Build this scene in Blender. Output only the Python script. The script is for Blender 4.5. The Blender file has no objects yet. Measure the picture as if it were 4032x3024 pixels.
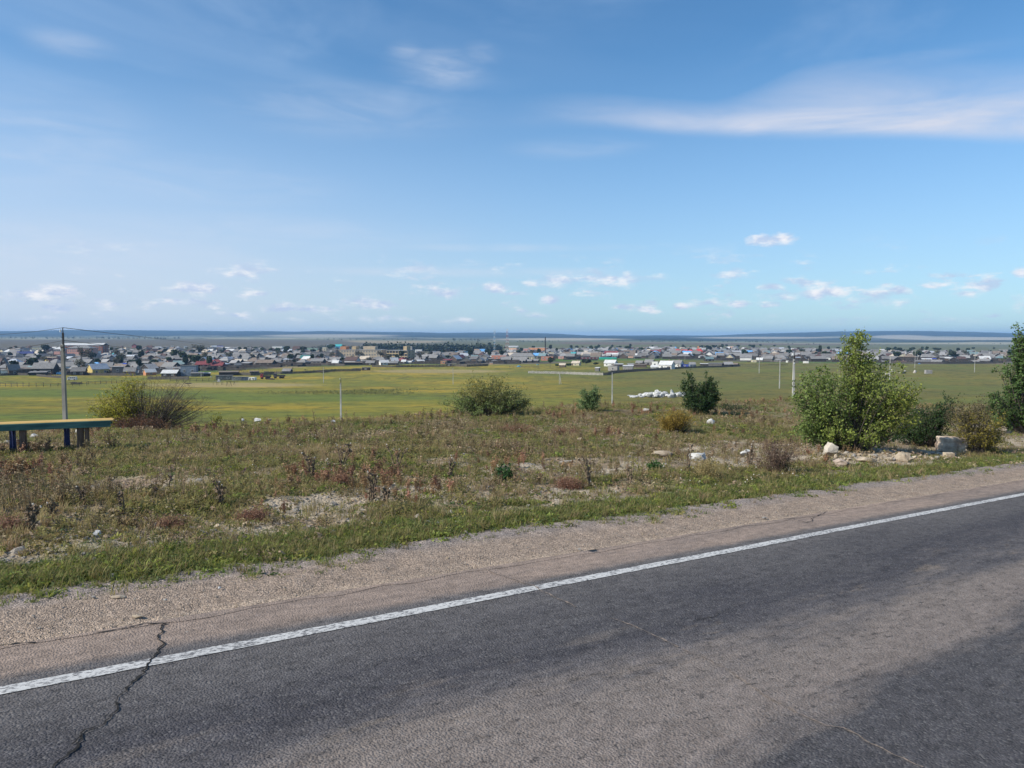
import bpy, bmesh, math, random
import numpy as np
from mathutils import Vector, Matrix
random.seed(7); rng = np.random.default_rng(7)
scene = bpy.context.scene
COL = scene.collection
# ------------------------------------------------------------------ camera, world, sun, exposure
FOC = 3029.0; CX = 2016.0; CY = 1512.0; PITCH = math.atan((1512-1327)/3029.0)
cam_d = bpy.data.cameras.new('camera'); cam = bpy.data.objects.new('camera', cam_d); COL.objects.link(cam)
cam_d.sensor_width = 36.0; cam_d.lens = 36.0*FOC/4032.0
cam_d.clip_start = 0.1; cam_d.clip_end = 60000
cam.location = (0, 0, 0); cam.rotation_euler = (math.pi/2-PITCH, 0, 0)
scene.camera = cam
scene.view_settings.view_transform = 'Standard'; scene.view_settings.look = 'None'
scene.view_settings.exposure = 0.25; scene.view_settings.gamma = 1.0
scene.view_settings.use_curve_mapping = False
SUN_EL = math.radians(38); SUN_AZ = math.radians(-112)      # azimuth from +Y towards +X
sun_d = bpy.data.lights.new('sun', 'SUN'); sun_d.energy = 4.9; sun_d.angle = math.radians(0.53); sun_d.color = (1.0, 0.93, 0.82)
sun = bpy.data.objects.new('sun', sun_d); COL.objects.link(sun)
sdir = Vector((math.sin(SUN_AZ)*math.cos(SUN_EL), math.cos(SUN_AZ)*math.cos(SUN_EL), math.sin(SUN_EL)))
sun.rotation_euler = sdir.to_track_quat('Z', 'Y').to_euler()
sun.location = (-40, -20, 60)

world = bpy.data.worlds.new('World'); scene.world = world; world.use_nodes = True
WN = world.node_tree; WN.nodes.clear()
class G:
    """tiny node-graph helper"""
    def __init__(s, nt): s.nt = nt
    def n(s, t, **kw):
        nd = s.nt.nodes.new(t)
        for k, v in kw.items(): setattr(nd, k, v)
        return nd
    def put(s, sock, v):
        if hasattr(v, 'is_linked') or isinstance(v, bpy.types.NodeSocket): s.nt.links.new(v, sock)
        else: sock.default_value = v
    def m(s, op, a, b=0.0, c=0.0, clamp=False):
        nd = s.n('ShaderNodeMath', operation=op, use_clamp=clamp)
        s.put(nd.inputs[0], a); s.put(nd.inputs[1], b); s.put(nd.inputs[2], c); return nd.outputs[0]
    def vm(s, op, a, b=(0, 0, 0)):
        nd = s.n('ShaderNodeVectorMath', operation=op)
        s.put(nd.inputs[0], a)
        s.put(nd.inputs[1], b)
        return nd.outputs['Value'] if op in ('LENGTH', 'DOT_PRODUCT', 'DISTANCE') else nd.outputs[0]
    def mix(s, f, a, b, mode='MIX'):
        nd = s.n('ShaderNodeMix', data_type='RGBA', blend_type=mode)
        s.put(nd.inputs[0], f); s.put(nd.inputs[6], a); s.put(nd.inputs[7], b); return nd.outputs[2]
    def noise(s, vec, scale, detail=4, rough=0.55, dist=0.0):
        nd = s.n('ShaderNodeTexNoise'); s.put(nd.inputs['Vector'], vec)
        nd.inputs['Scale'].default_value = scale; nd.inputs['Detail'].default_value = detail
        nd.inputs['Roughness'].default_value = rough; nd.inputs['Distortion'].default_value = dist
        return nd.outputs['Fac']
    def ss(s, v, lo, hi):
        nd = s.n('ShaderNodeMapRange', interpolation_type='SMOOTHSTEP')
        s.put(nd.inputs[0], v); nd.inputs[1].default_value = lo; nd.inputs[2].default_value = hi
        return nd.outputs[0]
    def xyz(s, x, y, z):
        nd = s.n('ShaderNodeCombineXYZ'); s.put(nd.inputs[0], x); s.put(nd.inputs[1], y); s.put(nd.inputs[2], z); return nd.outputs[0]

def px_dir(px, py):          # photo pixel (4032 wide) -> (x/y, z/y) of the view ray
    u = (px-CX)/FOC; v = (CY-py)/FOC
    fy = math.cos(PITCH)+v*math.sin(PITCH); fz = -math.sin(PITCH)+v*math.cos(PITCH)
    return u/fy, fz/fy
def px_azel(px, py):
    a, b = px_dir(px, py)
    return math.atan(a), math.atan(b/math.sqrt(1+a*a))

g = G(WN)
sky = g.n('ShaderNodeTexSky', sky_type='NISHITA'); sky.sun_disc = False
sky.sun_elevation = SUN_EL; sky.sun_rotation = SUN_AZ % (2*math.pi)
sky.altitude = 500; sky.air_density = 1.0; sky.dust_density = 0.6; sky.ozone_density = 1.6
tc = g.n('ShaderNodeTexCoord'); nrm = g.vm('NORMALIZE', tc.outputs['Generated'])
sp = g.n('ShaderNodeSeparateXYZ'); g.put(sp.inputs[0], nrm)
az = g.m('ARCTAN2', sp.outputs[0], sp.outputs[1]); el = g.m('ARCSINE', sp.outputs[2])
ae = g.xyz(az, el, 0.0)
# warped az/el for ragged outlines
nz = g.noise(g.vm('MULTIPLY', ae, (1.0, 2.2, 1.0)), 38, 6, 0.62)
nz2 = g.noise(g.vm('ADD', g.vm('MULTIPLY', ae, (1.0, 2.0, 1.0)), (3.3, 1.7, 0)), 14, 3, 0.5)
# --- small cumulus, (x, y, w, h, strength) in 2212-px photo units
CUM = [(70,634,120,24,.75),(130,630,90,28,.9),(425,622,100,26,1),(605,667,80,20,.9),(655,668,60,14,.7),(768,652,60,14,.55),(830,687,150,16,.5),
 (965,636,66,20,.8),(1072,622,56,24,1),(1200,606,110,28,.75),(1190,648,44,18,1),(1345,604,150,28,.62),(1115,634,60,10,.6),
 (1140,680,90,14,.5),(1010,690,70,12,.5),(1662,520,92,26,1),(1690,516,60,24,1),(1668,619,52,18,1),(1692,640,80,20,.75),(1760,636,70,28,.85),(1795,630,70,26,.95),
 (1595,657,44,16,1),(1530,655,100,22,.5),(1905,646,120,34,.6),(1945,628,46,20,.95),(2088,636,56,14,.7),(2206,588,34,22,1),(2152,682,44,12,.7),
 (2200,655,44,40,.4),(1468,662,36,16,.8),(250,658,170,22,.45),(270,688,90,10,.4),(100,686,70,10,.45),(515,680,80,12,.45),(700,691,60,8,.35),
 (1820,588,90,12,.28),(1575,608,46,14,.3),(2165,606,90,8,.3),(885,634,80,8,.3),(1665,682,40,10,.5),(1925,572,80,12,.2),(1010,622,40,14,.4)]
acc = None
for (x, y, w, h, st) in CUM:
    a0, e0 = px_azel(x*1.8228, y*1.8228); a1, e1 = px_azel((x+w/2)*1.8228, (y-h/2)*1.8228)
    wa = max(a1-a0, .004); we = max(e1-e0, .003)
    d = g.vm('LENGTH', g.vm('MULTIPLY', g.vm('SUBTRACT', ae, (a0, e0, 0)), (1/wa, 1/we, 0)))
    v = g.m('MULTIPLY_ADD', d, -st*0.62, st*1.0)
    acc = v if acc is None else g.m('MAXIMUM', acc, v)
cumv = g.m('ADD', acc, g.m('MULTIPLY_ADD', nz, 1.6, -0.80))
cum = g.ss(cumv, 0.10, 0.62)
# lit tops / grey undersides: same field looked at slightly lower
lit = g.ss(g.noise(g.vm('ADD', g.vm('MULTIPLY', ae, (1.0, 2.2, 1.0)), (0.002, -0.008, 0)), 38, 5, 0.6), 0.38, 0.66)
cumcol = g.mix(lit, (0.46, 0.55, 0.72, 1), (0.84, 0.83, 0.84, 1))
# --- cirrus: broad band at upper right with a fairly sharp lower edge
def band_edge():      # lower edge elevation as a function of azimuth (polyline through float curve)
    pts = [(1100,275),(1250,268),(1450,283),(1600,291),(1750,292),(1900,290),(2050,294),(2212,300)]
    return pts
cr = g.n('ShaderNodeFloatCurve'); g.put(cr.inputs['Value'], g.m('DIVIDE', az, 1.0))
cu = cr.mapping.curves[0]; pts = band_edge()
ae_pts = [px_azel(x*1.8228, y*1.8228) for x, y in pts]
cu.points[0].location = (0.0, ae_pts[0][1]); cu.points[1].location = (1.0, ae_pts[-1][1])
for a, e in ae_pts: cu.points.new(a, e)
cr.mapping.update()
below = g.m('SUBTRACT', el, cr.outputs[0])           # >0 above the edge
warp = g.noise(g.vm('MULTIPLY', g.xyz(g.m('ADD', az, g.m('MULTIPLY', el, 1.2)), el, 0), (2.0, 9.0, 1)), 2.6, 6, 0.58, 0.6)
aR = px_azel(2212*1.8228, 250*1.8228)[0]; aL = px_azel(1080*1.8228, 250*1.8228)[0]; aM = px_azel(1740*1.8228, 250*1.8228)[0]
env = g.m('MULTIPLY', g.ss(az, aL-.04, aM), 1.0)
thick = g.m('MULTIPLY_ADD', g.ss(az, aM-.12, aM+.03), 0.030, 0.022)
up = g.m('SUBTRACT', 1.0, g.m('DIVIDE', g.m('SUBTRACT', below, 0.006), g.m('MULTIPLY', thick, 1.45)), clamp=True)
edge = g.ss(below, -0.008, 0.012)
cir = g.m('MULTIPLY', g.m('MULTIPLY', edge, up), g.m('MULTIPLY_ADD', env, 0.80, 0.06))
cir = g.m('MULTIPLY', cir, g.m('MULTIPLY_ADD', warp, 2.6, -0.42), clamp=True)
cir = g.m('MULTIPLY', cir, g.ss(az, aL-.10, aL+.12))
# wispy veil over everything, denser to the left and lower
fib = g.noise(g.vm('MULTIPLY', g.xyz(g.m('ADD', az, g.m('MULTIPLY', el, 1.6)), g.m('SUBTRACT', el, g.m('MULTIPLY', az, -0.12)), 0), (1.2, 5.5, 1)), 1.8, 6, 0.48, 0.5)
fib2 = g.noise(g.vm('MULTIPLY', ae, (1.0, 2.0, 1.0)), 3.4, 5, 0.55, 0.4)
leftw = g.ss(g.m('MULTIPLY', az, -1.0), -0.20, 0.60)
loww = g.ss(g.m('MULTIPLY', el, -1.0), -0.36, -0.02)
veil = g.m('MULTIPLY', g.ss(fib, 0.20, 0.82), g.m('ADD', 0.06, g.m('ADD', g.m('MULTIPLY', leftw, 0.34), g.m('MULTIPLY', loww, 0.30))))
veil = g.m('ADD', veil, g.m('MULTIPLY', g.ss(fib2, 0.48, 0.72), 0.20))
# separate thin sheets of high cloud seen in the photograph (x, y, w, h, strength) in 2212-px photo units
shn = g.noise(g.vm('MULTIPLY', g.xyz(g.m('ADD', az, g.m('MULTIPLY', el, 1.0)), el, 0), (3.0, 16.0, 1)), 2.4, 7, 0.6, 0.7)
sha = None
for (x, y, w, h, st) in [(180,545,800,90,.75),(1000,588,700,26,.85),(560,500,900,60,.45),(1080,535,560,26,.55),(80,300,520,200,.42),(760,240,560,110,.42),(950,150,220,90,.75),(880,115,90,50,.5),(1040,120,90,60,.45),(420,390,620,70,.40),(150,95,200,30,.5),(1950,130,520,120,.25),(1250,320,300,60,.35)]:
    a0, e0 = px_azel(x*1.8228, y*1.8228); a1, e1 = px_azel((x+w/2)*1.8228, (y-h/2)*1.8228)
    d = g.vm('LENGTH', g.vm('MULTIPLY', g.vm('SUBTRACT', ae, (a0, e0, 0)), (1/(a1-a0), 1/(e1-e0), 0)))
    v = g.m('MULTIPLY', g.ss(g.m('MULTIPLY', d, -1.0), -1.35, -0.1), st); sha = v if sha is None else g.m('MAXIMUM', sha, v)
sheet = g.m('MULTIPLY', sha, g.m('MULTIPLY_ADD', g.ss(shn, 0.30, 0.72), 0.85, 0.15))
# low milky band (left half stronger)
milk = g.m('MULTIPLY', g.ss(g.m('MULTIPLY', el, -1.0), -0.40, -0.03), g.m('MULTIPLY_ADD', leftw, 0.46, 0.46))
white = g.m('ADD', g.m('MAXIMUM', veil, cir), milk, clamp=True)
SKYB = 0.105
hs = g.n('ShaderNodeHueSaturation'); g.put(hs.inputs['Color'], sky.outputs[0]); hs.inputs['Saturation'].default_value = 1.0
skyc = g.mix(1.0, hs.outputs[0], (0.55, 0.96, 1.20, 1), 'MULTIPLY')
K = 1/SKYB
vcol = (0.44*K, 0.57*K, 0.77*K, 1)
cc = g.n('ShaderNodeMix', data_type='RGBA', blend_type='MULTIPLY'); cc.inputs[0].default_value = 1.0
g.put(cc.inputs[6], cumcol); cc.inputs[7].default_value = (K, K, K, 1)
cumcolK = cc.outputs[2]
c0 = g.mix(g.m('MAXIMUM', veil, milk, clamp=True), skyc, g.mix(g.ss(g.m('MULTIPLY', el, -1.0), -0.22, 0.0), vcol, (0.57*K, 0.635*K, 0.73*K, 1)))
c0 = g.mix(g.m('MULTIPLY', sheet, 0.62), c0, (0.60*K, 0.65*K, 0.75*K, 1))
c1 = g.mix(g.m('MULTIPLY', cir, 1.05, clamp=True), c0, (0.56*K, 0.60*K, 0.71*K, 1))
# scattered small fair-weather cumulus low above the horizon
sc_n = g.noise(g.vm('MULTIPLY', ae, (1.0, 3.2, 1.0)), 13, 7, 0.60)
sc_b = g.m('MULTIPLY', g.ss(el, 0.006, 0.035), g.ss(g.m('MULTIPLY', el, -1.0), -0.125, -0.060))
c1 = g.mix(g.m('MULTIPLY', g.m('MULTIPLY', g.ss(sc_n, 0.52, 0.66), sc_b), 0.85), c1, cumcolK)
cumf = g.m('MULTIPLY', cum, g.m('MULTIPLY_ADD', g.ss(cumv, 0.2, 1.1), 0.45, 0.55))
c2 = g.mix(cumf, c1, cc.outputs[2])
bg = g.n('ShaderNodeBackground'); g.put(bg.inputs[0], c2); bg.inputs[1].default_value = SKYB
wo = g.n('ShaderNodeOutputWorld'); WN.links.new(bg.outputs[0], wo.inputs[0])
scene.cycles.volume_bounces = 0; scene.cycles.max_bounces = 6; scene.cycles.diffuse_bounces = 2
scene.cycles.transparent_max_bounces = 8; scene.cycles.volume_max_steps = 64
scene.cycles.volume_step_rate = 10

# ------------------------------------------------------------------ numpy noise
_perm = rng.permutation(512); _perm = np.concatenate([_perm, _perm]); _val = rng.random(512)
def vnoise(x, y):
    xi = np.floor(x).astype(np.int64); yi = np.floor(y).astype(np.int64); fx = x-xi; fy = y-yi
    fx = fx*fx*(3-2*fx); fy = fy*fy*(3-2*fy)
    h = lambda a, b: _val[_perm[(_perm[a & 511]+b) & 511]]
    return (h(xi, yi)*(1-fx)+h(xi+1, yi)*fx)*(1-fy)+(h(xi, yi+1)*(1-fx)+h(xi+1, yi+1)*fx)*fy
def fbm(x, y, f, oct=4, seed=0):
    r = 0; a = 0.5; t = 0
    for i in range(oct):
        r = r+a*vnoise(x*f+17.3*i+seed*31.7, y*f-9.1*i+seed*11.9); t += a; a *= .5; f *= 2.03
    return r/t
def sstep(a, b, x):
    t = np.clip((x-a)/(b-a), 0, 1); return t*t*(3-2*t)

# ------------------------------------------------------------------ terrain heights
E = (0.797, 0.604)                       # road direction (unit)
def sp_of(X, Y): return .797*X+.604*Y, -.604*X+.797*Y
def xy_of(s, p): return .797*s-.604*p, .604*s+.797*p
SL = -0.0477
def zroad(s): return -2.5+SL*np.clip(s, -90, 140)
def ytop(py): # photo row -> z/y at centre column
    v = (CY-np.asarray(py, float))/FOC
    return (-math.sin(PITCH)+v*math.cos(PITCH))/(math.cos(PITCH)+v*math.sin(PITCH))
RX = [0,140,260,400,520,780,900,1040,1160,1290,1500,1640,1740,1900,2080,2200,2320,2480,2600,2780,2900,3000,3160,3300,3450,3640,3837,3957,4032]
RY = [1304,1303,1299,1300,1300,1302,1304,1303,1306,1303,1307,1308,1311,1309,1310,1314,1321,1321,1320,1321.5,1317,1313,1309,1305,1303,1303,1307,1311,1313]
VY = [0,40,110,190,300,400,800]; VZ = [-6,-7.2,-13,-17,-20,-22,-22]
def far_rows(px):  # rows at depth 1200,1500,2500,3500,5000,6500
    xs = [0, 800, 1400, 2000, 2700, 3300, 4032]
    tab = {1200:[1366,1370,1384,1386,1386,1387,1388], 1500:[1354,1358,1366,1370,1372,1376,1378], 2500:[1338,1338,1342,1346,1350,1356,1360],
           3500:[1333,1334,1336,1338,1343,1348,1346], 5000:[1326,1328,1328,1330,1333,1336,1334], 6500:[1315,1316,1317,1320,1327,1320,1322]}
    return [(k, np.interp(px, xs, v)) for k, v in tab.items()]
def terrain(X, Y):
    X = np.asarray(X, float); Y = np.asarray(Y, float)
    s, p = sp_of(X, Y)
    zr = zroad(s)
    q = np.clip((p-9)/21, 0, 1.6)
    drop = np.interp(s, [-30, 8, 14, 24, 34, 60], [.9, .65, .5, .02, -.25, -.1])*q*q
    bump = (fbm(X, Y, .35, 3, 1)-.5)*.30+(fbm(X, Y, 1.6, 3, 2)-.5)*.12
    field = zr-drop-.05+bump*sstep(9.2, 11.5, p)
    u = np.where(Y > 1, X/np.maximum(Y, 1), np.sign(X)*3); u = np.clip(u, -.75, .75)
    Yc = np.maximum(Y, .4*np.abs(p))
    ly = np.log(np.maximum(Yc, 1))
    px = CX+FOC*u
    z = np.interp(Yc, VY, VZ)
    prev_l = math.log(800.0); prev_z = np.full_like(z, -22.0)
    for k, row in far_rows(px):
        zk = ytop(row)*k; lk = math.log(k)
        t = np.clip((ly-prev_l)/(lk-prev_l), 0, 1)
        z = np.where(ly > prev_l, prev_z+(zk-prev_z)*t, z); prev_l = lk; prev_z = zk
    ridge = np.interp(px, RX, RY)
    zk = ytop(ridge)*8000; lk = math.log(8000.0)
    t = np.clip((ly-prev_l)/(lk-prev_l), 0, 1)
    z = np.where(ly > prev_l, prev_z+(zk-prev_z)*t, z)
    z = np.where(Yc > 8000, zk-(Yc-8000)*.02, z)
    amp = np.interp(Yc, [0, 60, 400, 1500, 4000, 8000], [.1, .5, .5, 1.5, 3, 3])
    z = z+(fbm(X, Y, .02, 3, 3)-.5)*amp*sstep(40, 120, p)
    pc = np.interp(s, [0, 30], [31, 27])
    b = sstep(0, 1, (p-pc)/np.interp(s, [0, 40], [30, 38]))
    rim = np.exp(-((p-pc)/2.5)**2)*.10
    # dark mound beyond the crest at the right
    mx, my = 21.5, 47.0
    mound = .9*np.exp(-(((X-mx)/5.0)**2+((Y-my)/5.0)**2))
    return field*(1-b)+z*b+rim+mound
def hit(px, py):
    a, b = px_dir(px, py)
    Y = np.exp(np.linspace(math.log(4), math.log(9500), 1500))
    d = b*Y-terrain(a*Y, Y)
    i = int(np.argmax(d < 0)) if (d < 0).any() else len(Y)-1
    if i > 0:
        t = d[i-1]/(d[i-1]-d[i]); y = Y[i-1]+(Y[i]-Y[i-1])*t
    else: y = Y[0]
    return a*y, y, float(terrain(a*y, y))
def ray_at(px, py, y):
    a, b = px_dir(px, py); return a*y, y, b*y

# ------------------------------------------------------------------ helpers
def tag(o, label=None, cat=None, group=None, kind=None):
    if label: o['label'] = label
    if cat: o['category'] = cat
    if group: o['group'] = group
    if kind: o['kind'] = kind
    return o
def link(name, me, mat=None, parent=None):
    o = bpy.data.objects.new(name, me); COL.objects.link(o)
    if mat is not None and me is not None and len(me.materials) == 0: me.materials.append(mat)
    if parent is not None: o.parent = parent
    return o
def empty(name, loc=(0, 0, 0), rz=0.0):
    o = bpy.data.objects.new(name, None); COL.objects.link(o); o.location = loc; o.rotation_euler = (0, 0, rz); o.empty_display_size = .2
    return o
def npmesh(name, V, F, smooth=False):
    """V (n,3), F (m,k) uniform polygon size"""
    me = bpy.data.meshes.new(name); V = np.asarray(V, np.float32); F = np.asarray(F, np.int32)
    me.vertices.add(len(V)); me.vertices.foreach_set('co', V.ravel())
    k = F.shape[1]; me.loops.add(F.size); me.loops.foreach_set('vertex_index', F.ravel())
    me.polygons.add(len(F)); me.polygons.foreach_set('loop_start', np.arange(0, F.size, k, dtype=np.int32))
    try: me.polygons.foreach_set('loop_total', np.full(len(F), k, np.int32))
    except Exception: pass
    if smooth: me.polygons.foreach_set('use_smooth', np.ones(len(F), bool))
    me.update(calc_edges=True); return me
def vcolor(me, C, name='tint'):
    at = me.color_attributes.new(name, 'FLOAT_COLOR', 'POINT')
    C = np.concatenate([C, np.ones((len(C), 1))], 1).astype(np.float32); at.data.foreach_set('color', C.ravel())
class MB:
    def __init__(s): s.v = []; s.f = []
    def add(s, vs, fs):
        b = len(s.v); s.v += [tuple(v) for v in vs]; s.f += [tuple(b+i for i in f) for f in fs]
    def box(s, c, d, rz=0.0, M=None):
        x, y, z = d[0]/2, d[1]/2, d[2]/2; cs, sn = math.cos(rz), math.sin(rz)
        vs = []
        for a, b_, e in [(-x,-y,-z),(x,-y,-z),(x,y,-z),(-x,y,-z),(-x,-y,z),(x,-y,z),(x,y,z),(-x,y,z)]:
            vs.append((c[0]+a*cs-b_*sn, c[1]+a*sn+b_*cs, c[2]+e))
        s.add(vs, [(0,3,2,1),(4,5,6,7),(0,1,5,4),(1,2,6,5),(2,3,7,6),(3,0,4,7)])
    def tube(s, p0, p1, r0, r1=None, n=8, cap=True):
        r1 = r0 if r1 is None else r1
        p0 = Vector(p0); p1 = Vector(p1); d = (p1-p0).normalized()
        a = d.orthogonal().normalized(); b = d.cross(a)
        vs = []
        for p, r in ((p0, r0), (p1, r1)):
            for i in range(n):
                t = 2*math.pi*i/n; vs.append(p+a*(r*math.cos(t))+b*(r*math.sin(t)))
        fs = [(i, (i+1) % n, n+(i+1) % n, n+i) for i in range(n)]
        if cap: fs += [tuple(reversed(range(n))), tuple(range(n, 2*n))]
        s.add(vs, fs)
    def slab(s, quad, t):   # quad of 4 points (ccw from above) given thickness downwards along normal
        q = [Vector(a) for a in quad]; nn = (q[1]-q[0]).cross(q[3]-q[0]).normalized()*t
        lo = [a-nn for a in q]
        s.add(q+lo, [(0,1,2,3),(7,6,5,4),(0,4,5,1),(1,5,6,2),(2,6,7,3),(3,7,4,0)])
    def mesh(s, name, smooth=False):
        me = bpy.data.meshes.new(name); me.from_pydata(s.v, [], s.f)
        if smooth: me.polygons.foreach_set('use_smooth', np.ones(len(me.polygons), bool))
        me.update(); return me
    def build(s, name, mat, parent=None, smooth=False): return link(name, s.mesh(name, smooth), mat, parent)

MATS = {}
def mat(name, col, rough=.85, var=.18, scale=3.0, stretch=(1, 1, 1), col2=None, bump=0.0, spec=.3, metal=0.0, streak=None):
    """procedural coloured material: base colour broken up by two noises (object space)"""
    if name in MATS: return MATS[name]
    m = bpy.data.materials.new(name); m.use_nodes = True; nt = m.node_tree; nt.nodes.clear(); q = G(nt)
    t = q.n('ShaderNodeTexCoord'); v = q.vm('MULTIPLY', t.outputs['Object'], stretch)
    n1 = q.noise(v, scale, 5, .6); n2 = q.noise(v, scale*.23, 2, .5)
    c2 = col2 or tuple(c*(1-var*1.6) for c in col); hi = tuple(min(1, c*(1+var)) for c in col)
    c = q.mix(q.ss(n1, .3, .7), (*hi, 1), (*c2, 1)); c = q.mix(q.m('MULTIPLY', q.ss(n2, .4, .75), .45), c, (*[x*.62 for x in col], 1))
    b = q.n('ShaderNodeBsdfPrincipled'); q.put(b.inputs['Base Color'], c); b.inputs['Roughness'].default_value = rough
    b.inputs['Specular IOR Level'].default_value = spec; b.inputs['Metallic'].default_value = metal
    if bump:
        bm_ = q.n('ShaderNodeBump'); q.put(bm_.inputs['Height'], n1); bm_.inputs['Strength'].default_value = bump; bm_.inputs['Distance'].default_value = .05
        nt.links.new(bm_.outputs[0], b.inputs['Normal'])
    o = q.n('ShaderNodeOutputMaterial'); nt.links.new(b.outputs[0], o.inputs[0]); MATS[name] = m; return m

# ------------------------------------------------------------------ ground sheet
def lerp3(a, b, t): return a*(1-t[:, None])+b*t[:, None]
def C(*a): return np.array(a, float)
def blob(px, py, x, y, w, h, soft=.35):
    d = np.sqrt(((px-x)/w)**2+((py-y)/h)**2); return 1-sstep(1-soft, 1+soft, d)
def dirtmask(X, Y, s, p):
    n = fbm(X, Y, .45, 4, 5); n2 = fbm(s*.25, p, .9, 3, 6)
    d = sstep(.41, .55, n*.5+n2*.5+.16*np.exp(-((p-12.6-.03*s)/1.7)**2)-.0)
    return d*sstep(9.7, 10.4, p)*(1-sstep(15.5, 19.5, p))+sstep(.64, .72, n)*.5*sstep(14, 17, p)
def brownmask(X, Y, s, p):
    return sstep(.44, .62, fbm(X, Y*.6, .28, 4, 8)*.7+fbm(s*.3, p, .5, 2, 9)*.3+.05*sstep(14, 24, p))
def ground_colour(X, Y, Z):
    s, p = sp_of(X, Y); n = len(X)
    lx = np.where(Y > 3, X/np.maximum(Y, 3), 3.)
    px = CX+FOC*lx; zy = Z/np.maximum(Y, 3)
    # image row of the point (places the fields where they lie on the land)
    row = CY-FOC*(zy*math.cos(PITCH)+math.sin(PITCH))/(math.cos(PITCH)-zy*math.sin(PITCH))
    # ---- near field
    soil = C(.24, .185, .125); pale = C(.39, .325, .24); green = C(.085, .115, .032); brown = C(.135, .088, .052)
    base = lerp3(np.tile(C(.155, .150, .060), (n, 1)), brown, brownmask(X, Y, s, p)*.7)
    base = lerp3(base, green, sstep(.52, .66, fbm(X, Y, .5, 3, 12))*.6)
    base = lerp3(base, soil, sstep(.42, .6, fbm(X, Y, 2.5, 3, 13))*.55)
    dm = dirtmask(X, Y, s, p)
    base = lerp3(base, lerp3(np.tile(soil, (n, 1)), pale, sstep(.4, .62, fbm(X, Y, 1.2, 3, 14))), dm)
    vg = 1-sstep(9.8, 10.7, p+(fbm(X, Y, .7, 3, 15)-.5)*1.6)
    base = lerp3(base, C(.085, .125, .028), vg*.9)
    # ---- meadow
    m1 = fbm(X*.8, Y, .022, 5, 20); m2 = fbm(X*.8, Y, .09, 4, 21); m3 = fbm(X*.7, Y, .35, 3, 22)
    lft = 1-sstep(-.10, .22, lx)
    mg = C(.185, .180, .034); my_ = C(.33, .245, .036); mo = C(.140, .130, .042)
    mead = lerp3(np.tile(mo, (n, 1)), mg, lft*.85)
    mead = lerp3(mead, my_, sstep(.40, .64, m1*.75+m2*.25)*(.16+.70*lft))
    yb = np.clip(blob(px, row, 350, 1590, 520, 34)+blob(px, row, 1100, 1535, 700, 26)+blob(px, row, 1500, 1465, 500, 20)+blob(px, row, 1700, 1530, 500, 40)*.5, 0, 1)
    mead = lerp3(mead, C(.31, .225, .038), yb*sstep(.38, .62, m2*.6+m3*.4)*.7)
    gb = np.clip(blob(px, row, 200, 1550, 700, 16)+blob(px, row, 1250, 1565, 550, 16)+blob(px, row, 150, 1640, 350, 10), 0, 1)
    mead = lerp3(mead, C(.105, .155, .034), gb*.65)
    mead = lerp3(mead, C(.075, .085, .030), sstep(.50, .66, m3)*.65); mead = lerp3(mead, C(.125, .155, .036), sstep(.48, .62, fbm(X*.7, Y, .035, 4, 24))*.45)
    st = np.clip(blob(px, row, 900, 1516, 330, 9)+blob(px, row, 1720, 1462, 250, 7), 0, 1); mead = lerp3(mead, C(.34, .27, .14), st*.7)
    # dark mound at the right
    md = np.exp(-(((X-21.5)/5.5)**2+((Y-47)/5.5)**2)); mead = lerp3(mead, C(.075, .06, .035), np.clip(md*1.4, 0, 1)*.8)
    # ---- village ground
    v1 = fbm(X, Y, .05, 3, 30); vil = lerp3(np.tile(C(.075, .068, .055), (n, 1)), C(.065, .09, .032), sstep(.42, .58, v1))
    vil = lerp3(vil, C(.15, .13, .10), sstep(.62, .75, fbm(X, Y, .03, 2, 31)))
    # green paddocks inside the village
    pad = np.clip(blob(px, row, 3000, 1432, 500, 7)+blob(px, row, 2400, 1418, 330, 6)+blob(px, row, 1650, 1440, 130, 6)+blob(px, row, 850, 1458, 110, 7)+blob(px, row, 2450, 1428, 180, 8), 0, 1)
    vil = lerp3(vil, C(.085, .15, .03), pad*.9)
    sf = blob(px, row, 1160, 1452, 90, 8); vil = lerp3(vil, C(.30, .22, .12), sf)
    # ---- far fields
    grey = C(.118, .108, .085); pf = C(.30, .25, .165); gf = C(.125, .135, .065); fw = C(.012, .022, .012)
    f1 = fbm(X*.5, Y, .0016, 3, 40); f2 = fbm(X*.35, Y, .0009, 3, 41); f3 = fbm(X, Y, .004, 3, 42)
    far = np.tile(grey, (n, 1)); far = lerp3(far, gf, sstep(1400, 2100, px)*.8)
    far = lerp3(far, pf, np.clip(blob(px, row, 1560, 1343, 190, 9, .2)+blob(px, row, 180, 1335, 210, 2.6, .4), 0, 1)*.85)
    far = lerp3(far, C(.15, .115, .09), np.clip(blob(px, row, 2420, 1350, 230, 8, .2)+blob(px, row, 3050, 1354, 420, 5), 0, 1)*.8)
    fo = sstep(.40, .45, f2*.7+f3*.3)*sstep(2900, 3600, Y)
    top = np.clip(1-sstep(18, 20, row-np.interp(px, RX, RY)+(fbm(X, Y, .0012, 3, 44)-.5)*16), 0, 1)*sstep(3500, 4500, Y)
    hillf = np.clip(fo*.85+top, 0, 1)
    clr = np.clip(blob(px, row, 3800, 1333, 300, 6, .2)+blob(px, row, 3540, 1326, 110, 7, .3)+blob(px, row, 2200, 1336, 260, 5, .3)+blob(px, row, 1300, 1322, 260, 6, .3)+blob(px, row, 3000, 1330, 260, 4, .3), 0, 1)
    hills = lerp3(np.tile(C(.14, .15, .095), (n, 1)), C(.32, .30, .21), sstep(.45, .58, f1))
    hills = lerp3(hills, fw, hillf); hills = lerp3(hills, C(.38, .34, .25), clr*.9)
    far = lerp3(far, hills, sstep(2700, 3100, Y+f3*400))
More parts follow.
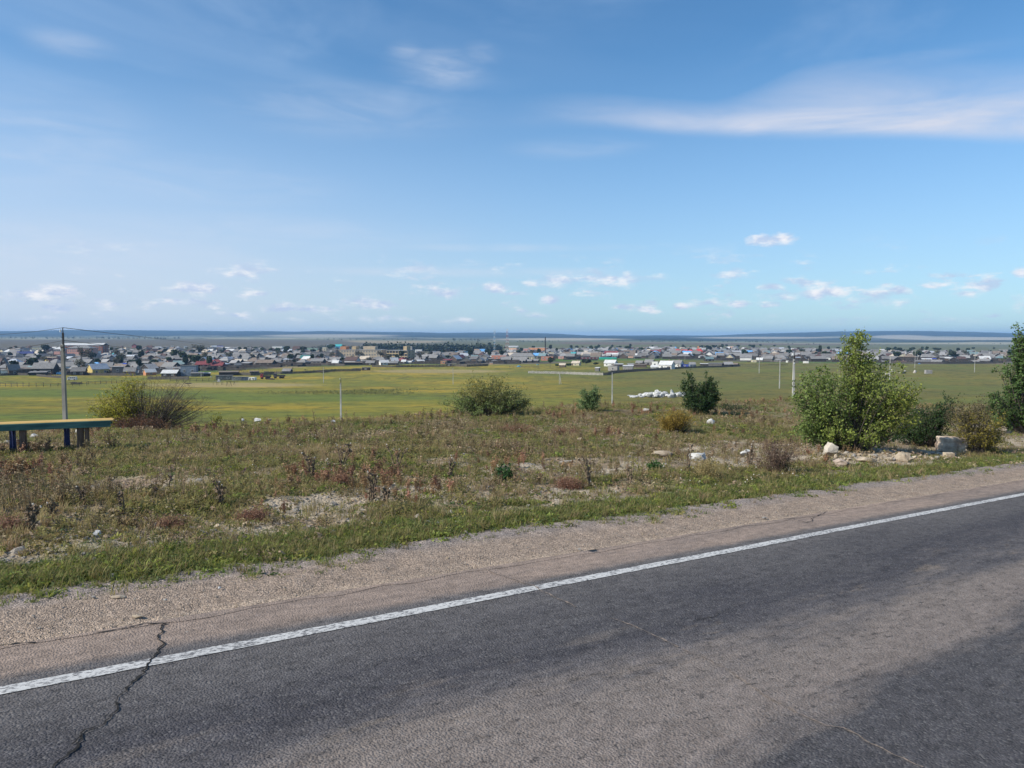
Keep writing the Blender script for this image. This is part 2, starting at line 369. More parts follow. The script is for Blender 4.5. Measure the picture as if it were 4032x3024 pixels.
    # ---- blend the zones
    b1 = sstep(-.5, .5, (p-np.interp(s, [0, 30], [32, 28])+(fbm(X, Y, .4, 3, 50)-.5)*5)/3)
    col = lerp3(base, mead, b1)
    fr = np.interp(px, VFX, VFY); bk = np.interp(px, VBX, VBY)
    inv = sstep(0, 4, fr+4-row)*(Y > 250); col = lerp3(col, vil, inv)
    inf = sstep(0, 3, bk-2-row)*(Y > 500); col = lerp3(col, far, inf)
    k = (p < 9.3); col[k] = lerp3(col[k], C(.2, .17, .14), np.ones(k.sum()))
    return np.clip(col, .01, .9)
VFX = [0,200,500,700,850,1000,1200,1450,1600,1800,2000,2150,2350,2600,2800,3000,3200,3400,3600,3800,4032]
VFY = [1468,1474,1478,1468,1462,1452,1444,1436,1434,1434,1433,1430,1420,1416,1418,1426,1427,1430,1432,1432,1430]
VBX = [0,400,700,1000,1200,1500,1900,2050,2300,2600,3000,3300,3500,3800,4032]
VBY = [1374,1382,1376,1378,1386,1398,1392,1384,1374,1372,1374,1384,1386,1390,1390]

def build_ground():
    r = np.concatenate([[0.0], np.exp(np.linspace(math.log(2.0), math.log(14000), 720))])
    th = np.concatenate([np.linspace(-math.pi, -.72, 60, endpoint=False), np.linspace(-.72, .72, 620, endpoint=False), np.linspace(.72, math.pi, 60, endpoint=False)])
    nr, nt_ = len(r), len(th)
    R, T = np.meshgrid(r, th, indexing='ij'); X = (R*np.sin(T)).ravel(); Y = (R*np.cos(T)).ravel()
    # pull the sheet's scale in depth for far rows so that Y drives the distance
    Z = terrain(X, Y); s, p = sp_of(X, Y)
    under = (p < 9.6) & (p > -14); Z = np.where(under, np.minimum(Z, zroad(s)-.06-.10*(1-sstep(8.8, 9.6, p))), Z)
    i = np.arange(nr-1)[:, None]*nt_; j = np.arange(nt_)[None, :]; j2 = (j+1) % nt_
    F = np.stack([i+j, i+j2, i+nt_+j2, i+nt_+j], -1).reshape(-1, 4)
    me = npmesh('ground', np.stack([X, Y, Z], 1), F[:, ::-1], True)
    vcolor(me, ground_colour(X, Y, Z))
    m = bpy.data.materials.new('ground'); m.use_nodes = True; nt = m.node_tree; nt.nodes.clear(); q = G(nt)
    at = q.n('ShaderNodeAttribute', attribute_name='tint'); t = q.n('ShaderNodeTexCoord'); v = t.outputs['Object']
    n1 = q.noise(v, 9, 6, .7); n2 = q.noise(v, .6, 5, .65); n3 = q.noise(q.vm('MULTIPLY', v, (.35, 1, 1)), .06, 5, .6)
    k = q.m('MULTIPLY', q.m('MULTIPLY_ADD', n1, 1.3, .35), q.m('MULTIPLY_ADD', n2, .7, .65)); k = q.m('MULTIPLY', k, q.m('MULTIPLY_ADD', n3, .5, .75))
    cm = q.n('ShaderNodeMix', data_type='RGBA', blend_type='MULTIPLY'); cm.inputs[0].default_value = 1
    q.put(cm.inputs[6], at.outputs['Color']); nt.links.new(k, cm.inputs[7])
    vo = q.n('ShaderNodeTexVoronoi'); q.put(vo.inputs['Vector'], v); vo.inputs['Scale'].default_value = 16
    b = q.n('ShaderNodeBsdfPrincipled'); nt.links.new(cm.outputs[2], b.inputs['Base Color']); b.inputs['Roughness'].default_value = 1.0; b.inputs['Specular IOR Level'].default_value = .1
    bp = q.n('ShaderNodeBump'); nt.links.new(q.m('ADD', n1, q.m('MULTIPLY', vo.outputs['Distance'], -.7)), bp.inputs['Height']); bp.inputs['Strength'].default_value = .8; bp.inputs['Distance'].default_value = .06
    nt.links.new(bp.outputs[0], b.inputs['Normal'])
    o = q.n('ShaderNodeOutputMaterial'); nt.links.new(b.outputs[0], o.inputs[0])
    ob = link('ground', me, m); tag(ob, kind='structure'); return float(Z.min())
ZMIN = build_ground()

# haze: even, pale air around the camera and all the land
hz = MB(); hz.box((0, 0, 25), (32000, 32000, 900)); ho = hz.mesh('haze')
hm = bpy.data.materials.new('haze'); hm.use_nodes = True; nt = hm.node_tree; nt.nodes.clear()
pv = nt.nodes.new('ShaderNodeVolumePrincipled'); pv.inputs['Color'].default_value = (.36, .62, .98, 1); pv.inputs['Density'].default_value = 1.0e-4; pv.inputs['Anisotropy'].default_value = 0.0
om = nt.nodes.new('ShaderNodeOutputMaterial'); nt.links.new(pv.outputs[0], om.inputs['Volume'])
HZ = link('haze', ho, hm); tag(HZ, kind='stuff')
zs = [v.co.z for v in ho.vertices]
for v in ho.vertices: v.co.z = ZMIN-1.0 if v.co.z < 0 else 85

# ------------------------------------------------------------------ road (local x along the road, local y across it)
ROT = math.atan2(.604, .797)
def strip(name, s0, s1, ds, ps, zfun, m, wob=0.0, wobf=1.0, kind='structure', wseed=0, thick=0.0):
    S = np.arange(s0, s1+ds, ds); P = np.asarray(ps, float); SS, PP = np.meshgrid(S, P, indexing='ij')
    if wob:
        for k in (0, -1): PP[:, k] += (fbm(S, S*0+wseed*7.7, wobf, 4, 60+wseed)-.5)*wob
    ZZ = zroad(SS)+zfun(SS, PP)
    n, k = SS.shape; i = np.arange(n-1)[:, None]*k; j = np.arange(k-1)[None, :]
    F = np.stack([i+j, i+k+j, i+k+j+1, i+j+1], -1).reshape(-1, 4)
    me = npmesh(name, np.stack([SS.ravel(), PP.ravel(), ZZ.ravel()], 1), F, True)
    o = link(name, me, m); o.rotation_euler = (0, 0, ROT); tag(o, kind=kind); return o
def asphalt_mat():
    m = bpy.data.materials.new('asphalt'); m.use_nodes = True; nt = m.node_tree; nt.nodes.clear(); q = G(nt)
    t = q.n('ShaderNodeTexCoord'); v = t.outputs['Object']; sx = q.n('ShaderNodeSeparateXYZ'); q.put(sx.inputs[0], v)
    w1 = q.noise(q.vm('MULTIPLY', v, (.16, .9, 1)), 1.2, 5, .6); w2 = q.noise(q.vm('MULTIPLY', v, (.35, 1.6, 1)), 2.6, 5, .65)
    wob = q.noise(q.vm('MULTIPLY', v, (.5, 1, 1)), 3.0, 5, .6)
    pp = q.m('ADD', sx.outputs[1], q.m('ADD', q.m('MULTIPLY_ADD', w1, 2.6, -1.3), q.m('MULTIPLY_ADD', w2, 1.1, -.55)))
    r = q.n('ShaderNodeValToRGB'); q.put(r.inputs[0], q.m('DIVIDE', q.m('ADD', pp, 9.0), 18.0))
    stops = [(-9, (0.1287, 0.1180, 0.1074)), (-1.0, (0.1170, 0.1062, 0.1025)), (.6, (0.1111, 0.1038, 0.1000)), (1.6, (0.0655, 0.0625, 0.0671)), (2.6, (0.0796, 0.0755, 0.0781)), (3.2, (0.1989, 0.1664, 0.1464)), (4.0, (0.1930, 0.1628, 0.1427)),
             (4.5, (0.1030, 0.0944, 0.0952)), (5.0, (0.0632, 0.0602, 0.0659)), (5.6, (0.0866, 0.0814, 0.0830)), (6.4, (0.1170, 0.1086, 0.1061)), (9, (0.1111, 0.1038, 0.1000))]
    cr_ = r.color_ramp
    while len(cr_.elements) < len(stops): cr_.elements.new(.5)
    for e, (p_, c_) in zip(cr_.elements, stops): e.position = (p_+9)/18; e.color = (*c_, 1)
    # worn sandy patches along the lane centre line
    pat = q.noise(q.vm('MULTIPLY', v, (.5, 2.4, 1)), 1.7, 5, .62)
    pf = q.m('MULTIPLY', q.ss(pat, .56, .68), q.m('SUBTRACT', 1.0, q.m('MULTIPLY', q.m('ABSOLUTE', q.m('SUBTRACT', sx.outputs[1], 4.55)), 1.4), clamp=True))
    c = q.mix(q.m('MULTIPLY', pf, .65), r.outputs[0], (.19, .155, .125, 1))
    # sandy dust on the outer paved strip beyond the line, ragged edge
    dz = q.m('ADD', sx.outputs[1], q.m('MULTIPLY_ADD', wob, .22, -.11))
    dust = q.m('MULTIPLY', q.ss(dz, 6.60, 6.82), q.m('MULTIPLY_ADD', q.ss(w1, .3, .6), .25, .75))
    dcol = q.mix(q.ss(w2, .3, .7), (.315, .240, .190, 1), (.25, .195, .160, 1))
    c = q.mix(q.m('MULTIPLY', dust, .93), c, dcol)
    # aggregate
    vo = q.n('ShaderNodeTexVoronoi'); q.put(vo.inputs['Vector'], v); vo.inputs['Scale'].default_value = 55; vo.inputs['Randomness'].default_value = 1
    sepc = q.n('ShaderNodeSeparateColor'); q.put(sepc.inputs[0], vo.outputs['Color'])
    ag = q.ss(sepc.outputs[0], .80, .97); fine = q.noise(v, 45, 4, .75); mid = q.noise(q.vm('MULTIPLY', v, (.6, 1, 1)), 9, 4, .7)
    k = q.m('MULTIPLY', q.m('MULTIPLY_ADD', fine, 1.5, .25), q.m('MULTIPLY_ADD', mid, 1.3, .38))
    cm = q.n('ShaderNodeMix', data_type='RGBA', blend_type='MULTIPLY'); cm.inputs[0].default_value = 1; q.put(cm.inputs[6], c); nt.links.new(k, cm.inputs[7])
    inner = q.m('SUBTRACT', 1.0, dust)
    c = q.mix(q.m('MULTIPLY', q.m('MULTIPLY', ag, inner), .28), cm.outputs[2], (.24, .23, .22, 1))
    dk = q.ss(q.noise(q.vm('MULTIPLY', v, (.5, 1, 1)), 16, 5, .72), .55, .66)
    c = q.mix(q.m('MULTIPLY', dk, q.m('MULTIPLY_ADD', inner, .45, .20)), c, (.03, .03, .032, 1))
    b = q.n('ShaderNodeBsdfPrincipled'); q.put(b.inputs['Base Color'], c); b.inputs['Roughness'].default_value = .9; b.inputs['Specular IOR Level'].default_value = .12
    bp = q.n('ShaderNodeBump'); nt.links.new(q.m('ADD', q.m('MULTIPLY', vo.outputs['Distance'], -1.0), q.m('ADD', fine, q.m('MULTIPLY', mid, 1.5))), bp.inputs['Height']); bp.inputs['Strength'].default_value = .75; bp.inputs['Distance'].default_value = .012
    nt.links.new(bp.outputs[0], b.inputs['Normal'])
    o = q.n('ShaderNodeOutputMaterial'); nt.links.new(b.outputs[0], o.inputs[0]); return m
def gravel_mat():
    m = bpy.data.materials.new('gravel'); m.use_nodes = True; nt = m.node_tree; nt.nodes.clear(); q = G(nt)
    t = q.n('ShaderNodeTexCoord'); v = t.outputs['Object']; sx = q.n('ShaderNodeSeparateXYZ'); q.put(sx.inputs[0], v)
    w = q.noise(q.vm('MULTIPLY', v, (.2, 1, 1)), 1.6, 5, .6)
    pp = q.m('ADD', sx.outputs[1], q.m('MULTIPLY_ADD', w, .8, -.4))
    c = q.mix(q.ss(pp, 8.25, 8.9), (.290, .224, .172, 1), (.255, .215, .190, 1)); c = q.mix(q.ss(q.m('MULTIPLY', pp, -1.0), -7.8, -7.4), c, (.36, .28, .21, 1))
    vo = q.n('ShaderNodeTexVoronoi'); q.put(vo.inputs['Vector'], v); vo.inputs['Scale'].default_value = 66
    vb = q.n('ShaderNodeTexVoronoi'); q.put(vb.inputs['Vector'], v); vb.inputs['Scale'].default_value = 13
    sc = q.n('ShaderNodeSeparateColor'); q.put(sc.inputs[0], vo.outputs['Color'])
    f = q.noise(v, 30, 4, .7); mid = q.noise(v, 5, 4, .65)
    k = q.m('MULTIPLY', q.m('MULTIPLY_ADD', sc.outputs[0], .9, .56), q.m('MULTIPLY', q.m('MULTIPLY_ADD', f, 1.2, .42), q.m('MULTIPLY_ADD', mid, 1.1, .45)))
    cm = q.n('ShaderNodeMix', data_type='RGBA', blend_type='MULTIPLY'); cm.inputs[0].default_value = 1; q.put(cm.inputs[6], c); nt.links.new(k, cm.inputs[7])
    b = q.n('ShaderNodeBsdfPrincipled'); nt.links.new(cm.outputs[2], b.inputs['Base Color']); b.inputs['Roughness'].default_value = .95; b.inputs['Specular IOR Level'].default_value = .15
    bp = q.n('ShaderNodeBump'); nt.links.new(q.m('ADD', q.m('MULTIPLY', vo.outputs['Distance'], -1.0), q.m('ADD', q.m('MULTIPLY', vb.outputs['Distance'], -.8), q.m('MULTIPLY', mid, 1.6))), bp.inputs['Height']); bp.inputs['Strength'].default_value = .9; bp.inputs['Distance'].default_value = .014
    nt.links.new(bp.outputs[0], b.inputs['Normal'])
    o = q.n('ShaderNodeOutputMaterial'); nt.links.new(b.outputs[0], o.inputs[0]); return m
def paint_mat():
    m = bpy.data.materials.new('line_paint'); m.use_nodes = True; nt = m.node_tree; nt.nodes.clear(); q = G(nt)
    t = q.n('ShaderNodeTexCoord'); v = t.outputs['Object']
    n = q.noise(q.vm('MULTIPLY', v, (.7, 1.3, 1)), 26, 5, .75); n2 = q.noise(v, 3, 3, .6)
    f = q.ss(q.m('ADD', n, q.m('MULTIPLY', n2, .18)), .57, .68)
    c = q.mix(f, q.mix(n2, (.60, .59, .56, 1), (.46, .45, .43, 1)), (.12, .115, .115, 1))
    b = q.n('ShaderNodeBsdfPrincipled'); q.put(b.inputs['Base Color'], c); b.inputs['Roughness'].default_value = .7
    bp = q.n('ShaderNodeBump'); nt.links.new(n, bp.inputs['Height']); bp.inputs['Strength'].default_value = .6; bp.inputs['Distance'].default_value = .01; nt.links.new(bp.outputs[0], b.inputs['Normal'])
    o = q.n('ShaderNodeOutputMaterial'); nt.links.new(b.outputs[0], o.inputs[0]); return m
MASPH = asphalt_mat()
def zcrown(S, P): return (fbm(S, P, .25, 2, 70)-.5)*.02
strip('road', -90, 130, .5, np.linspace(-9, 7.4, 34), lambda S, P: zcrown(S, P), MASPH)
# asphalt edge is ragged: thin lip of pavement broken along the shoulder
strip('paved_edge', -60, 90, .06, [7.30, 7.40, 7.44], lambda S, P: zcrown(S, P)+.004-(P > 7.41)*.05, MASPH, wob=.16, wobf=2.2, wseed=1)
strip('gravel_shoulder', -60, 100, .06, np.linspace(7.2, 9.45, 36), lambda S, P: -.028+(fbm(S, P, 3.0, 4, 71)-.5)*.05-.05*sstep(8.9, 9.4, P), gravel_mat(), wob=.0)
strip('edge_line', -60, 100, .05, [6.365, 6.44, 6.515], lambda S, P: zcrown(S, P)+.006, paint_mat(), wob=.016, wobf=9, wseed=3)

def road_pt(px, py):
    a, b = px_dir(px, py)      # z = bY ; z = -2.5+SL*s, s=(.797a+.604)Y
    Y = -2.5/(b-SL*(.797*a+.604)); return sp_of(a*Y, Y)
def crack(name, pts, w, m, jag=.035, seed=0, dz=.009):
    P = [road_pt(*p) for p in pts]; S = []
    R_ = random.Random(seed)
    for (a, b) in zip(P[:-1], P[1:]):
        n = max(2, int(math.dist(a, b)/.035))
        for i in range(n): t = i/n; S.append((a[0]+(b[0]-a[0])*t, a[1]+(b[1]-a[1])*t))
    S.append(P[-1]); V = []; F = []; off = 0
    for i, (s, p) in enumerate(S):
        off = off*.75+R_.uniform(-1, 1)*jag*.5
        ww = w*R_.uniform(.25, 1.1)*(1.6 if R_.random() < .12 else 1)
        j = min(i+1, len(S)-1); k = max(i-1, 0); d = Vector((S[j][0]-S[k][0], S[j][1]-S[k][1])).normalized(); nx, ny = -d.y, d.x
        for sg in (-1, 1):
            x = s+nx*(off+sg*ww/2); y = p+ny*(off+sg*ww/2)
            V.append((x, y, float(zroad(x))+float(zcrown(np.array([x]), np.array([y]))[0])+dz))
        if i: b = 2*i; F.append((b-2, b-1, b+1, b))
    me = bpy.data.meshes.new(name); me.from_pydata(V, [], F); o = link(name, me, m); o.rotation_euler = (0, 0, ROT); tag(o, kind='structure'); return o
R5 = lambda X, Y: (X/1.476, 1900+Y/1.476)
R6 = lambda X, Y: (1344+X/1.476, 1900+Y/1.476)
R7 = lambda X, Y: (2688+X/1.476, 1900+Y/1.476)
MCR = mat('crack_dark', (.018, .017, .016), 1, .3, 20); MSE = mat('crack_sand', (.23, .18, .145), 1, .4, 30, col2=(.08, .07, .06))
crack('road_crack', [R5(*p) for p in [(950,822),(930,850),(928,905),(922,965),(888,1020),(858,1046),(838,1110),(825,1135),(770,1180),(735,1215),(712,1250),(705,1300),(650,1355),(610,1390),(560,1428),(500,1470),(455,1520),(420,1580),(310,1659),(230,1740)]], .020, MCR, .05, seed=2)
crack('road_crack', [R5(*p) for p in [(560,1428),(510,1445),(480,1480),(440,1530)]], .012, MCR, seed=3)
crack('road_crack', [R5(*p) for p in [(950,822),(840,824),(690,850),(560,868)]], .02, MCR, seed=4)
crack('road_crack', [R5(*p) for p in [(0,955),(90,940),(210,930)]], .02, MCR, seed=5)
crack('road_crack', [R7(*p) for p in [(835,170),(790,190),(725,235),(640,212),(440,205)]], .016, MCR, seed=6)
crack('road_crack', [R7(*p) for p in [(215,765),(160,785),(70,810)]], .012, MCR, seed=8)
crack('road_seam', [R6(*p) for p in [(840,500),(900,530),(1020,572),(1110,602),(1230,662),(1370,725)]], .022, MSE, .02, seed=7)
crack('road_seam', [R6(*p) for p in [(1560,790),(1700,835),(1790,880),(1870,910),(1950,960)]], .02, MSE, .02, seed=9)
crack('road_seam', [R7(*p) for p in [(0,970),(90,1005),(240,1080),(330,1140),(470,1232),(600,1300),(730,1368),(830,1410),(930,1430),(1060,1500),(1180,1560),(1240,1590),(1400,1655)]], .018, MSE, .02, seed=10)

# ------------------------------------------------------------------ foliage materials / instanced ground plants
def leaf_mat(name, use_tint, col=(.1, .1, .03), var=.35, trans=.35, rough=.6, rand=.35):
    if name in MATS: return MATS[name]
    m = bpy.data.materials.new(name); m.use_nodes = True; nt = m.node_tree; nt.nodes.clear(); q = G(nt)
    if use_tint: base = q.n('ShaderNodeAttribute', attribute_name='tint').outputs['Color']
    else:
        rg = q.n('ShaderNodeRGB'); rg.outputs[0].default_value = (*col, 1); base = rg.outputs[0]
    oi = q.n('ShaderNodeObjectInfo'); hsv = q.n('ShaderNodeHueSaturation'); q.put(hsv.inputs['Color'], base)
    q.put(hsv.inputs['Value'], q.m('MULTIPLY_ADD', oi.outputs['Random'], rand*1.6, 1-rand*.8))
    q.put(hsv.inputs['Hue'], q.m('MULTIPLY_ADD', q.m('FRACT', q.m('MULTIPLY', oi.outputs['Random'], 13.7)), .05*(rand > 0), .5-.025*(rand > 0)))
    b = q.n('ShaderNodeBsdfPrincipled'); q.put(b.inputs['Base Color'], hsv.outputs[0]); b.inputs['Roughness'].default_value = rough; b.inputs['Specular IOR Level'].default_value = .25
    tr = q.n('ShaderNodeBsdfTranslucent'); q.put(tr.inputs[0], hsv.outputs[0]); mx = q.n('ShaderNodeMixShader'); mx.inputs[0].default_value = trans
    nt.links.new(b.outputs[0], mx.inputs[1]); nt.links.new(tr.outputs[0], mx.inputs[2])
    o = q.n('ShaderNodeOutputMaterial'); nt.links.new(mx.outputs[0], o.inputs[0]); MATS[name] = m; return m
def tuft(name, n, h, spread, w, m, lean=.5, R_=random):
    V = []; F = []
    for i in range(n):
        a = R_.uniform(0, 6.283); r = spread*math.sqrt(R_.random()); x, y = r*math.cos(a), r*math.sin(a)
        b = R_.uniform(0, 6.283); hh = h*R_.uniform(.45, 1.1); ln = lean*hh*R_.uniform(.2, 1.2); dx, dy = math.cos(b), math.sin(b); wx, wy = -dy*w/2, dx*w/2
        k = len(V); V += [(x-wx, y-wy, -.01), (x+wx, y+wy, -.01), (x+dx*ln*.35+wx*.8, y+dy*ln*.35+wy*.8, hh*.55), (x+dx*ln*.35-wx*.8, y+dy*ln*.35-wy*.8, hh*.55), (x+dx*ln, y+dy*ln, hh)]
        F += [(k, k+1, k+2, k+3), (k+3, k+2, k+4)]
    me = bpy.data.meshes.new(name); me.from_pydata(V, [], F); me.materials.append(m); return bpy.data.objects.new(name, me)
def herb(name, n, h, spread, ls, m, R_=random, flat=.3):
    """low leafy clump: small diamond leaves through a dome"""
    V = []; F = []
    for i in range(n):
        a = R_.uniform(0, 6.283); r = spread*math.sqrt(R_.random()); z = h*(1-(r/spread)**2)*R_.uniform(.15, 1)
        c = Vector((r*math.cos(a), r*math.sin(a), z)); d = Vector((R_.gauss(0, 1), R_.gauss(0, 1), R_.gauss(.3, .6))).normalized(); e = d.cross(Vector((R_.gauss(0, 1), R_.gauss(0, 1), R_.gauss(0, 1)))).normalized()
        s = ls*R_.uniform(.6, 1.4); k = len(V); V += [c-d*s, c+e*s*.42, c+d*s, c-e*s*.42]; F.append((k, k+1, k+2, k+3))
    me = bpy.data.meshes.new(name); me.from_pydata([tuple(v) for v in V], [], F); me.materials.append(m); return bpy.data.objects.new(name, me)
def stalks(name, n, h, spread, m, R_=random, head=None, twig=5, r=.004):
    mb = MB(); hb = MB()
    for i in range(n):
        a = R_.uniform(0, 6.283); q = spread*R_.random(); x, y = q*math.cos(a)*.3, q*math.sin(a)*.3
        hh = h*R_.uniform(.6, 1.1); tx, ty = q*math.cos(a), q*math.sin(a); p0 = Vector((x, y, -.02)); p1 = Vector((tx, ty, hh))
        mb.tube(p0, p1, r, r*.5, 3, False)
        for j in range(twig):
            t = R_.uniform(.3, 1); c = p0.lerp(p1, t); d = Vector((R_.gauss(0, 1), R_.gauss(0, 1), R_.uniform(.2, 1.3))).normalized()*h*R_.uniform(.10, .28)
            mb.tube(c, c+d, r*.7, r*.3, 3, False)
            for k in range(3):   # shrivelled leaf flecks / seeds
                e = c+d*R_.uniform(.3, 1.1)+Vector((R_.gauss(0, .012), R_.gauss(0, .012), R_.gauss(0, .012)))
                f = Vector((R_.gauss(0, 1), R_.gauss(0, 1), R_.gauss(0, 1))).normalized(); g_ = f.orthogonal().normalized(); s = .016*R_.uniform(.6, 1.6)
                mb.add([e-f*s, e+g_*s*.6, e+f*s, e-g_*s*.6], [(0, 1, 2, 3)])
    me = mb.mesh(name); me.materials.append(m); return bpy.data.objects.new(name, me)
def rock_mesh(name, sx, sy, sz, seed, sub=2, rough=.28, cut=.0):
    bm = bmesh.new(); bmesh.ops.create_icosphere(bm, subdivisions=sub, radius=1); R_ = random.Random(seed)
    planes = [(Vector((R_.gauss(0, 1), R_.gauss(0, 1), R_.gauss(0, 1))).normalized(), R_.uniform(.38, .8)) for _ in range(13)]
    for v in bm.verts:
        for n_, d in planes:
            k = v.co.dot(n_)
            if k > d: v.co -= n_*(k-d)
        v.co *= 1+R_.uniform(-1, 1)*rough*.26
        v.co.x *= sx; v.co.y *= sy; v.co.z *= sz
    me = bpy.data.meshes.new(name); bm.to_mesh(me); bm.free(); return me
def protos(cname, obs):
    c = bpy.data.collections.new(cname)
    for o in obs: c.objects.link(o)
    return c
def scatter(name, P, idx, rot, scl, coll, label, cat):
    me = bpy.data.meshes.new(name); me.vertices.add(len(P)); me.vertices.foreach_set('co', np.asarray(P, np.float32).ravel())
    a = me.attributes.new('rot', 'FLOAT_VECTOR', 'POINT'); a.data.foreach_set('vector', np.asarray(rot, np.float32).ravel())
    a = me.attributes.new('scl', 'FLOAT_VECTOR', 'POINT'); a.data.foreach_set('vector', np.asarray(scl, np.float32).ravel())
    a = me.attributes.new('idx', 'INT', 'POINT'); a.data.foreach_set('value', np.asarray(idx, np.int32))
    o = link(name, me); tag(o, label, cat, kind='stuff')
    ng = bpy.data.node_groups.new(name, 'GeometryNodeTree'); ng.interface.new_socket('Geometry', in_out='INPUT', socket_type='NodeSocketGeometry'); ng.interface.new_socket('Geometry', in_out='OUTPUT', socket_type='NodeSocketGeometry')
    N = ng.nodes; gi = N.new('NodeGroupInput'); go = N.new('NodeGroupOutput'); ip = N.new('GeometryNodeInstanceOnPoints'); ci = N.new('GeometryNodeCollectionInfo')
    ci.inputs['Collection'].default_value = coll; ci.inputs['Separate Children'].default_value = True; ci.inputs['Reset Children'].default_value = True
    def at(nm, ty):
        q = N.new('GeometryNodeInputNamedAttribute'); q.data_type = ty; q.inputs['Name'].default_value = nm; return q.outputs['Attribute']
    L = ng.links; L.new(gi.outputs[0], ip.inputs['Points']); L.new(ci.outputs[0], ip.inputs['Instance']); ip.inputs['Pick Instance'].default_value = True
    L.new(at('idx', 'INT'), ip.inputs['Instance Index']); e2r = N.new('FunctionNodeEulerToRotation'); L.new(at('rot', 'FLOAT_VECTOR'), e2r.inputs[0]); L.new(e2r.outputs[0], ip.inputs['Rotation'])
    L.new(at('scl', 'FLOAT_VECTOR'), ip.inputs['Scale']); L.new(ip.outputs[0], go.inputs[0])
    md = o.modifiers.new('scatter', 'NODES'); md.node_group = ng; return o

LM = {'green': leaf_mat('grass_green', False, (0.1652, 0.1947, 0.0566), trans=.5), 'olive': leaf_mat('grass_olive', False, (0.2596, 0.2242, 0.0885), trans=.5), 'tan': leaf_mat('grass_tan', False, (0.3894, 0.2950, 0.1534), trans=.5),
      'brown': leaf_mat('weed_brown', False, (0.2301, 0.1746, 0.0944), trans=.15), 'rust': leaf_mat('weed_rust', False, (0.3127, 0.1829, 0.1062), trans=.2), 'dark': leaf_mat('herb_dark', False, (0.1003, 0.1357, 0.0448)),
      'bright': leaf_mat('grass_bright', False, (0.2655, 0.2950, 0.0661), trans=.5), 'sand': leaf_mat('grass_sand', False, (0.3658, 0.2773, 0.1770))}
pr = random.Random(5)
cg = protos('grass_kinds', [tuft('tuft_a', 16, .085, .07, .010, LM['green'], .9, pr), tuft('tuft_b', 14, .07, .08, .011, LM['bright'], 1.0, pr), tuft('tuft_c', 14, .13, .07, .009, LM['olive'], .9, pr),
      herb('tuft_d', 26, .08, .11, .024, LM['green'], pr), herb('tuft_e', 26, .07, .12, .026, LM['dark'], pr), herb('tuft_f', 34, .10, .15, .032, LM['bright'], pr)])
cd = protos('dry_kinds', [tuft('dry_a', 14, .17, .06, .008, LM['tan'], .8, pr), tuft('dry_b', 12, .14, .08, .009, LM['olive'], .9, pr), herb('dry_c', 26, .12, .10, .020, LM['brown'], pr), herb('dry_d', 30, .13, .15, .030, LM['olive'], pr), herb('dry_e', 30, .12, .15, .028, LM['sand'], pr)])
cw = protos('weed_kinds', [stalks('weed_a', 5, .38, .10, LM['brown'], pr), stalks('weed_b', 7, .28, .13, LM['rust'], pr, twig=7), stalks('weed_c', 3, .5, .07, LM['brown'], pr, twig=7), herb('weed_d', 50, .22, .16, .020, LM['rust'], pr), tuft('weed_e', 6, .50, .10, .007, LM['tan'], .35, pr)])
MST = [mat('stone_pale', (.34, .30, .25), .95, .25, 6, bump=.4), mat('stone_grey', (.27, .25, .225), .95, .25, 6, bump=.4), mat('stone_tan', (.36, .285, .20), .95, .25, 6, bump=.4)]
so = []
for i in range(6):
    me = rock_mesh('pebble', 1, .8, .5, 100+i, 1); me.materials.append(MST[i % 3]); so.append(bpy.data.objects.new('pebble_%d' % i, me))
cs_ = protos('stone_kinds', so)

def sample_field(N, ymin, ymax, pw=2.0, umin=-.80, umax=.80):
    """points denser towards the road, in ground coordinates"""
    t = rng.random(N); a = ymin**(1-pw); b = ymax**(1-pw); Y = (a+(b-a)*t)**(1/(1-pw)) if pw != 1 else ymin*(ymax/ymin)**t
    X = rng.uniform(umin, umax, N)*Y*1.0; return X, Y
def keep_field(X, Y, p0=9.3, p1=40):
    s, p = sp_of(X, Y); pe = 9.2+(fbm(X, Y, .9, 3, 90)-.5)*.9-rng.random(len(X))**6*.8
    return (p > pe) & (p < p1) & (s > -35) & (s < 80)
def place(X, Y, dz=0): return np.stack([X, Y, terrain(X, Y)+dz], 1)
def rots(n, tilt=.15): return np.stack([rng.normal(0, tilt, n), rng.normal(0, tilt, n), rng.uniform(0, 6.283, n)], 1)

# green grass: verge + field
X, Y = sample_field(190000, 6.5, 62, 1.6); k = keep_field(X, Y); X, Y = X[k], Y[k]; s, p = sp_of(X, Y)
gm = np.clip((1-sstep(9.7, 10.6, p+(fbm(X, Y, .7, 3, 15)-.5)*2.2))*(.35+.65*sstep(.38, .55, fbm(X, Y, 1.1, 3, 16)))+sstep(.42, .60, fbm(X, Y, .5, 3, 12))*.9*(1.25-.3*sstep(-8, 25, s))+.16, 0, 1)*(1-.97*dirtmask(X, Y, s, p))*(1-.5*brownmask(X, Y, s, p)*(p > 11))
k = rng.random(len(X)) < gm; X, Y, p = X[k], Y[k], p[k]
vg = (p < 10.6) & (rng.random(len(X)) < .8); idx = np.where(vg, rng.choice([0, 1, 1, 1, 2, 0, 3], len(X)), rng.choice([2, 2, 3, 4, 4, 3, 5], len(X)))
sc = rng.uniform(.6, 1.35, len(X)); sc *= np.interp(Y, [10, 60], [.95, 1.5]); scatter('grass', place(X, Y), idx, rots(len(X)), np.stack([sc, sc, sc*rng.uniform(.6, 1.1, len(X))], 1), cg, 'green grass and low herbs on the road verge and stony field', 'grass')
print('grass', len(X))
X, Y = sample_field(120000, 9, 66, 1.6); k = keep_field(X, Y, 9.8); X, Y = X[k], Y[k]; s, p = sp_of(X, Y)
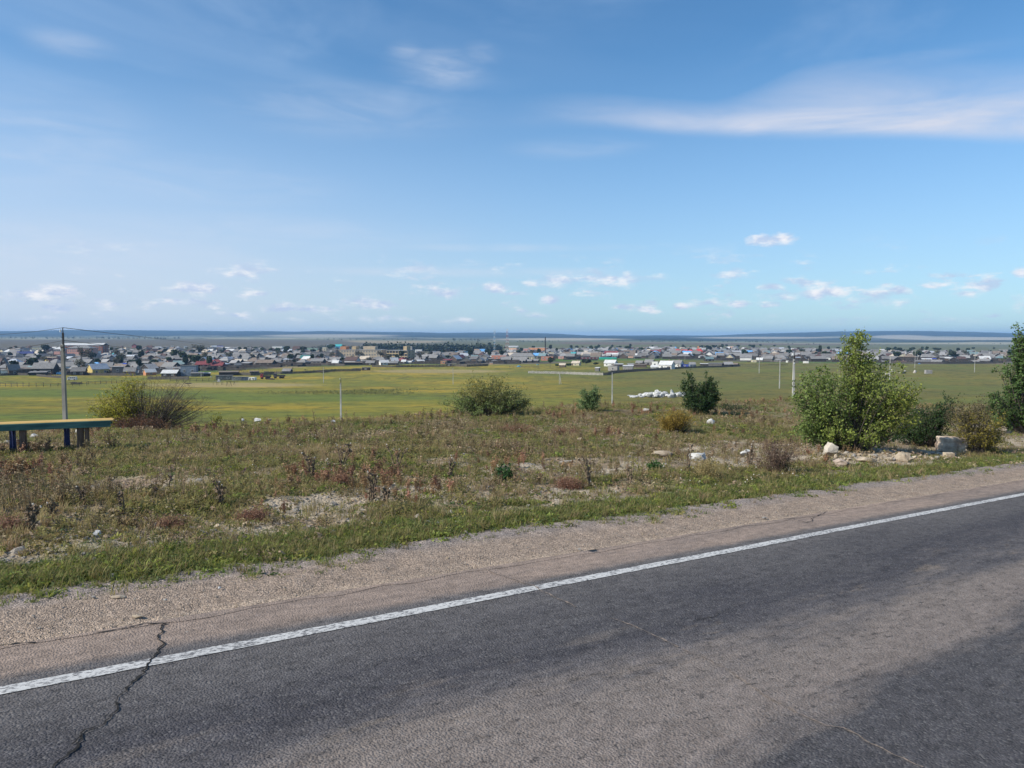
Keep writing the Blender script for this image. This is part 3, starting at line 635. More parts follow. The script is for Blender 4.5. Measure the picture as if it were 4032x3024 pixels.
gm = (.33+.36*brownmask(X, Y, s, p))*sstep(.30, .5, fbm(X, Y, .9, 3, 17))**.5*(1-.78*dirtmask(X, Y, s, p))*sstep(9.9, 11.6, p+.0)+.05
k = rng.random(len(X)) < gm; X, Y = X[k], Y[k]; sc = rng.uniform(.6, 1.4, len(X))*np.interp(Y, [10, 60], [.9, 1.5])
zone = np.clip((fbm(X, Y, .45, 3, 33)*9-2.0), 0, 4).astype(int); zone = np.array([0, 3, 1, 2, 4])[zone]
scatter('dry_grass', place(X, Y), np.where(rng.random(len(X)) < .6, zone, rng.choice([0, 1, 1, 2, 2, 3, 3, 4, 0], len(X))), rots(len(X), .2), np.stack([sc, sc, sc], 1), cd, 'yellow and brown dry grass over the stony field', 'grass')
print('dry', len(X))
X, Y = sample_field(36000, 10, 66, 1.5); k = keep_field(X, Y, 9.8); X, Y = X[k], Y[k]; s, p = sp_of(X, Y)
cl = sstep(.5, .66, fbm(X, Y, .35, 3, 95)); gm = (.06+.62*cl*(.4+.6*brownmask(X, Y, s, p)))*sstep(11, 12.5, p)*(1-.5*dirtmask(X, Y, s, p))
k = rng.random(len(X)) < gm; X, Y, s, p = X[k], Y[k], s[k], p[k]; rust = fbm(X, Y, .3, 2, 97) > .60
idx = np.where(rust, rng.choice([1, 3, 1], len(X)), rng.choice([0, 2, 0, 4, 4], len(X))); sc = rng.uniform(.5, 1.15, len(X))*np.interp(p, [11, 20], [.7, 1.0])
scatter('dry_weeds', place(X, Y), idx, rots(len(X), .12), np.stack([sc, sc, sc], 1), cw, 'brown and rust coloured dead weeds over the field', 'weeds')
print('weeds', len(X))
# loose stones: field + shoulder
X, Y = sample_field(60000, 8, 60, 1.7); k = keep_field(X, Y, 9.6); X, Y = X[k], Y[k]; s, p = sp_of(X, Y)
k = rng.random(len(X)) < (.10+.60*dirtmask(X, Y, s, p)); X, Y = X[k], Y[k]; sc = np.clip(rng.lognormal(-3.8, .65, len(X)), .010, .15)
scatter('field_stones', place(X, Y), rng.integers(0, 6, len(X)), rots(len(X), .4), np.stack([sc, sc, sc], 1), cs_, 'loose pale stones lying over the bare field soil', 'stones')
S_ = rng.uniform(-28, 60, 26000); P_ = np.where(rng.random(26000) < .25, rng.normal(7.75, .22, 26000), rng.uniform(7.45, 9.5, 26000)); P_ = np.clip(P_, 7.3, 9.5); k = rng.random(len(S_)) < np.interp(S_, [-28, 0, 60], [.8, .6, .2]); S_, P_ = S_[k], P_[k]
X, Y = xy_of(S_, P_); sc = np.clip(rng.lognormal(-4.75, .45, len(X)), .005, .038)
scatter('shoulder_gravel', np.stack([X, Y, zroad(S_)-.018-.05*sstep(8.9, 9.4, P_)], 1), rng.integers(0, 6, len(X)), rots(len(X), .4), np.stack([sc, sc, sc], 1), cs_, 'loose gravel stones on the road shoulder', 'gravel')
print('stones', len(X))

# ------------------------------------------------------------------ individually placed plants
def leafquads(Cn, size, tint, up=.25):
    n = len(Cn); d = rng.normal(0, 1, (n, 3)); d[:, 2] += up; d /= np.linalg.norm(d, axis=1)[:, None]
    e = np.cross(d, rng.normal(0, 1, (n, 3))); e /= np.linalg.norm(e, axis=1)[:, None]
    s = (size*rng.uniform(.6, 1.35, n))[:, None]
    V = np.stack([Cn-d*s*.5, Cn+e*s*.28, Cn+d*s*.5, Cn-e*s*.28], 1).reshape(-1, 3)
    F = np.arange(4*n).reshape(n, 4); return V, F, np.repeat(tint, 4, 0)
MLEAF = leaf_mat('shrub_leaf', True, trans=.38, rand=0.0); MBR = mat('bark_grey', (.115, .095, .078), .9, .3, 20); MBRD = mat('bark_dark', (.055, .045, .038), .9, .3, 20)
def shrub(name, label, cat, bx, by, lobes, nstem, nleaf, lsize, cols, bare=None, twigs=3, depth=None, rad=.018, parts=('branches', 'leaves'), bark=None, stemspread=.25, group=None, ydepth=None, tw=.30, droop=0):
    """lobes in photo pixels relative to the foot: (dx, up, rx, ry, weight, colour index)"""
    if ydepth: x0, y0, z0 = ray_at(bx, by, ydepth); z0 = float(terrain(x0, y0))
    else: x0, y0, z0 = hit(bx, by)
    k = y0/FOC; root = empty(name, (x0, y0, z0-.02)); tag(root, label, cat, group)
    if name in ('shrub', 'tree'): lobes = [(a*1.07, b*1.03, c*1.18, d*1.12, e, f) for a, b, c, d, e, f in lobes]
    mb = MB(); anchors = []; ai = []
    W = np.array([l[4] for l in lobes], float); W /= W.sum()
    for i in range(nstem):
        li = rng.choice(len(lobes), p=W); L = lobes[li]
        o = rng.normal(0, 1, 3); o /= np.linalg.norm(o); o *= rng.random()**.4
        tip = Vector(((L[0]+o[0]*L[2])*k, o[1]*L[2]*k*.9, max(.05, (L[1]+o[2]*L[3])*k)))
        foot = Vector((tip.x*stemspread+rng.normal(0, .05), tip.y*stemspread+rng.normal(0, .05), 0))
        mid = foot.lerp(tip, .5)+Vector((rng.normal(0, .06), rng.normal(0, .06), .12*tip.z-droop)); pts = [foot]
        for t in (.25, .5, .75, 1): pts.append(foot*(1-t)**2+mid*2*t*(1-t)+tip*t*t)
        r0 = rad*rng.uniform(.6, 1.2)
        for j in range(4): mb.tube(pts[j], pts[j+1], r0*(1-.22*j), r0*(1-.22*(j+1)), 4, False)
        for _ in range(twigs):
            t = rng.uniform(.35, 1); j = min(3, int(t*4)); c = pts[j].lerp(pts[j+1], t*4-j)
            d = Vector(rng.normal(0, 1, 3)); d.z = abs(d.z)*.8+.2; d = d.normalized()*tw*rng.uniform(.5, 1.3)*min(1, max(L[2], L[3])*k*1.4); mb.tube(c, c+d, r0*.35, r0*.15, 3, False)
            if not L[5] < 0: anchors += [(c, c+d)]*1; ai += [li]
        if L[5] >= 0: anchors.append((pts[3], pts[4])); ai.append(li)
    mb.build(parts[0], bark or MBR, root)
    if anchors and nleaf:
        A = np.array([[*a, *b] for a, b in anchors]); pick = rng.integers(0, len(A), nleaf); t = rng.random((nleaf, 1))**.7
        P = A[pick, :3]*(1-t)+A[pick, 3:]*t+rng.normal(0, .055, (nleaf, 3))
        cidx = np.array([lobes[ai[i]][5] for i in pick]); cc_ = np.array(cols)[cidx]; tint = cc_*np.clip(rng.normal(1, .22, (nleaf, 1)), .4, 1.7)
        P[:, 2] = np.maximum(P[:, 2], .03); V, F, T = leafquads(P, lsize, tint)
        me = npmesh(parts[1], V, F); vcolor(me, T); link(parts[1], me, MLEAF, root)
    return root
gA = (.110, .160, .035); gB = (.065, .110, .032); gY = (.29, .26, .035); gO = (.30, .19, .035); gD = (.030, .062, .020); gL = (.16, .19, .055); gBr = (.14, .07, .04)
# big green shrub at the right
shrub('shrub', 'tall dense green shrub with yellowing leaves above the rocks at the roadside', 'shrub', 3330, 1772,
      [(40, 370, 70, 75, 3.0, 0), (25, 440, 42, 36, .8, 0), (-85, 245, 105, 100, 4, 1), (95, 260, 125, 105, 5, 0), (205, 160, 75, 90, 3, 2), (-140, 160, 75, 90, 2.4, 1), (-20, 100, 160, 80, 4, 0), (-130, 80, 85, 65, 1.8, 1), (130, 70, 120, 60, 2.6, 1), (235, 215, 60, 60, 1.0, 2), (-170, 240, 40, 45, .6, 1), (150, 400, 8, 50, .08, 1)],
            380, 32000, .080, [(.225, .275, .062), (.165, .225, .060), (.27, .30, .062)], twigs=4, rad=.014)
shrub('shrub', 'low dark green bush filling the gap right of the tall roadside shrub', 'shrub', 3640, 1755,
      [(0, 90, 80, 70, 2, 0), (70, 130, 50, 60, 1, 0), (-70, 60, 60, 45, 1, 0)], 130, 8000, .07, [(.045, .08, .026)], twigs=3, rad=.012)
shrub('shrub', 'sparse olive and yellow bush behind the big squared boulder', 'shrub', 3850, 1782,
      [(0, 110, 95, 85, 3, 0), (-60, 170, 60, 50, 1.4, 1), (40, 60, 70, 50, 2, 0), (-10, 200, 60, 30, .7, 1)], 150, 7000, .062, [(.24, .20, .04), (.12, .10, .05)], twigs=4, rad=.010)
shrub('tree', 'green tree cut off by the right edge of the photo', 'tree', 4040, 1640,
      [(0, 330, 60, 90, 3, 0), (-20, 395, 30, 50, 1, 0), (-60, 250, 50, 70, 2, 0), (-70, 120, 80, 60, 3, 1), (20, 150, 110, 110, 5, 0), (60, 60, 100, 50, 2, 1), (-25, 330, 25, 45, 1, 0), (-110, 70, 40, 40, 1, 0), (90, 260, 80, 110, 3, 0)],
      260, 20000, .115, [(.10, .165, .048), (.085, .14, .04)], parts=('trunk', 'crown'), twigs=4, rad=.035, stemspread=.1, ydepth=36)
# dark sapling, small pale bush, yellow bush, middle bush
shrub('shrub', 'dark green twin-topped young poplar bush beside the white rubble', 'shrub', 2755, 1622,
      [(-40, 115, 26, 55, 1.4, 0), (32, 120, 30, 62, 1.6, 0), (0, 55, 58, 50, 2.4, 0), (-8, 25, 55, 25, 1, 1), (45, 70, 26, 40, 1, 0)], 150, 11000, .09, [(.045, .085, .028), (.05, .08, .028)], ydepth=39, twigs=3, rad=.014)
shrub('shrub', 'small light green bush with two leafy tips right of the spreading bush', 'shrub', 2320, 1628,
      [(-22, 60, 20, 28, 1.2, 0), (18, 66, 22, 32, 1.4, 0), (0, 28, 42, 26, 1.8, 0)], 90, 4200, .075, [(.15, .22, .085)], ydepth=38, twigs=3, rad=.010)
shrub('shrub', 'round yellow-orange bush with bare dark base in the dry field', 'shrub', 2670, 1705,
      [(-20, 62, 60, 32, 3, 0), (25, 55, 50, 30, 2, 0), (0, 25, 70, 22, 1.2, -1), (-45, 40, 30, 25, 1, 0)], 200, 9000, .045, [(.33, .235, .05)], twigs=4, rad=.008, bark=MBRD, tw=.2)
shrub('shrub', 'wide spreading green bush with yellow tips on the crest in the middle', 'shrub', 1915, 1640,
      [(0, 90, 110, 62, 4, 0), (-110, 45, 75, 42, 2.4, 1), (95, 70, 75, 55, 2.6, 0), (40, 130, 70, 26, 1.2, 2), (-50, 110, 60, 38, 1.4, 2), (0, 40, 150, 36, 3, 1), (150, 40, 40, 40, 1, 0)],
      300, 15000, .072, [(.165, .185, .065), (.17, .22, .07), (.27, .26, .08)], ydepth=36, twigs=4, rad=.014)
# left bush: yellow leafy half, bare grey half, rust weeds at the foot
shrub('shrub', 'half bare bush with yellow-green leaves left and grey twigs right, behind the bench end', 'shrub', 570, 1680,
      [(-105, 120, 70, 55, 2.2, 0), (-165, 70, 45, 60, 1.6, 0), (-60, 190, 55, 40, 1.1, 0), (10, 130, 90, 80, 2, -1), (120, 120, 100, 80, 2.4, -1), (215, 80, 75, 80, 3.0, -1), (150, 150, 70, 70, 2.0, -1), (40, 60, 90, 50, 1.6, -1), (-90, 50, 60, 40, 1, 0), (20, 200, 50, 30, .6, -1), (0, 90, 90, 60, .6, 1)],
      420, 8000, .070, [(.33, .31, .045), (.25, .25, .05)], ydepth=30, twigs=6, rad=.014, tw=.36)
shrub('weed_patch', 'rust brown dead weed patch at the foot of the half bare bush', 'weeds', 530, 1700,
      [(0, 35, 110, 32, 3, 0), (70, 28, 90, 28, 2, 0), (-50, 30, 60, 25, 1, 0)], 220, 3000, .05, [gBr], ydepth=28.5, twigs=4, rad=.006, tw=.2)
shrub('shrub', 'small yellow sapling right of the bare bush', 'shrub', 845, 1662,
      [(0, 30, 32, 26, 1, 0), (18, 55, 10, 18, .4, 0)], 22, 260, .06, [gY], ydepth=31, twigs=3, rad=.006)
shrub('shrub', 'low yellow-green weed bush on the crest left of the spreading bush', 'shrub', 1600, 1652,
      [(0, 22, 22, 18, 1, 0)], 20, 300, .05, [(.17, .16, .04)], ydepth=34.5, twigs=3, rad=.006)
shrub('weed_patch', 'dark low weeds on the crest right of the twin-topped bush', 'weeds', 2880, 1626,
      [(0, 12, 75, 12, 1, 0), (10, 35, 35, 22, .5, -1)], 60, 900, .07, [(.05, .07, .03)], ydepth=41, twigs=3, rad=.006)
shrub('weed_patch', 'tangled purple-brown thistles in front of the tall green shrub', 'weeds', 3055, 1868,
      [(0, 90, 70, 60, 3, 0), (-40, 140, 50, 40, 1.5, 0), (60, 110, 50, 60, 1.5, 0), (20, 35, 60, 30, 2, 1), (-80, 60, 40, 40, 1, 0)], 170, 2800, .034, [(.17, .115, .085), (.09, .10, .04)], twigs=5, rad=.006, bark=mat('weed_stalk', (.15, .095, .07), .9, .3, 20))
shrub('weed_patch', 'straw yellow dry weed clump beside the white boulder', 'weeds', 2790, 1880,
      [(0, 35, 75, 30, 3, 0), (-30, 60, 40, 30, 1.2, 0)], 110, 1500, .030, [(.36, .28, .12)], twigs=5, rad=.004, bark=mat('straw', (.34, .27, .13), .9, .3, 20))
shrub('plant', 'fresh green leafy clump right of the middle of the bare soil', 'plant', 2580, 1850, [(0, 14, 30, 12, 1, 0)], 24, 420, .07, [(.055, .12, .03)], twigs=2, rad=.006)
shrub('plant', 'fresh green leafy clump on the bare soil below the spreading bush', 'plant', 1985, 1880, [(0, 18, 46, 14, 1, 0)], 30, 560, .07, [(.05, .11, .035)], twigs=2, rad=.006)
# rust-red fluffy weeds
for i, (x, y, w, h, lb) in enumerate([(1000,2050,75,38,'fluffy red-brown weed clump near the verge, left of the dark paired stalks\' pale soil'), (670,2080,60,30,'dull rust weed clump above the white stone at lower left'), (1345,1905,45,30,'small rust weed tuft in the middle of the field'),
        (2240,1920,75,34,'pinkish brown weed clump on bare soil below the pale bush'), (40,2100,60,50,'brown weed clump at the lower left edge of the field'), (2030,1700,110,28,'wide rust weed patch below the spreading bush'), (2230,1710,80,26,'rust weed patch below the small light green bush')]):
    shrub('weed_clump', lb, 'weeds', x, y, [(0, h*.6, w, h*.6, 1, 0)], 110, 2600, .026, [(.27, .150, .10)], twigs=6, rad=.0035, bark=mat('rust_stalk', (.17, .085, .055), .9, .3, 20), group='rust red dead weeds', tw=.16)
# standing dead thistles with seed heads
MSTK = mat('thistle_stalk', (.19, .14, .095), .95, .3, 25); MSEED = mat('seed_head', (.55, .50, .42), .95, .2, 30)
def thistle(x, y, hpx, n, label, seeds=4, purple=False):
    x0, y0, z0 = hit(x, y); k = y0/FOC; h = hpx*k*1.3; r = empty('thistle', (x0, y0, z0-.02)); tag(r, label, 'thistle', 'dead thistles in the stony field')
    mb = MB(); hd = []
    for i in range(n):
        a = random.uniform(0, 6.28); sp_ = h*random.uniform(.05, .38); p0 = Vector((random.gauss(0, .03), random.gauss(0, .03), 0)); p1 = Vector((sp_*math.cos(a), sp_*math.sin(a)*.8, h*random.uniform(.65, 1)))
        pm = p0.lerp(p1, .5)+Vector((0, 0, h*.12)); mb.tube(p0, pm, .014, .011, 5, False); mb.tube(pm, p1, .011, .007, 5, False); hd.append(p1)
        for j in range(15):
            t = random.random()**.8; c = p0.lerp(p1, t)+Vector((0, 0, h*.1*(1-abs(2*t-1)))); d = Vector((random.gauss(0, 1), random.gauss(0, 1), random.gauss(.3, .6))).normalized()*.07*random.uniform(.5, 1.3); e = d.orthogonal().normalized()*.020
            mb.add([c-e, c+e, c+d], [(0, 1, 2)]); mb.add([c+d*.5-e, c+d*.5+Vector((0, 0, .03)), c+d*.9], [(0, 1, 2)])
    mb.build('stem', MSTK, r)
    for p_ in hd[:seeds]:
        me = rock_mesh('seed_head', .022, .022, .026, random.randint(0, 99), 1); o = link('seed_head', me, MSEED if not purple else mat('thistle_flower', (.25, .02, .22), .8, .2, 30), r); o.location = p_
for a in [(868,1995,95,5,'pair of thick dark dead stalks on pale soil, left half of the field',2), (478,2030,90,3,'single dark dead stalk in front of the stony patch',1), (1468,1975,105,5,'bushy dead thistle above pale soil in the middle',3), (1520,1990,60,4,'low dead thistle leaning right of the bushy one',2),
          (1345,1848,90,5,'dead thistle above the small rust tuft',4), (1560,1850,90,4,'thin dead thistle among white seed heads',4), (2318,1915,110,5,'tall dark red dead stalk right of centre on bare soil',1), (1770,1880,70,4,'dead thistle near the fresh green clump',4), (1230,1880,80,4,'dead brown thistle left of the rust tuft',2),
          (120,2095,110,6,'dense dead thistle at lower left',2), (205,2040,70,3,'sparse dead stalk right of the lower left thistle',1), (2705,1860,110,3,'tall pale seeding stalk by the white boulder',1), (2950,1840,90,5,'dead thistle left of the tangled ones',5), (2480,1910,60,3,'leaning dry stalk on bare soil',0), (330,1985,70,3,'faint dead stalk below the bench',1)]:
    thistle(a[0], a[1], a[2], a[3], a[4], a[5])
for (x, y, lb) in [(598,1960,'dwarf thistle with one purple flower, nearest to the road'), (670,1915,'thistle with one purple flower, up and right of the nearest'), (952,1880,'thistle with a purple flower above the paired dead stalks')]:
    thistle(x, y, 40, 1, lb, 1, True)
# white seed fluff on the field
X, Y = sample_field(900, 15, 36, 1.3); k = keep_field(X, Y, 13.5); X, Y = X[k], Y[k]; k = (fbm(X, Y, .3, 2, 99) > .5) & (np.abs(X/Y+.12) < .5); X, Y = X[k], Y[k]
me = rock_mesh('fluff', 1, 1, 1, 3, 1); me.materials.append(MSEED); cf = protos('fluff_kinds', [bpy.data.objects.new('fluff', me)])
P = place(X, Y); P[:, 2] += rng.uniform(.12, .4, len(X)); sc = rng.uniform(.008, .022, len(X))
scatter('seed_fluff', P, np.zeros(len(X)), rots(len(X)), np.stack([sc, sc, sc], 1), cf, 'white seed heads dotted over the dry weeds', 'seed heads')

# ------------------------------------------------------------------ rocks
MW = mat('rock_white', (.50, .50, .485), .9, .2, 3, col2=(.34, .33, .32), bump=.6); MBG = mat('rock_beige', (.38, .32, .24), .95, .2, 3, col2=(.25, .19, .13), bump=.6)
MGR = mat('rock_grey', (.34, .325, .30), .95, .2, 3, col2=(.17, .15, .13), bump=.6); MTAN = mat('rock_tan', (.42, .36, .27), .95, .2, 4, col2=(.30, .22, .15), bump=.6)
def rock(x, y, wpx, hpx, m, label, seed, sub=3, group=None, ydepth=None, rz=0, flat=.8):
    x0, y0, z0 = hit(x, y) if not ydepth else ray_at(x, y, ydepth)
    k = y0/FOC; w = wpx*k/2; h = hpx*k
    me = rock_mesh('rock', w*1.12, w*flat, h*.72, seed, sub); o = link('rock', me, m); o.location = (x0, y0+w*.5, z0+h*.32); o.rotation_euler = (0, 0, rz); tag(o, label, 'rock', group); return o
def block_rock(x, y, wpx, hpx, m, label, seed, topw=.95):
    x0, y0, z0 = hit(x, y); k = y0/FOC; w = wpx*k/2; h = hpx*k; bm = bmesh.new(); bmesh.ops.create_cube(bm, size=2)
    bmesh.ops.bevel(bm, geom=list(bm.edges), offset=.12, segments=1, affect='EDGES'); bmesh.ops.triangulate(bm, faces=bm.faces); bmesh.ops.subdivide_edges(bm, edges=bm.edges, cuts=3, use_grid_fill=True); R_ = random.Random(seed)
    for v in bm.verts:
        n_ = float(fbm(np.array([v.co.x*3+v.co.z*2+seed]), np.array([v.co.y*3-v.co.z*3]), 1.1, 3, 5)[0]-.5)
        v.co *= 1+n_*.22+R_.uniform(-.015, .015); t = topw if v.co.z > 0 else 1; v.co.x *= w*t; v.co.y *= w*.7*t; v.co.z = v.co.z*h/2
    me = bpy.data.meshes.new('rock'); bm.to_mesh(me); bm.free(); o = link('rock', me, m); o.location = (x0, y0+w*.6, z0+h*.45); o.rotation_euler = (0, 0, -.12); tag(o, label, 'rock'); return o
block_rock(3758, 1785, 96, 64, mat('boulder', (.56, .45, .34), .95, .25, 2.5, col2=(.22, .15, .11), bump=.8), 'big squared grey and rust boulder at the roadside', 4)
rock(3562, 1820, 92, 44, MBG, 'pale wedge-shaped boulder below the tall green shrub', 11)
block_rock(3742, 1808, 38, 26, MTAN, 'small cream block in front of the squared boulder', 9)
rock(3783, 1810, 24, 10, MTAN, 'flat cream stone right of the small block', 12)
rock(3280, 1795, 84, 52, mat('rock_bl', (.46, .41, .34), .95, .2, 3, bump=.6), 'peaked pale boulder at the left foot of the tall shrub', 13)
rock(3430, 1825, 96, 26, MBG, 'long low beige rock left of the wedge boulder', 14)
rock(3330, 1840, 90, 30, mat('rock_pk', (.36, .29, .235), .95, .3, 4, bump=.6), 'brownish low rock mound under the peaked boulder', 15)
rock(2752, 1818, 78, 38, MW, 'bright white boulder in the dry field', 16)
rock(2610, 1800, 100, 24, MBG, 'long tilted beige slab left of the white boulder', 17, rz=.2)
rock(2490, 1795, 50, 18, MBG, 'small beige slab left of the long slab', 18)
rock(2803, 1672, 34, 26, MW, 'upright white stone right of the yellow bush', 19)
rock(2555, 1623, 42, 20, MGR, 'pale rock on the crest above the yellow bush', 20)
rock(2935, 1800, 50, 36, MW, 'white rock half hidden behind the thistles', 21)
rock(2330, 1650, 30, 8, MGR, 'flat stone under the small light green bush', 22)
rock(2450, 1712, 26, 12, MGR, 'pale stone in the middle of the dry field', 23)
rock(2285, 1738, 40, 14, MBG, 'brownish stone below the spreading bush', 24); rock(2175, 1740, 45, 9, MBG, 'low flat beige stone left of the brownish one', 25)
rock(2228, 1825, 60, 14, MGR, 'flat grey stone pair on the bare soil', 26)
rock(305, 1712, 42, 34, MW, 'rounded white rock seen behind the bench legs', 27); rock(130, 1722, 38, 14, MW, 'flat white stone under the bench', 28)
rock(25, 1750, 46, 20, MGR, 'pale stone at the far left under the bench', 29); rock(70, 1745, 22, 22, MGR, 'upright pale stone beside the blue bench leg', 31)
rock(378, 2115, 50, 28, MW, 'grey-white stone near the lower left verge', 32); rock(300, 2010, 34, 14, MTAN, 'yellowish stone on the stony patch at left', 33)
rock(850, 2085, 30, 22, MTAN, 'tan stone near the verge right of the rust clump', 34); rock(790, 2105, 50, 16, MGR, 'long grey stone near the verge', 35)
rock(1425, 2020, 50, 18, MTAN, 'flat tan stone below the bushy thistle', 36); rock(1490, 2072, 50, 14, MGR, 'grey stone at the grass edge', 37); rock(1390, 1975, 30, 16, MTAN, 'small tan stone left of the bushy thistle', 38)
rock(1608, 1890, 34, 16, MGR, 'pale stone in the middle of the weeds', 39); rock(1310, 1668, 20, 20, MW, 'white upright stone left of the thin meadow pole', 40); rock(1505, 1700, 24, 8, MW, 'small white stone on the crest slope', 41); rock(1595, 1684, 20, 10, MW, 'small white stone right on the crest slope', 42)
rock(955, 1660, 16, 12, MW, 'white stone on the crest near the yellow sapling', 43); rock(1010, 1660, 40, 16, MW, 'white stones lump on the crest at left', 44); rock(1060, 1658, 22, 10, MGR, 'small pale stone on the crest at left', 45)
rock(3990, 1672, 20, 12, MGR, 'pale stone far right in the brown field', 46); rock(1720, 2065, 30, 10, MGR, 'small flat stone at the verge', 47); rock(2150, 1960, 26, 10, MTAN, 'small tan stone above the verge', 48)
rock(110, 2110, 60, 14, MBG, 'low brown stone at lower left', 49); rock(160, 2128, 26, 14, MTAN, 'yellow-grey stone at the lower left verge', 50)
# single stones and a scrap lying on the gravel shoulder
for i, (x, y, w, h, m_, lb) in enumerate([(369,2350,22,12,MGR,'dark rounded stone alone on the gravel shoulder at left'),(467,2348,64,12,MBG,'long flat stone on the gravel shoulder right of the dark rounded one'),(864,2313,16,10,MW,'small whitish stone on the gravel shoulder'),(545,2424,50,12,MBG,'flat stone near the ragged pavement edge at left'),(735,2488,14,9,MGR,'small stone lying on the paved strip right of the big crack'),(652,2200+160,18,9,MGR,'reddish grey stone on the gravel above the pavement edge'),(2280,2160,18,7,MGR,'dark pebble at the pavement edge right of centre'),(3010,2038,24,7,MGR,'dark lump at the pavement edge towards the right')]):
    sx_, px_ = road_pt(x, y); X_, Y_ = xy_of(sx_, px_); k = Y_/FOC; me = rock_mesh('stone', w*k/2*1.15, w*k/2*.8, h*k*.6, 700+i, 2); o = link('stone', me, m_); o.location = (X_, Y_, float(zroad(sx_))-.01+h*k*.2); tag(o, lb, 'stone')
# rubble between boulders
Rb = random.Random(8)
vb = []
for i in range(110):
    x = Rb.uniform(3240, 3800); y = 1800+Rb.uniform(-12, 22)-(x-3240)*.02; rock(x, y, Rb.uniform(9, 30), Rb.uniform(6, 16), Rb.choice([MBG, MTAN, MGR, MBG]), 'broken stone among the rubble '+('left of the peaked boulder' if x < 3270 else 'below the peaked boulder' if x < 3370 else 'below the tall shrub' if x < 3500 else 'around the wedge boulder' if x < 3610 else 'between wedge and squared boulders' if x < 3710 else 'around the squared boulder'), 200+i, sub=2, group='rubble between the boulders')
# white rubble heap in the meadow
LIME = mat('lime_rock', (.50, .50, .48), .9, .3, .9, col2=(.17, .17, .165), bump=.8); Rw = random.Random(4)
hx = [(2480, 3), (2515, 8), (2545, 16), (2575, 24), (2605, 22), (2632, 12), (2655, 34), (2672, 22), (2700, 14), (2715, 20), (2730, 8)]
for i in range(64):
    x = Rw.uniform(2485, 2728); top = np.interp(x, [a for a, b in hx], [b for a, b in hx]); w = Rw.uniform(16, 40); h = max(5, top*Rw.uniform(.6, 1.15))
    rock(x, 1563+Rw.uniform(-4, 4), w, h, LIME, 'white lime rock of the rubble heap, %s part' % ('left tail' if x < 2550 else 'left hump' if x < 2625 else 'right peak' if x < 2690 else 'right end'), 300+i, sub=2, group='white rubble heap in the meadow')
for i, (x, y, w, h, lb) in enumerate([(3500,1476,26,12,'leftmost concrete lump of the row in the meadow'),(3515,1468,18,16,'tilted concrete lump right of the leftmost one'),(3558,1471,34,14,'concrete lump pair shaped like a tent in the meadow'),(3606,1469,20,16,'dark-sided concrete lump between tent shaped lump and the block')]):
    rock(x, y, w, h, mat('lump', (.42, .39, .35), .9, .2, .6), lb, 330+i, sub=2, group='concrete lumps in the meadow')

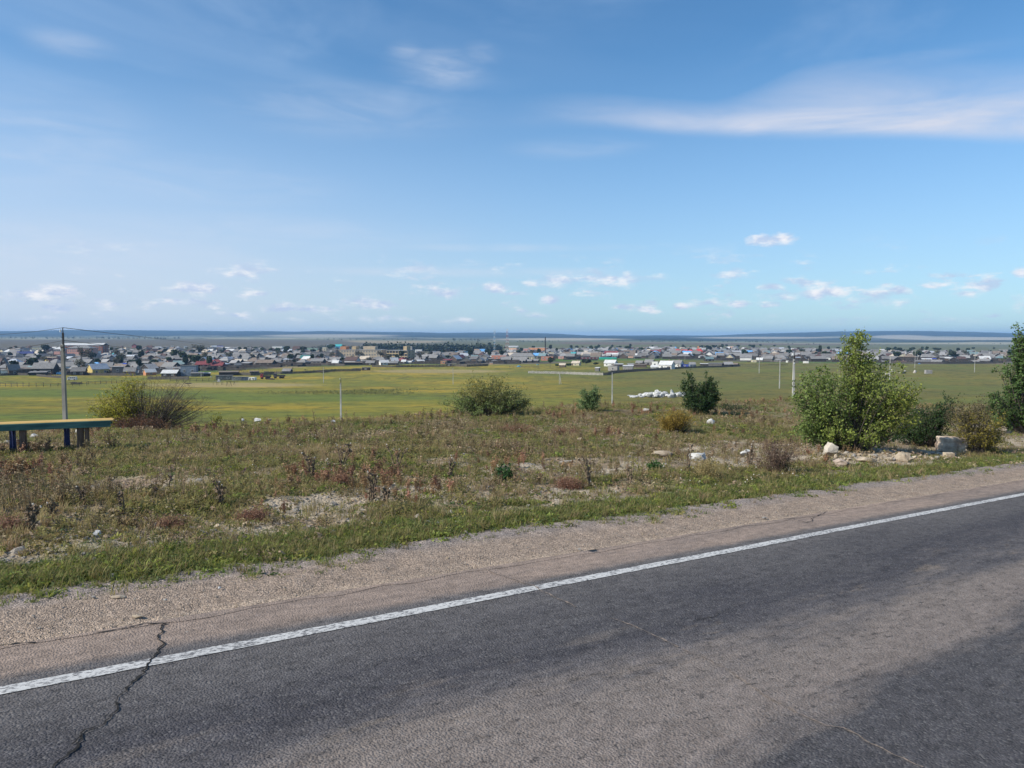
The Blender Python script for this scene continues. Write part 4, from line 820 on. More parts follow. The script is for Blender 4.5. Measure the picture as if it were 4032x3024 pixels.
# ------------------------------------------------------------------ bench (long plank table on posts)
def bench():
    x0, y0, z0 = hit(334, 1787); root = empty('roadside_bench', (x0, y0, z0)); tag(root, 'long plank bench with yellow top and green front board on brown and blue posts', 'bench')
    d = Vector((.915, .40, 0)); nrm_ = Vector((-.40, .915, 0)); th = math.atan2(.40, .915)
    Fr = Vector(ray_at(449, 1664, 0+y0*1.05)); top = Vector(ray_at(445, 1653, y0*1.045)); ztop = top.z
    endX = top.x; endY = top.y
    def W(a, b, z): return (endX-d.x*a+nrm_.x*b, endY-d.y*a+nrm_.y*b, z)
    L = 5.6
    def board(name, a0, a1, b0, b1, z0_, z1_, m):
        mb = MB(); c = Vector(W((a0+a1)/2, (b0+b1)/2, (z0_+z1_)/2)); mb.box((0, 0, 0), (a1-a0, b1-b0, z1_-z0_)); me = mb.mesh(name)
        bm = bmesh.new(); bm.from_mesh(me); bmesh.ops.bevel(bm, geom=list(bm.edges), offset=.006, segments=1, affect='EDGES'); bm.to_mesh(me); bm.free()
        o = link(name, me, m, root); o.location = c-root.location; o.rotation_euler = (0, 0, th); return o
    my = mat('yellow_paint', (.46, .31, .11), .7, .35, 4, (.3, 3, 3), col2=(.48, .30, .08)); mg = mat('green_paint', (.075, .160, .135), .7, .4, 5, (.25, 2, 2), col2=(.04, .10, .09)); mlog = mat('log', (.17, .115, .085), .9, .3, 12, (1, 1, .2), bump=.5); mb_ = mat('blue_paint', (.030, .045, .14), .6, .3, 6, (1, 1, .3), col2=(.015, .022, .07))
    b_ = board('top_board', 0, L, .00, .19, ztop-.035, ztop, my); board('top_board', .0, L, .205, .39, ztop-.035, ztop+.002, my); board('top_board', .05, L, .405, .58, ztop-.035, ztop, my)
    board('front_board', .06, L, -.045, -.003, ztop-.175, ztop-.012, mg)
    board('back_board', .06, L, .54, .575, ztop-.16, ztop-.04, mg)
    for i, (px_, py_, m, r) in enumerate([(318,1787,mlog,.085),(345,1789,mlog,.055),(94,1787,mlog,.085),(266,1752,mb_,.070),(52,1760,mb_,.075)]):
        a, b__ = px_dir(px_, py_)
        # along the bench line at front (b=.08) or back (b=.48)
        bb = .10 if m is mlog else .46
        # intersect the view azimuth with the bench line
        ox, oy = endX+nrm_.x*bb, endY+nrm_.y*bb; t = (ox-a*oy)/(d.x-a*d.y); X_, Y_ = ox-d.x*t, oy-d.y*t
        zb = float(terrain(X_, Y_)); mbb = MB(); n = 12; R_ = random.Random(i); N = 7
        vs = []; H = ztop-.04-zb+.1
        for j in range(N):
            for q in range(n):
                an = 2*math.pi*q/n; rr = r*(1+.10*math.sin(an*3+i)+R_.uniform(-.03, .03))*(1+.06*math.sin(j*1.3)); vs.append((rr*math.cos(an), rr*math.sin(an), -.1+H*j/(N-1)))
        fs = [(j*n+q, j*n+(q+1) % n, (j+1)*n+(q+1) % n, (j+1)*n+q) for j in range(N-1) for q in range(n)]+[tuple(range((N-1)*n, N*n))]
        mbb.add(vs, fs); o = mbb.build('leg', m, root); o.location = Vector((X_, Y_, zb))-root.location
        if m is mb_: o['label'] = 'blue painted rear post'
    # one more post pair past the left edge of the view
    for bb, m, r in ((.10, mlog, .085), (.46, mb_, .075)):
        X_, Y_, _z = W(5.2, bb, 0); zb = float(terrain(X_, Y_)); mbb = MB(); mbb.tube((0, 0, -.1), (0, 0, ztop-.04-zb), r, r*.95, 12); o = mbb.build('leg', m, root); o.location = Vector((X_, Y_, zb))-root.location
bench()

# ------------------------------------------------------------------ poles and wires
MCON = mat('pole_concrete', (.42, .41, .38), .9, .2, 2, (1, 1, .3)); MCOND = mat('pole_concrete_near', (.26, .25, .235), .9, .2, 2, (1, 1, .3)); MSTEEL = mat('pole_steel', (.035, .035, .04), .6, .2, 5); MINS = mat('insulator', (.75, .78, .78), .3, .05, 5); MWIRE = mat('wire', (.05, .05, .055), .5, .1, 5)
POLES = []
def pole(x, ytop_, ybase, label, width=None, ext=0.0, ydepth=None, brace=False, arms=0, m=None):
    if ydepth: X_, Y_, _ = ray_at(x, ybase, ydepth); Z_ = float(terrain(X_, Y_))
    else: X_, Y_, Z_ = hit(x, ybase)
    zt = ray_at(x, ytop_, Y_)[2]; H = zt-Z_; r = empty('utility_pole', (X_, Y_, Z_)); tag(r, label, 'pole', 'utility poles'); w = width or .10
    ch = H-ext; mb = MB(); n = 4
    vs = []
    for z, rr in ((-.5, w*1.25), (ch, w*.85)):
        for a in range(4): vs.append((rr*math.cos(math.pi/4+a*math.pi/2), rr*math.sin(math.pi/4+a*math.pi/2), z))
    mb.add(vs, [(0, 1, 5, 4), (1, 2, 6, 5), (2, 3, 7, 6), (3, 0, 4, 7), (4, 5, 6, 7)]); mb.build('shaft', m or MCON, r)
    if ext:
        e = MB(); e.box((w*.35, 0, ch+ext/2-.35), (.09 if w > .09 else .12, .09, ext+.1)); e.box((0, -w*.7, ch-.16), (w*1.3, .02, .06)); e.build('steel_extension', MSTEEL, r)
        e = MB(); e.tube((w*.35, 0, ch+ext-.3), (w*.35, 0, ch+ext), .028, .028, 8); e.build('bracket', MSTEEL, r)
        i_ = MB(); i_.tube((w*.35-.14, 0, ch+ext-.28), (w*.35-.14, 0, ch+ext-.12), .05, .04, 8); i_.build('insulator', MINS, r)
        i_ = MB(); i_.tube((-.02, -w*1.1, ch-.36), (-.02, -w*1.1, ch-.28), .035, .03, 8); i_.build('insulator', MINS, r)
    if brace:
        b = MB(); b.tube((.1, 0, H*.92), (H*.28*brace, -.3, -.2), .10, .12, 6); b.build('brace', MCON, r)
    if arms:
        c = MB(); c.box((0, 0, H-.25), (1.4, .1, .1)); c.build('crossarm', MSTEEL, r)
    POLES.append((x, r)); return X_, Y_, Z_, zt
pn = pole(257, 1290, 1660, 'tall near concrete pole with dark steel top, behind the bench', .135, 1.0, ydepth=46, m=MCOND)
pole(1343, 1487, 1668, 'thin concrete pole standing in front of the meadow scrub', .17, .9, ydepth=130)
pole(3122, 1385, 1620, 'near concrete pole at the left side of the tall green shrub', .105, .6, ydepth=62)
pole(2410, 1452, 1597, 'slim concrete pole in the meadow left of the white rubble', .17, .9, ydepth=185)
pole(3069, 1420, 1530, 'meadow pole left of the near pole by the tall shrub', .18)
pole(2989, 1408, 1470, 'meadow pole second left of the near pole by the tall shrub', .18)
pole(1274, 1446, 1508, 'meadow pole left of the thin foreground pole', .14)
pole(1784, 1447, 1514, 'meadow pole in front of the grey chimney', .13)
pole(2202, 1464, 1513, 'short braced meadow pole above the small light green bush', .13, brace=.55)
pole(3503, 1400, 1497, 'meadow pole right behind the tall green shrub', .18)
pole(3602, 1377, 1449, 'village edge pole between the concrete lumps', .14)
pole(3837, 1382, 1466, 'meadow pole left of the tree at the right edge', .14)
pole(792, 1438, 1487, 'pole in front of the dark red roofs', .12)
for x, a, b in [(25,1398,1446),(208,1396,1436),(372,1396,1434),(317,1410,1438),(3,1428,1450),(523,1396,1432),(636,1408,1432),(647,1404,1438),(1136,1410,1430),(1275,1412,1426),(1858/3.95+1040,1402,1418),(1735,1392,1422),(2018,1396,1418),(2650,1392,1414),(2498,1388,1413),(2572,1388,1412),(2697,1396,1417),(2773,1388,1414),(3285,1392,1422),(3518,1392,1416),(3527,1396,1420),(3612,1394,1420),(3700,1390,1416),(3725,1396,1418),(3832,1400,1410),(1024,1400,1421),(1056,1388,1416)]:
    pole(x, a, b, None, .13)
pole(1023, 1398, 1430, None, .13, brace=-.35); pole(93, 1400, 1448, 'tall pole of a braced group behind the nearest left sheds', .14, brace=.35); pole(104, 1402, 1449, 'braced pole beside the tallest of its group, left', .14, brace=-.5); pole(1133, 1396, 1428, None, .13, brace=-.4)
HF = pole(781, 1402, 1424, 'left leg pole of the H shaped frame above the red roofs', .12); pole(787, 1400, 1424, 'right leg pole of the H shaped frame above the red roofs', .12, arms=1)
def wire(p0, p1, sag, label, r=.012):
    mb = MB(); N = 24; pts = [Vector(p0).lerp(Vector(p1), i/N)-Vector((0, 0, sag*4*(i/N)*(1-i/N))) for i in range(N+1)]
    for a, b in zip(pts[:-1], pts[1:]): mb.tube(a, b, r, r, 5, False)
    o = mb.build('wire', MWIRE); tag(o, label, 'wire')
tp = Vector((pn[0]+.06, pn[1], pn[3])); lp = Vector(ray_at(252, 1340, pn[1]))
wire(tp, ray_at(-260, 1312, 50), .25, 'upper wire running left from the near pole'); wire(lp, ray_at(-260, 1382, 50), .25, 'lower wire running left from the near pole')
tq = pole(1060, 1356, 1374, 'small pole at the back edge of the town under the wire end', .14); lq = hit(1024, 1421)
wire(tp, (tq[0], tq[1], tq[3]), 3.0, 'upper wire running from the near pole towards the town', .02); wire(lp, ray_at(1024, 1401, lq[1]), 2.0, 'lower wire running from the near pole towards the town', .018)

# ------------------------------------------------------------------ the town
WALL = {'dark': mat('wood_dark', (.048, .040, .035), .9, .3, 1.2, (1, 1, 4)), 'brown': mat('wood_brown', (.115, .085, .065), .9, .3, 1.2, (1, 1, 4)), 'grey': mat('wood_grey', (.17, .16, .145), .9, .25, 1.2, (1, 1, 4)),
        'white': mat('plaster_white', (.68, .67, .63), .8, .08, .8), 'cream': mat('plaster_cream', (.56, .50, .35), .8, .1, .8), 'brick': mat('brick_red', (.36, .155, .11), .9, .2, 1.5), 'peach': mat('wall_peach', (.58, .37, .26), .85, .12, 1),
        'orange': mat('wall_orange', (.52, .24, .12), .85, .15, 1), 'pink': mat('wall_pink', (.56, .30, .25), .85, .12, 1), 'teal': mat('wall_teal', (.10, .27, .30), .8, .15, 1), 'blue': mat('wall_blue', (.06, .09, .42), .6, .12, 1), 'sky': mat('wall_sky', (.12, .32, .62), .6, .12, 1),
        'yellow': mat('wall_yellow', (.58, .44, .16), .85, .12, 1), 'greyblue': mat('wall_greyblue', (.17, .21, .27), .8, .15, 1), 'green': mat('wall_green', (.30, .42, .32), .85, .1, 1), 'concrete': mat('concrete', (.30, .285, .27), .9, .15, .7),
        'tanb': mat('brick_tan', (.52, .42, .29), .9, .12, .8), 'maroon': mat('wall_maroon', (.16, .035, .045), .8, .15, 1), 'sand': mat('brick_sand', (.50, .38, .22), .9, .12, .8)}
ROOF = {'slate': mat('roof_slate', (.21, .205, .20), .8, .16, 1.4, (1, 1, 1)), 'pale': mat('roof_pale', (.30, .295, .29), .75, .14, 1.4), 'dgrey': mat('roof_dark_grey', (.165, .16, .155), .85, .2, 1.4), 'tin': mat('roof_tin', (.50, .52, .55), .42, .12, 1.4, metal=.35), 'white': mat('roof_white', (.56, .56, .55), .6, .08, 1.4),
        'brown': mat('roof_brown', (.10, .062, .055), .8, .2, 1.4), 'red': mat('roof_dark_red', (.20, .050, .052), .7, .18, 1.4), 'bred': mat('roof_bright_red', (.44, .060, .055), .65, .15, 1.4), 'blue': mat('roof_blue', (.045, .085, .44), .55, .12, 1.4), 'sky': mat('roof_sky_blue', (.14, .36, .66), .55, .12, 1.4), 'navy': mat('roof_navy', (.05, .06, .17), .6, .12, 1.4),
        'turq': mat('roof_turquoise', (.06, .40, .42), .55, .12, 1.4), 'green': mat('roof_green', (.035, .15, .14), .6, .15, 1.4), 'wood': mat('roof_wood', (.20, .16, .13), .9, .25, 1.4), 'gteal': mat('roof_grey_teal', (.16, .23, .24), .7, .15, 1.4), 'cream': mat('roof_cream', (.50, .43, .34), .8, .15, 1.4)}
GLASS = mat('window_dark', (.03, .035, .045), .25, .1, 5, spec=.6); FRAME = mat('window_white', (.72, .72, .70), .7, .05, 5); DOORM = mat('door_brown', (.12, .07, .045), .8, .2, 5); CHIM = mat('chimney_brick', (.30, .2, .16), .9, .2, 5); FENCEM = mat('fence_wood', (.105, .092, .080), .95, .3, 2, (1, 1, 4))
WN_ = {'dark': 'dark wooden', 'brown': 'brown wooden', 'grey': 'grey wooden', 'white': 'white', 'cream': 'cream', 'brick': 'red brick', 'peach': 'peach coloured', 'orange': 'orange walled', 'pink': 'pinkish', 'teal': 'teal walled', 'blue': 'blue', 'sky': 'sky blue', 'yellow': 'yellow fronted', 'greyblue': 'grey-blue', 'green': 'pale green', 'concrete': 'grey concrete', 'tanb': 'tan brick', 'maroon': 'maroon', 'sand': 'sand coloured'}
RN_ = {'slate': 'grey', 'pale': 'pale grey', 'dgrey': 'dark grey', 'tin': 'shiny tin', 'white': 'white', 'brown': 'brown', 'red': 'dark red', 'bred': 'bright red', 'blue': 'blue', 'sky': 'sky blue', 'navy': 'navy blue', 'turq': 'turquoise', 'green': 'dark green', 'wood': 'weathered wood', 'gteal': 'grey-teal', 'cream': 'cream'}
def gable(L, D, hw, hr, ov=.35, th=.16, kind='side'):
    """(wall mesh, roof mesh); ridge along local x for 'side', along y for 'gable'; 'hip', 'shed', 'flat'"""
    w = MB(); r = MB(); x, y = L/2, D/2
    if kind == 'flat':
        w.box((0, 0, hw/2-.5), (L, D, hw+1)); r.box((0, 0, hw+th/2), (L+ov, D+ov, th)); return w, r
    if kind == 'shed':
        w.add([(-x,-y,-1),(x,-y,-1),(x,y,-1),(-x,y,-1),(-x,-y,hw),(x,-y,hw),(x,y,hr),(-x,y,hr)], [(0,1,5,4),(1,2,6,5),(2,3,7,6),(3,0,4,7),(4,5,6,7)])
        sl = (hr-hw)/D; r.slab([(-x-ov,-y-ov,hw-sl*ov+th),(x+ov,-y-ov,hw-sl*ov+th),(x+ov,y+ov,hr+sl*ov+th),(-x-ov,y+ov,hr+sl*ov+th)], th); return w, r
    if kind == 'hip':
        w.box((0, 0, hw/2-.5), (L, D, hw+1)); hx = max(x-y, x*.15); o = ov
        V = [(-x-o,-y-o,hw),(x+o,-y-o,hw),(x+o,y+o,hw),(-x-o,y+o,hw),(-hx,0,hr),(hx,0,hr)]
        r.add(V+[(a,b,c-th) for a,b,c in V[:4]], [(0,1,5,4),(1,2,5),(2,3,4,5),(3,0,4),(9,8,7,6),(6,7,1,0),(7,8,2,1),(8,9,3,2),(9,6,0,3)]); return w, r
    if kind == 'gable': # ridge along y
        w.add([(-x,-y,-1),(x,-y,-1),(x,y,-1),(-x,y,-1),(-x,-y,hw),(x,-y,hw),(x,y,hw),(-x,y,hw),(0,-y,hr),(0,y,hr)], [(0,1,5,8,4),(1,2,6,5),(2,3,7,9,6),(3,0,4,7),(4,8,9,7),(5,6,9,8)])
        sl = (hr-hw)/x
        r.slab([(-x-ov,-y-ov,hw-sl*ov+th),(0,-y-ov,hr+th),(0,y+ov,hr+th),(-x-ov,y+ov,hw-sl*ov+th)], th); r.slab([(0,-y-ov,hr+th),(x+ov,-y-ov,hw-sl*ov+th),(x+ov,y+ov,hw-sl*ov+th),(0,y+ov,hr+th)], th); return w, r
    w.add([(-x,-y,-1),(x,-y,-1),(x,y,-1),(-x,y,-1),(-x,-y,hw),(x,-y,hw),(x,y,hw),(-x,y,hw),(-x,0,hr),(x,0,hr)], [(0,1,5,4),(1,2,6,9,5),(2,3,7,6),(3,0,4,8,7),(4,5,9,8),(7,8,9,6)])
    sl = (hr-hw)/y
    r.slab([(-x-ov,-y-ov,hw-sl*ov+th),(x+ov,-y-ov,hw-sl*ov+th),(x+ov,0,hr+th),(-x-ov,0,hr+th)], th); r.slab([(-x-ov,0,hr+th),(x+ov,0,hr+th),(x+ov,y+ov,hw-sl*ov+th),(-x-ov,y+ov,hw-sl*ov+th)], th)
    return w, r
MC = {}
def cmesh(key, fn, m):   # cached mesh per material
    k = (key, m.name)
    if k not in MC: me = fn(); me.materials.append(m); MC[k] = me
    return MC[k]
def window(par, x, y, z, w, h, face='y', frame=True):
    def fr():
        b = MB(); t = .09
        b.box((0, 0, h/2-t/2), (w, .08, t)); b.box((0, 0, -h/2+t/2), (w, .08, t)); b.box((-w/2+t/2, 0, 0), (t, .08, h-2*t)); b.box((w/2-t/2, 0, 0), (t, .08, h-2*t)); b.box((0, 0, 0), (t*.7, .06, h-2*t)); return b.mesh('window')
    def gl():
        b = MB(); b.box((0, .03, 0), (w-.18, .02, h-.18)); return b.mesh('pane')
    o = link('window', cmesh(('wf', round(w, 2), round(h, 2)), fr, FRAME if frame else GLASS), None, par); o.location = (x, y, z)
    if face == 'x': o.rotation_euler = (0, 0, math.pi/2)
    g_ = link('pane', cmesh(('wg', round(w, 2), round(h, 2)), gl, GLASS), None, o); return o
BLD = []; FOOT = []
def depth_of(px, py): return hit(px, py)
def house(xl, xr, yt, yb, kind='side', wall='dark', roof='slate', rot=-20, label=None, lod=2, ratio=.68, wallf=.5, wins=None, name='house', ov=.35, cat='house', gr=None, yd=None, noov=False):
    xc = (xl+xr)/2; X_, Y_, Z_ = hit(xc, yb) if yd is None else (lambda q: (q[0], q[1], float(terrain(q[0], q[1]))))(ray_at(xc, yb, yd))
    k = Y_/FOC; Wm = (xr-xl)*k; top = ray_at(xc, yt, Y_)[2]; zb = ray_at(xc, yb, Y_)[2]; H = max(1.8, top-zb)
    a = math.radians(rot); c, s = math.cos(abs(a)), math.sin(abs(a)); L = Wm/(c+ratio*s); D = L*ratio
    if D > 26: D = 26; L = (Wm-D*s)/c
    hr = H; hw = H*wallf if kind in ('side', 'gable', 'hip') else (H*.8 if kind == 'shed' else H-.2)
    z0 = min(Z_, zb)
    r = empty(name, (X_, Y_+D*.45, zb), a-math.atan2(X_, Y_)*1.0); r['category'] = cat
    w, rf = gable(L, D, hw, hr-.16, ov if L > 5 else .2, .16, kind)
    w.build('wall', WALL[wall], r); rf.build('roof', ROOF[roof], r)
    BLD.append((r, label, wall, roof, kind, xc, yb, L, H)); FOOT.append((X_, Y_+D*.45, max(L, D)*.62))
    if lod >= 1:
        n = wins if wins is not None else max(1, int(L/3.4)); wh = min(1.4, hw*.42)
        if hw > 1.6 and kind != 'shed' or wins:
            for i in range(n):
                x = (i+.5)/n*L-L/2+(.0 if n > 1 else 0); window(r, x, -D/2-.05, hw*.52, min(1.3, L/n*.45), wh)
        if kind == 'gable' and hr-hw > 1.8: window(r, 0, -D/2-.05, hw+(hr-hw)*.35, .9, .9)
        if lod >= 2 and kind in ('side', 'hip', 'gable') and L > 6:
            b = MB(); b.box((L*.18, D*.05, hr+.15), (.55, .55, 1.3)); b.build('chimney', CHIM, r)
            b = MB(); b.box((L/2-1.2 if n > 1 else -L/2+.8, -D/2-.04, min(1.0, hw*.45)), (.9, .07, min(2, hw*.9))); b.build('door', DOORM, r)
    return r
def Q(reg): return {1:(0,1260,3.95),2:(520,1260,3.95),3:(1040,1260,3.95),4:(1560,1260,3.95),5:(2080,1260,3.95),6:(2600,1260,3.95),7:(3080,1260,3.95),8:(3500,1200,4.158)}[reg]
def HH(reg, xl, xr, yt, yb, *a, **k):
    x0, y0, s = Q(reg); return house(x0+xl/s, x0+xr/s, y0+yt/s, y0+yb/s, *a, **k)
L1 = [ # region, xl, xr, ytop, ybase, kind, wall, roof, rot, label
(1,465,840,665,850,'side','dark','slate',-24,'large dark timber house with broad grey roof, nearest row at far left'),
(1,80,270,690,860,'side','brown','slate',22,'brown house with slanting grey roof and chimney at the left village edge'),
(1,200,450,742,855,'shed','brown','wood',-5,'long low brown shed left of the large timber house'),
(1,430,680,805,862,'shed','dark','pale',-10,'low shed with pale roof in front of the large timber house'),
(1,620,780,770,850,'shed','dark','pale',-20,'small lean-to right below the large timber house'),
(1,0,130,762,862,'shed','white','slate',-10,'white walled shed cut by the left edge'),
(1,0,110,585,760,'gable','dark','dgrey',-30,'tall dark gable cut by the left edge'),
(1,940,1190,650,792,'side','white','slate',-22,'white house with grey roof right behind the near pole'),
(1,1090,1310,735,862,'side','dark','dgrey',-15,'dark wide shed right of the near pole'),
(1,1330,1640,680,850,'side','yellow','tin',26,'house with yellow gable and shiny tin roof'),
(1,1560,1750,655,800,'side','grey','slate',-22,'grey house right behind the tin roofed one'),
(1,1730,1905,722,850,'flat','grey','white',-10,'flat white roofed building above the half bare bush'),
(1,1850,1965,672,760,'shed','grey','blue',15,'small building under a bright blue roof above the half bare bush'),
(1,1970,2180,648,770,'side','greyblue','slate',-26,'grey-blue house right of the small bright blue roof'),
(1,1910,2100,735,860,'side','orange','slate',-15,'orange brick outbuilding above the half bare bush'),
(1,2030,2150,780,860,'side','grey','pale',-15,'small pale roofed shed behind the twigs of the bare bush'),
(1,670,950,582,695,'side','yellow','brown',24,'house with yellow gable and dark brown roof left of the near pole'),
(1,840,960,600,700,'gable','white','brown',-20,'house with white window wall just left of the near pole'),
(1,1050,1235,592,690,'side','dark','slate',-26,'dark house with slanting grey roof right of the near pole'),
(1,480,650,618,690,'side','dark','dgrey',-10,'low dark house in the second row at far left'),
(1,110,480,590,690,'side','grey','dgrey',-4,'long grey barrack with one white window'),
(1,240,475,488,565,'side','dark','navy',-8,'long house with navy blue roof at far left'),
(1,490,650,422,500,'flat','cream','white',-22,'cream flat roofed house at the back left'),
(1,385,505,396,485,'gable','peach','brown',18,'peach chalet with steep brown roof at the back left'),
(1,180,265,398,455,'gable','pink','brown',18,'pink gabled house near the back left corner'),
(1,255,345,425,485,'gable','peach','slate',18,'peach gabled house under the pink gabled one'),
(1,0,90,430,480,'side','white','dgrey',-8,'white house at the back left corner'),
(1,60,180,445,490,'side','grey','pale',-8,'low house with pale roof at the back left'),
(1,830,945,480,530,'side','white','white',20,'white roofed house left behind the near pole'),
(1,1060,1205,485,560,'side','white','white',-24,'white house with white roof under the brick blocks'),
(1,1480,1560,480,560,'flat','white','dgrey',-5,'white columned porch building right of the brick blocks'),
(1,1595,1690,440,480,'side','pink','white',-8,'pink low house right of the brick blocks'),
(1,1735,1800,425,480,'gable','peach','slate',-8,'small peach house near the back edge at left'),
(1,1855,1925,402,455,'gable','peach','brown',14,'peach gable at the back edge above the dark trees'),
(1,2045,2120,372,430,'gable','bpink','brown',-16,'red gabled cottage at the back edge'),
(1,1600,1660,372,400,'flat','brick','bred',0,'flat red roofed hall on the back edge of the town'),
(1,1645,1715,515,560,'gable','white','turq',20,'small house with turquoise roof behind the grey trees'),
(1,1735,1795,512,555,'gable','white','turq',20,'second turquoise roof right behind the grey trees'),
(1,1460,1640,590,680,'side','dark','dgrey',24,'dark roofed house right of the leafless grey trees'),
(1,2100,2212,535,600,'side','grey','pale',20,'pale roofed house at the third row left'),
(2,160,345,758,862,'side','orange','white',22,'brick house with white-grey roof above the bare bush'),
(2,435,715,775,885,'side','dark','white',-24,'low house with very bright white roof above the bare bush'),
(2,500,745,728,800,'side','grey','slate',-15,'wide grey roof behind the bright white one'),
(2,610,825,632,740,'side','dark','gteal',-22,'large house with grey-teal roof in the smoke'),
(2,550,690,685,745,'hip','dark','brown',-15,'dull red hipped roof left of the grey-teal roof'),
(2,745,1000,705,875,'flat','greyblue','dgrey',-15,'tall dark blue-grey shed right of the bright white roof'),
(2,1190,1395,612,690,'hip','maroon','red',-12,'high dark red hipped roof of the red farm'),
(2,965,1245,642,750,'side','maroon','red',-18,'long low dark red roofed wing of the red farm'),
(2,1220,1430,660,758,'side','maroon','red',-26,'right dark red roofed wing of the red farm'),
(2,1535,1665,622,700,'side','dark','white',20,'house with bright white roof right of the red farm'),
(2,1570,1690,665,745,'side','dark','slate',20,'low grey roof under the bright white roof'),
(2,1620,1810,515,605,'side','dark','slate',-26,'big grey roofed house above the red farm to the right'),
(2,1290,1460,515,600,'side','dark','slate',-24,'grey roofed house behind the red farm'),
(2,1420,1550,582,650,'side','white','slate',20,'white gabled cottage right behind the red farm'),
(2,1740,1825,562,612,'side','teal','gteal',-10,'teal walled house in the left centre'),
(2,1800,1935,508,580,'hip','grey','cream',-10,'pale hipped roof right of the teal house'),
(2,1910,2065,628,700,'side','dark','slate',-15,'low grey roofed house left of the two sandy plots'),
(2,870,1000,530,580,'side','white','white',-8,'white roofed house behind the smoke'),
(2,1195,1310,570,615,'side','white','slate',-5,'cottage with white windowed wall above the red farm'),
(2,1305,1415,402,470,'side','white','blue',24,'house with strong blue roof at the back left centre'),
(2,1210,1310,396,450,'side','cream','white',24,'white roofed house left of the strong blue roof'),
(2,1418,1515,420,450,'side','navyw','white',-5,'pale flat blue-white roof right of the strong blue one'),
(2,1510,1640,415,460,'side','greyblue','slate',-5,'grey-blue long house at the back left centre'),
(2,1450,1590,450,510,'side','grey','white',-22,'white roofed pair of houses below the grey-blue long house'),
(2,1790,1890,410,470,'gable','cream','brown',-18,'cream house with brown mansard roof, left of two alike'),
(2,1950,2055,412,470,'gable','white','brown',-18,'white house with brown mansard roof, right of two alike'),
(2,150,345,395,475,'hip','maroon','brown',-20,'dark brown brick villa at the back left'),
(2,345,445,413,465,'side','white','white',20,'white roofed house right of the dark villa'),
(2,462,572,398,445,'hip','white','dgrey',-10,'white house with dark hip roof at the back edge'),
(2,600,640,400,420,'flat','white','white',-10,'tiny white booth on the back edge'),
(2,800,852,405,445,'flat','white','white',-10,'small white building with a turret on the back edge'),
(2,1290,1545,860,938,'flat','grey','dgrey',-6,'long grey garage at the meadow edge'),
(2,1545,1690,880,942,'flat','concrete','slate',-6,'low concrete garage right of the long grey one'),
(2,1690,1810,892,938,'flat','greyblue','slate',-6,'low blue-grey container at the meadow edge'),
(2,900,1090,818,880,'shed','grey','slate',-5,'open sided grey shed at the meadow edge'),
(2,1085,1205,832,870,'shed','dark','white',-5,'white sheet roof of a low shed at the meadow edge'),
(2,1330,1620,800,865,'shed','dark','wood',-4,'long dark open cattle shed behind the garages'),
(2,1820,1960,792,850,'shed','dark','wood',-4,'low plank roofed shed behind the caravan'),
(3,80,278,610,680,'side','dark','slate',-24,'long grey roofed house above the sandy plots, left'),
(3,250,345,620,680,'side','dark','dgrey',-20,'low dark roof beside the long grey one'),
(3,545,745,545,640,'side','orange','green',-24,'orange house under a steep dark green roof'),
(3,705,945,598,690,'side','dark','slate',-24,'wide grey roofed timber house left of the long school'),
(3,990,1205,575,655,'side','dark','slate',-24,'grey roofed house below the school\'s left wing'),
(3,1050,1170,625,705,'side','white','white',-24,'small white roofed hut below the school'),
(3,1240,1510,655,702,'shed','dark','wood',-3,'long dark plank shed below the school'),
(3,1400,1485,600,660,'flat','peach','dgrey',-8,'peach gate house below the school'),
(3,1235,1355,568,612,'side','greyblue','slate',-8,'bluish house touching the school front'),
(3,1575,1725,630,705,'side','dark','slate',-15,'grey roofed hut below the school\'s right end'),
(3,1780,1935,622,700,'side','white','white',18,'whitewashed hut with white roof between the two large blocks'),
(3,1945,2085,582,692,'side','dark','white',22,'house with steep white roof below the second block'),
(3,1920,2080,640,700,'side','dark','slate',-8,'low grey shed in front of the steep white roof'),
(3,2130,2212,615,680,'side','dark','white',-15,'small white roof right below the second block'),
(3,1620,1740,590,640,'hip','dark','wood',-8,'brown hip roof against the school\'s right end'),
(3,725,1045,495,605,'flat','concrete','slate',-8,'unfinished grey panel building left of the long school'),
(3,118,295,408,482,'flat','white','white',-18,'white three storey block at the left centre back'),
(3,435,555,405,495,'side','orange','brown',-18,'orange walled house with brown roof at the back centre left'),
(3,430,545,460,520,'gable','white','pale',-10,'white gabled house under the orange one'),
(3,655,760,430,505,'flat','green','slate',-12,'pale green two storey house behind the panel building'),
(3,755,832,435,492,'flat','green','white',-12,'pale green annex right of the pale green house'),
(3,905,968,420,492,'flat','cream','white',-12,'cream yellow tall house left of the school roof'),
(3,955,1012,380,450,'gable','cream','white',-8,'steep cream gable left above the school roof'),
(3,1095,1210,378,440,'side','sky','turq',-12,'house with vivid turquoise roof above the school'),
(3,270,430,755,832,'side','dark','slate',-28,'lone small grey hut beside the sandy plots'),
(3,1515,1645,735,785,'flat','dark','slate',-12,'lone dark shed at the meadow edge below the school'),
(3,1805,1915,442,480,'side','sky','sky',-8,'light blue roof behind the second block'),
(3,1920,2065,445,480,'flat','white','white',-5,'white roof behind the second block'),
(3,20,120,480,540,'side','grey','pale',-15,'pale roofed house left under the white block'),
(3,85,205,488,545,'hip','grey','pale',-15,'pale hip roof below the white block'),
(4,290,405,456,520,'flat','white','white',-8,'white house with blue window band right of the grey chimney'),
(4,205,240,460,520,'gable','white','white',-10,'white gable left of the grey chimney'),
(4,405,445,505,540,'flat','bredw','bred',-8,'small bright red kiosk right of the grey chimney'),
(4,440,560,530,610,'side','dark','slate',-22,'dark timber house right of the grey chimney'),
(4,545,660,535,600,'side','dark','pale',-22,'timber house with pale roof second right of the grey chimney'),
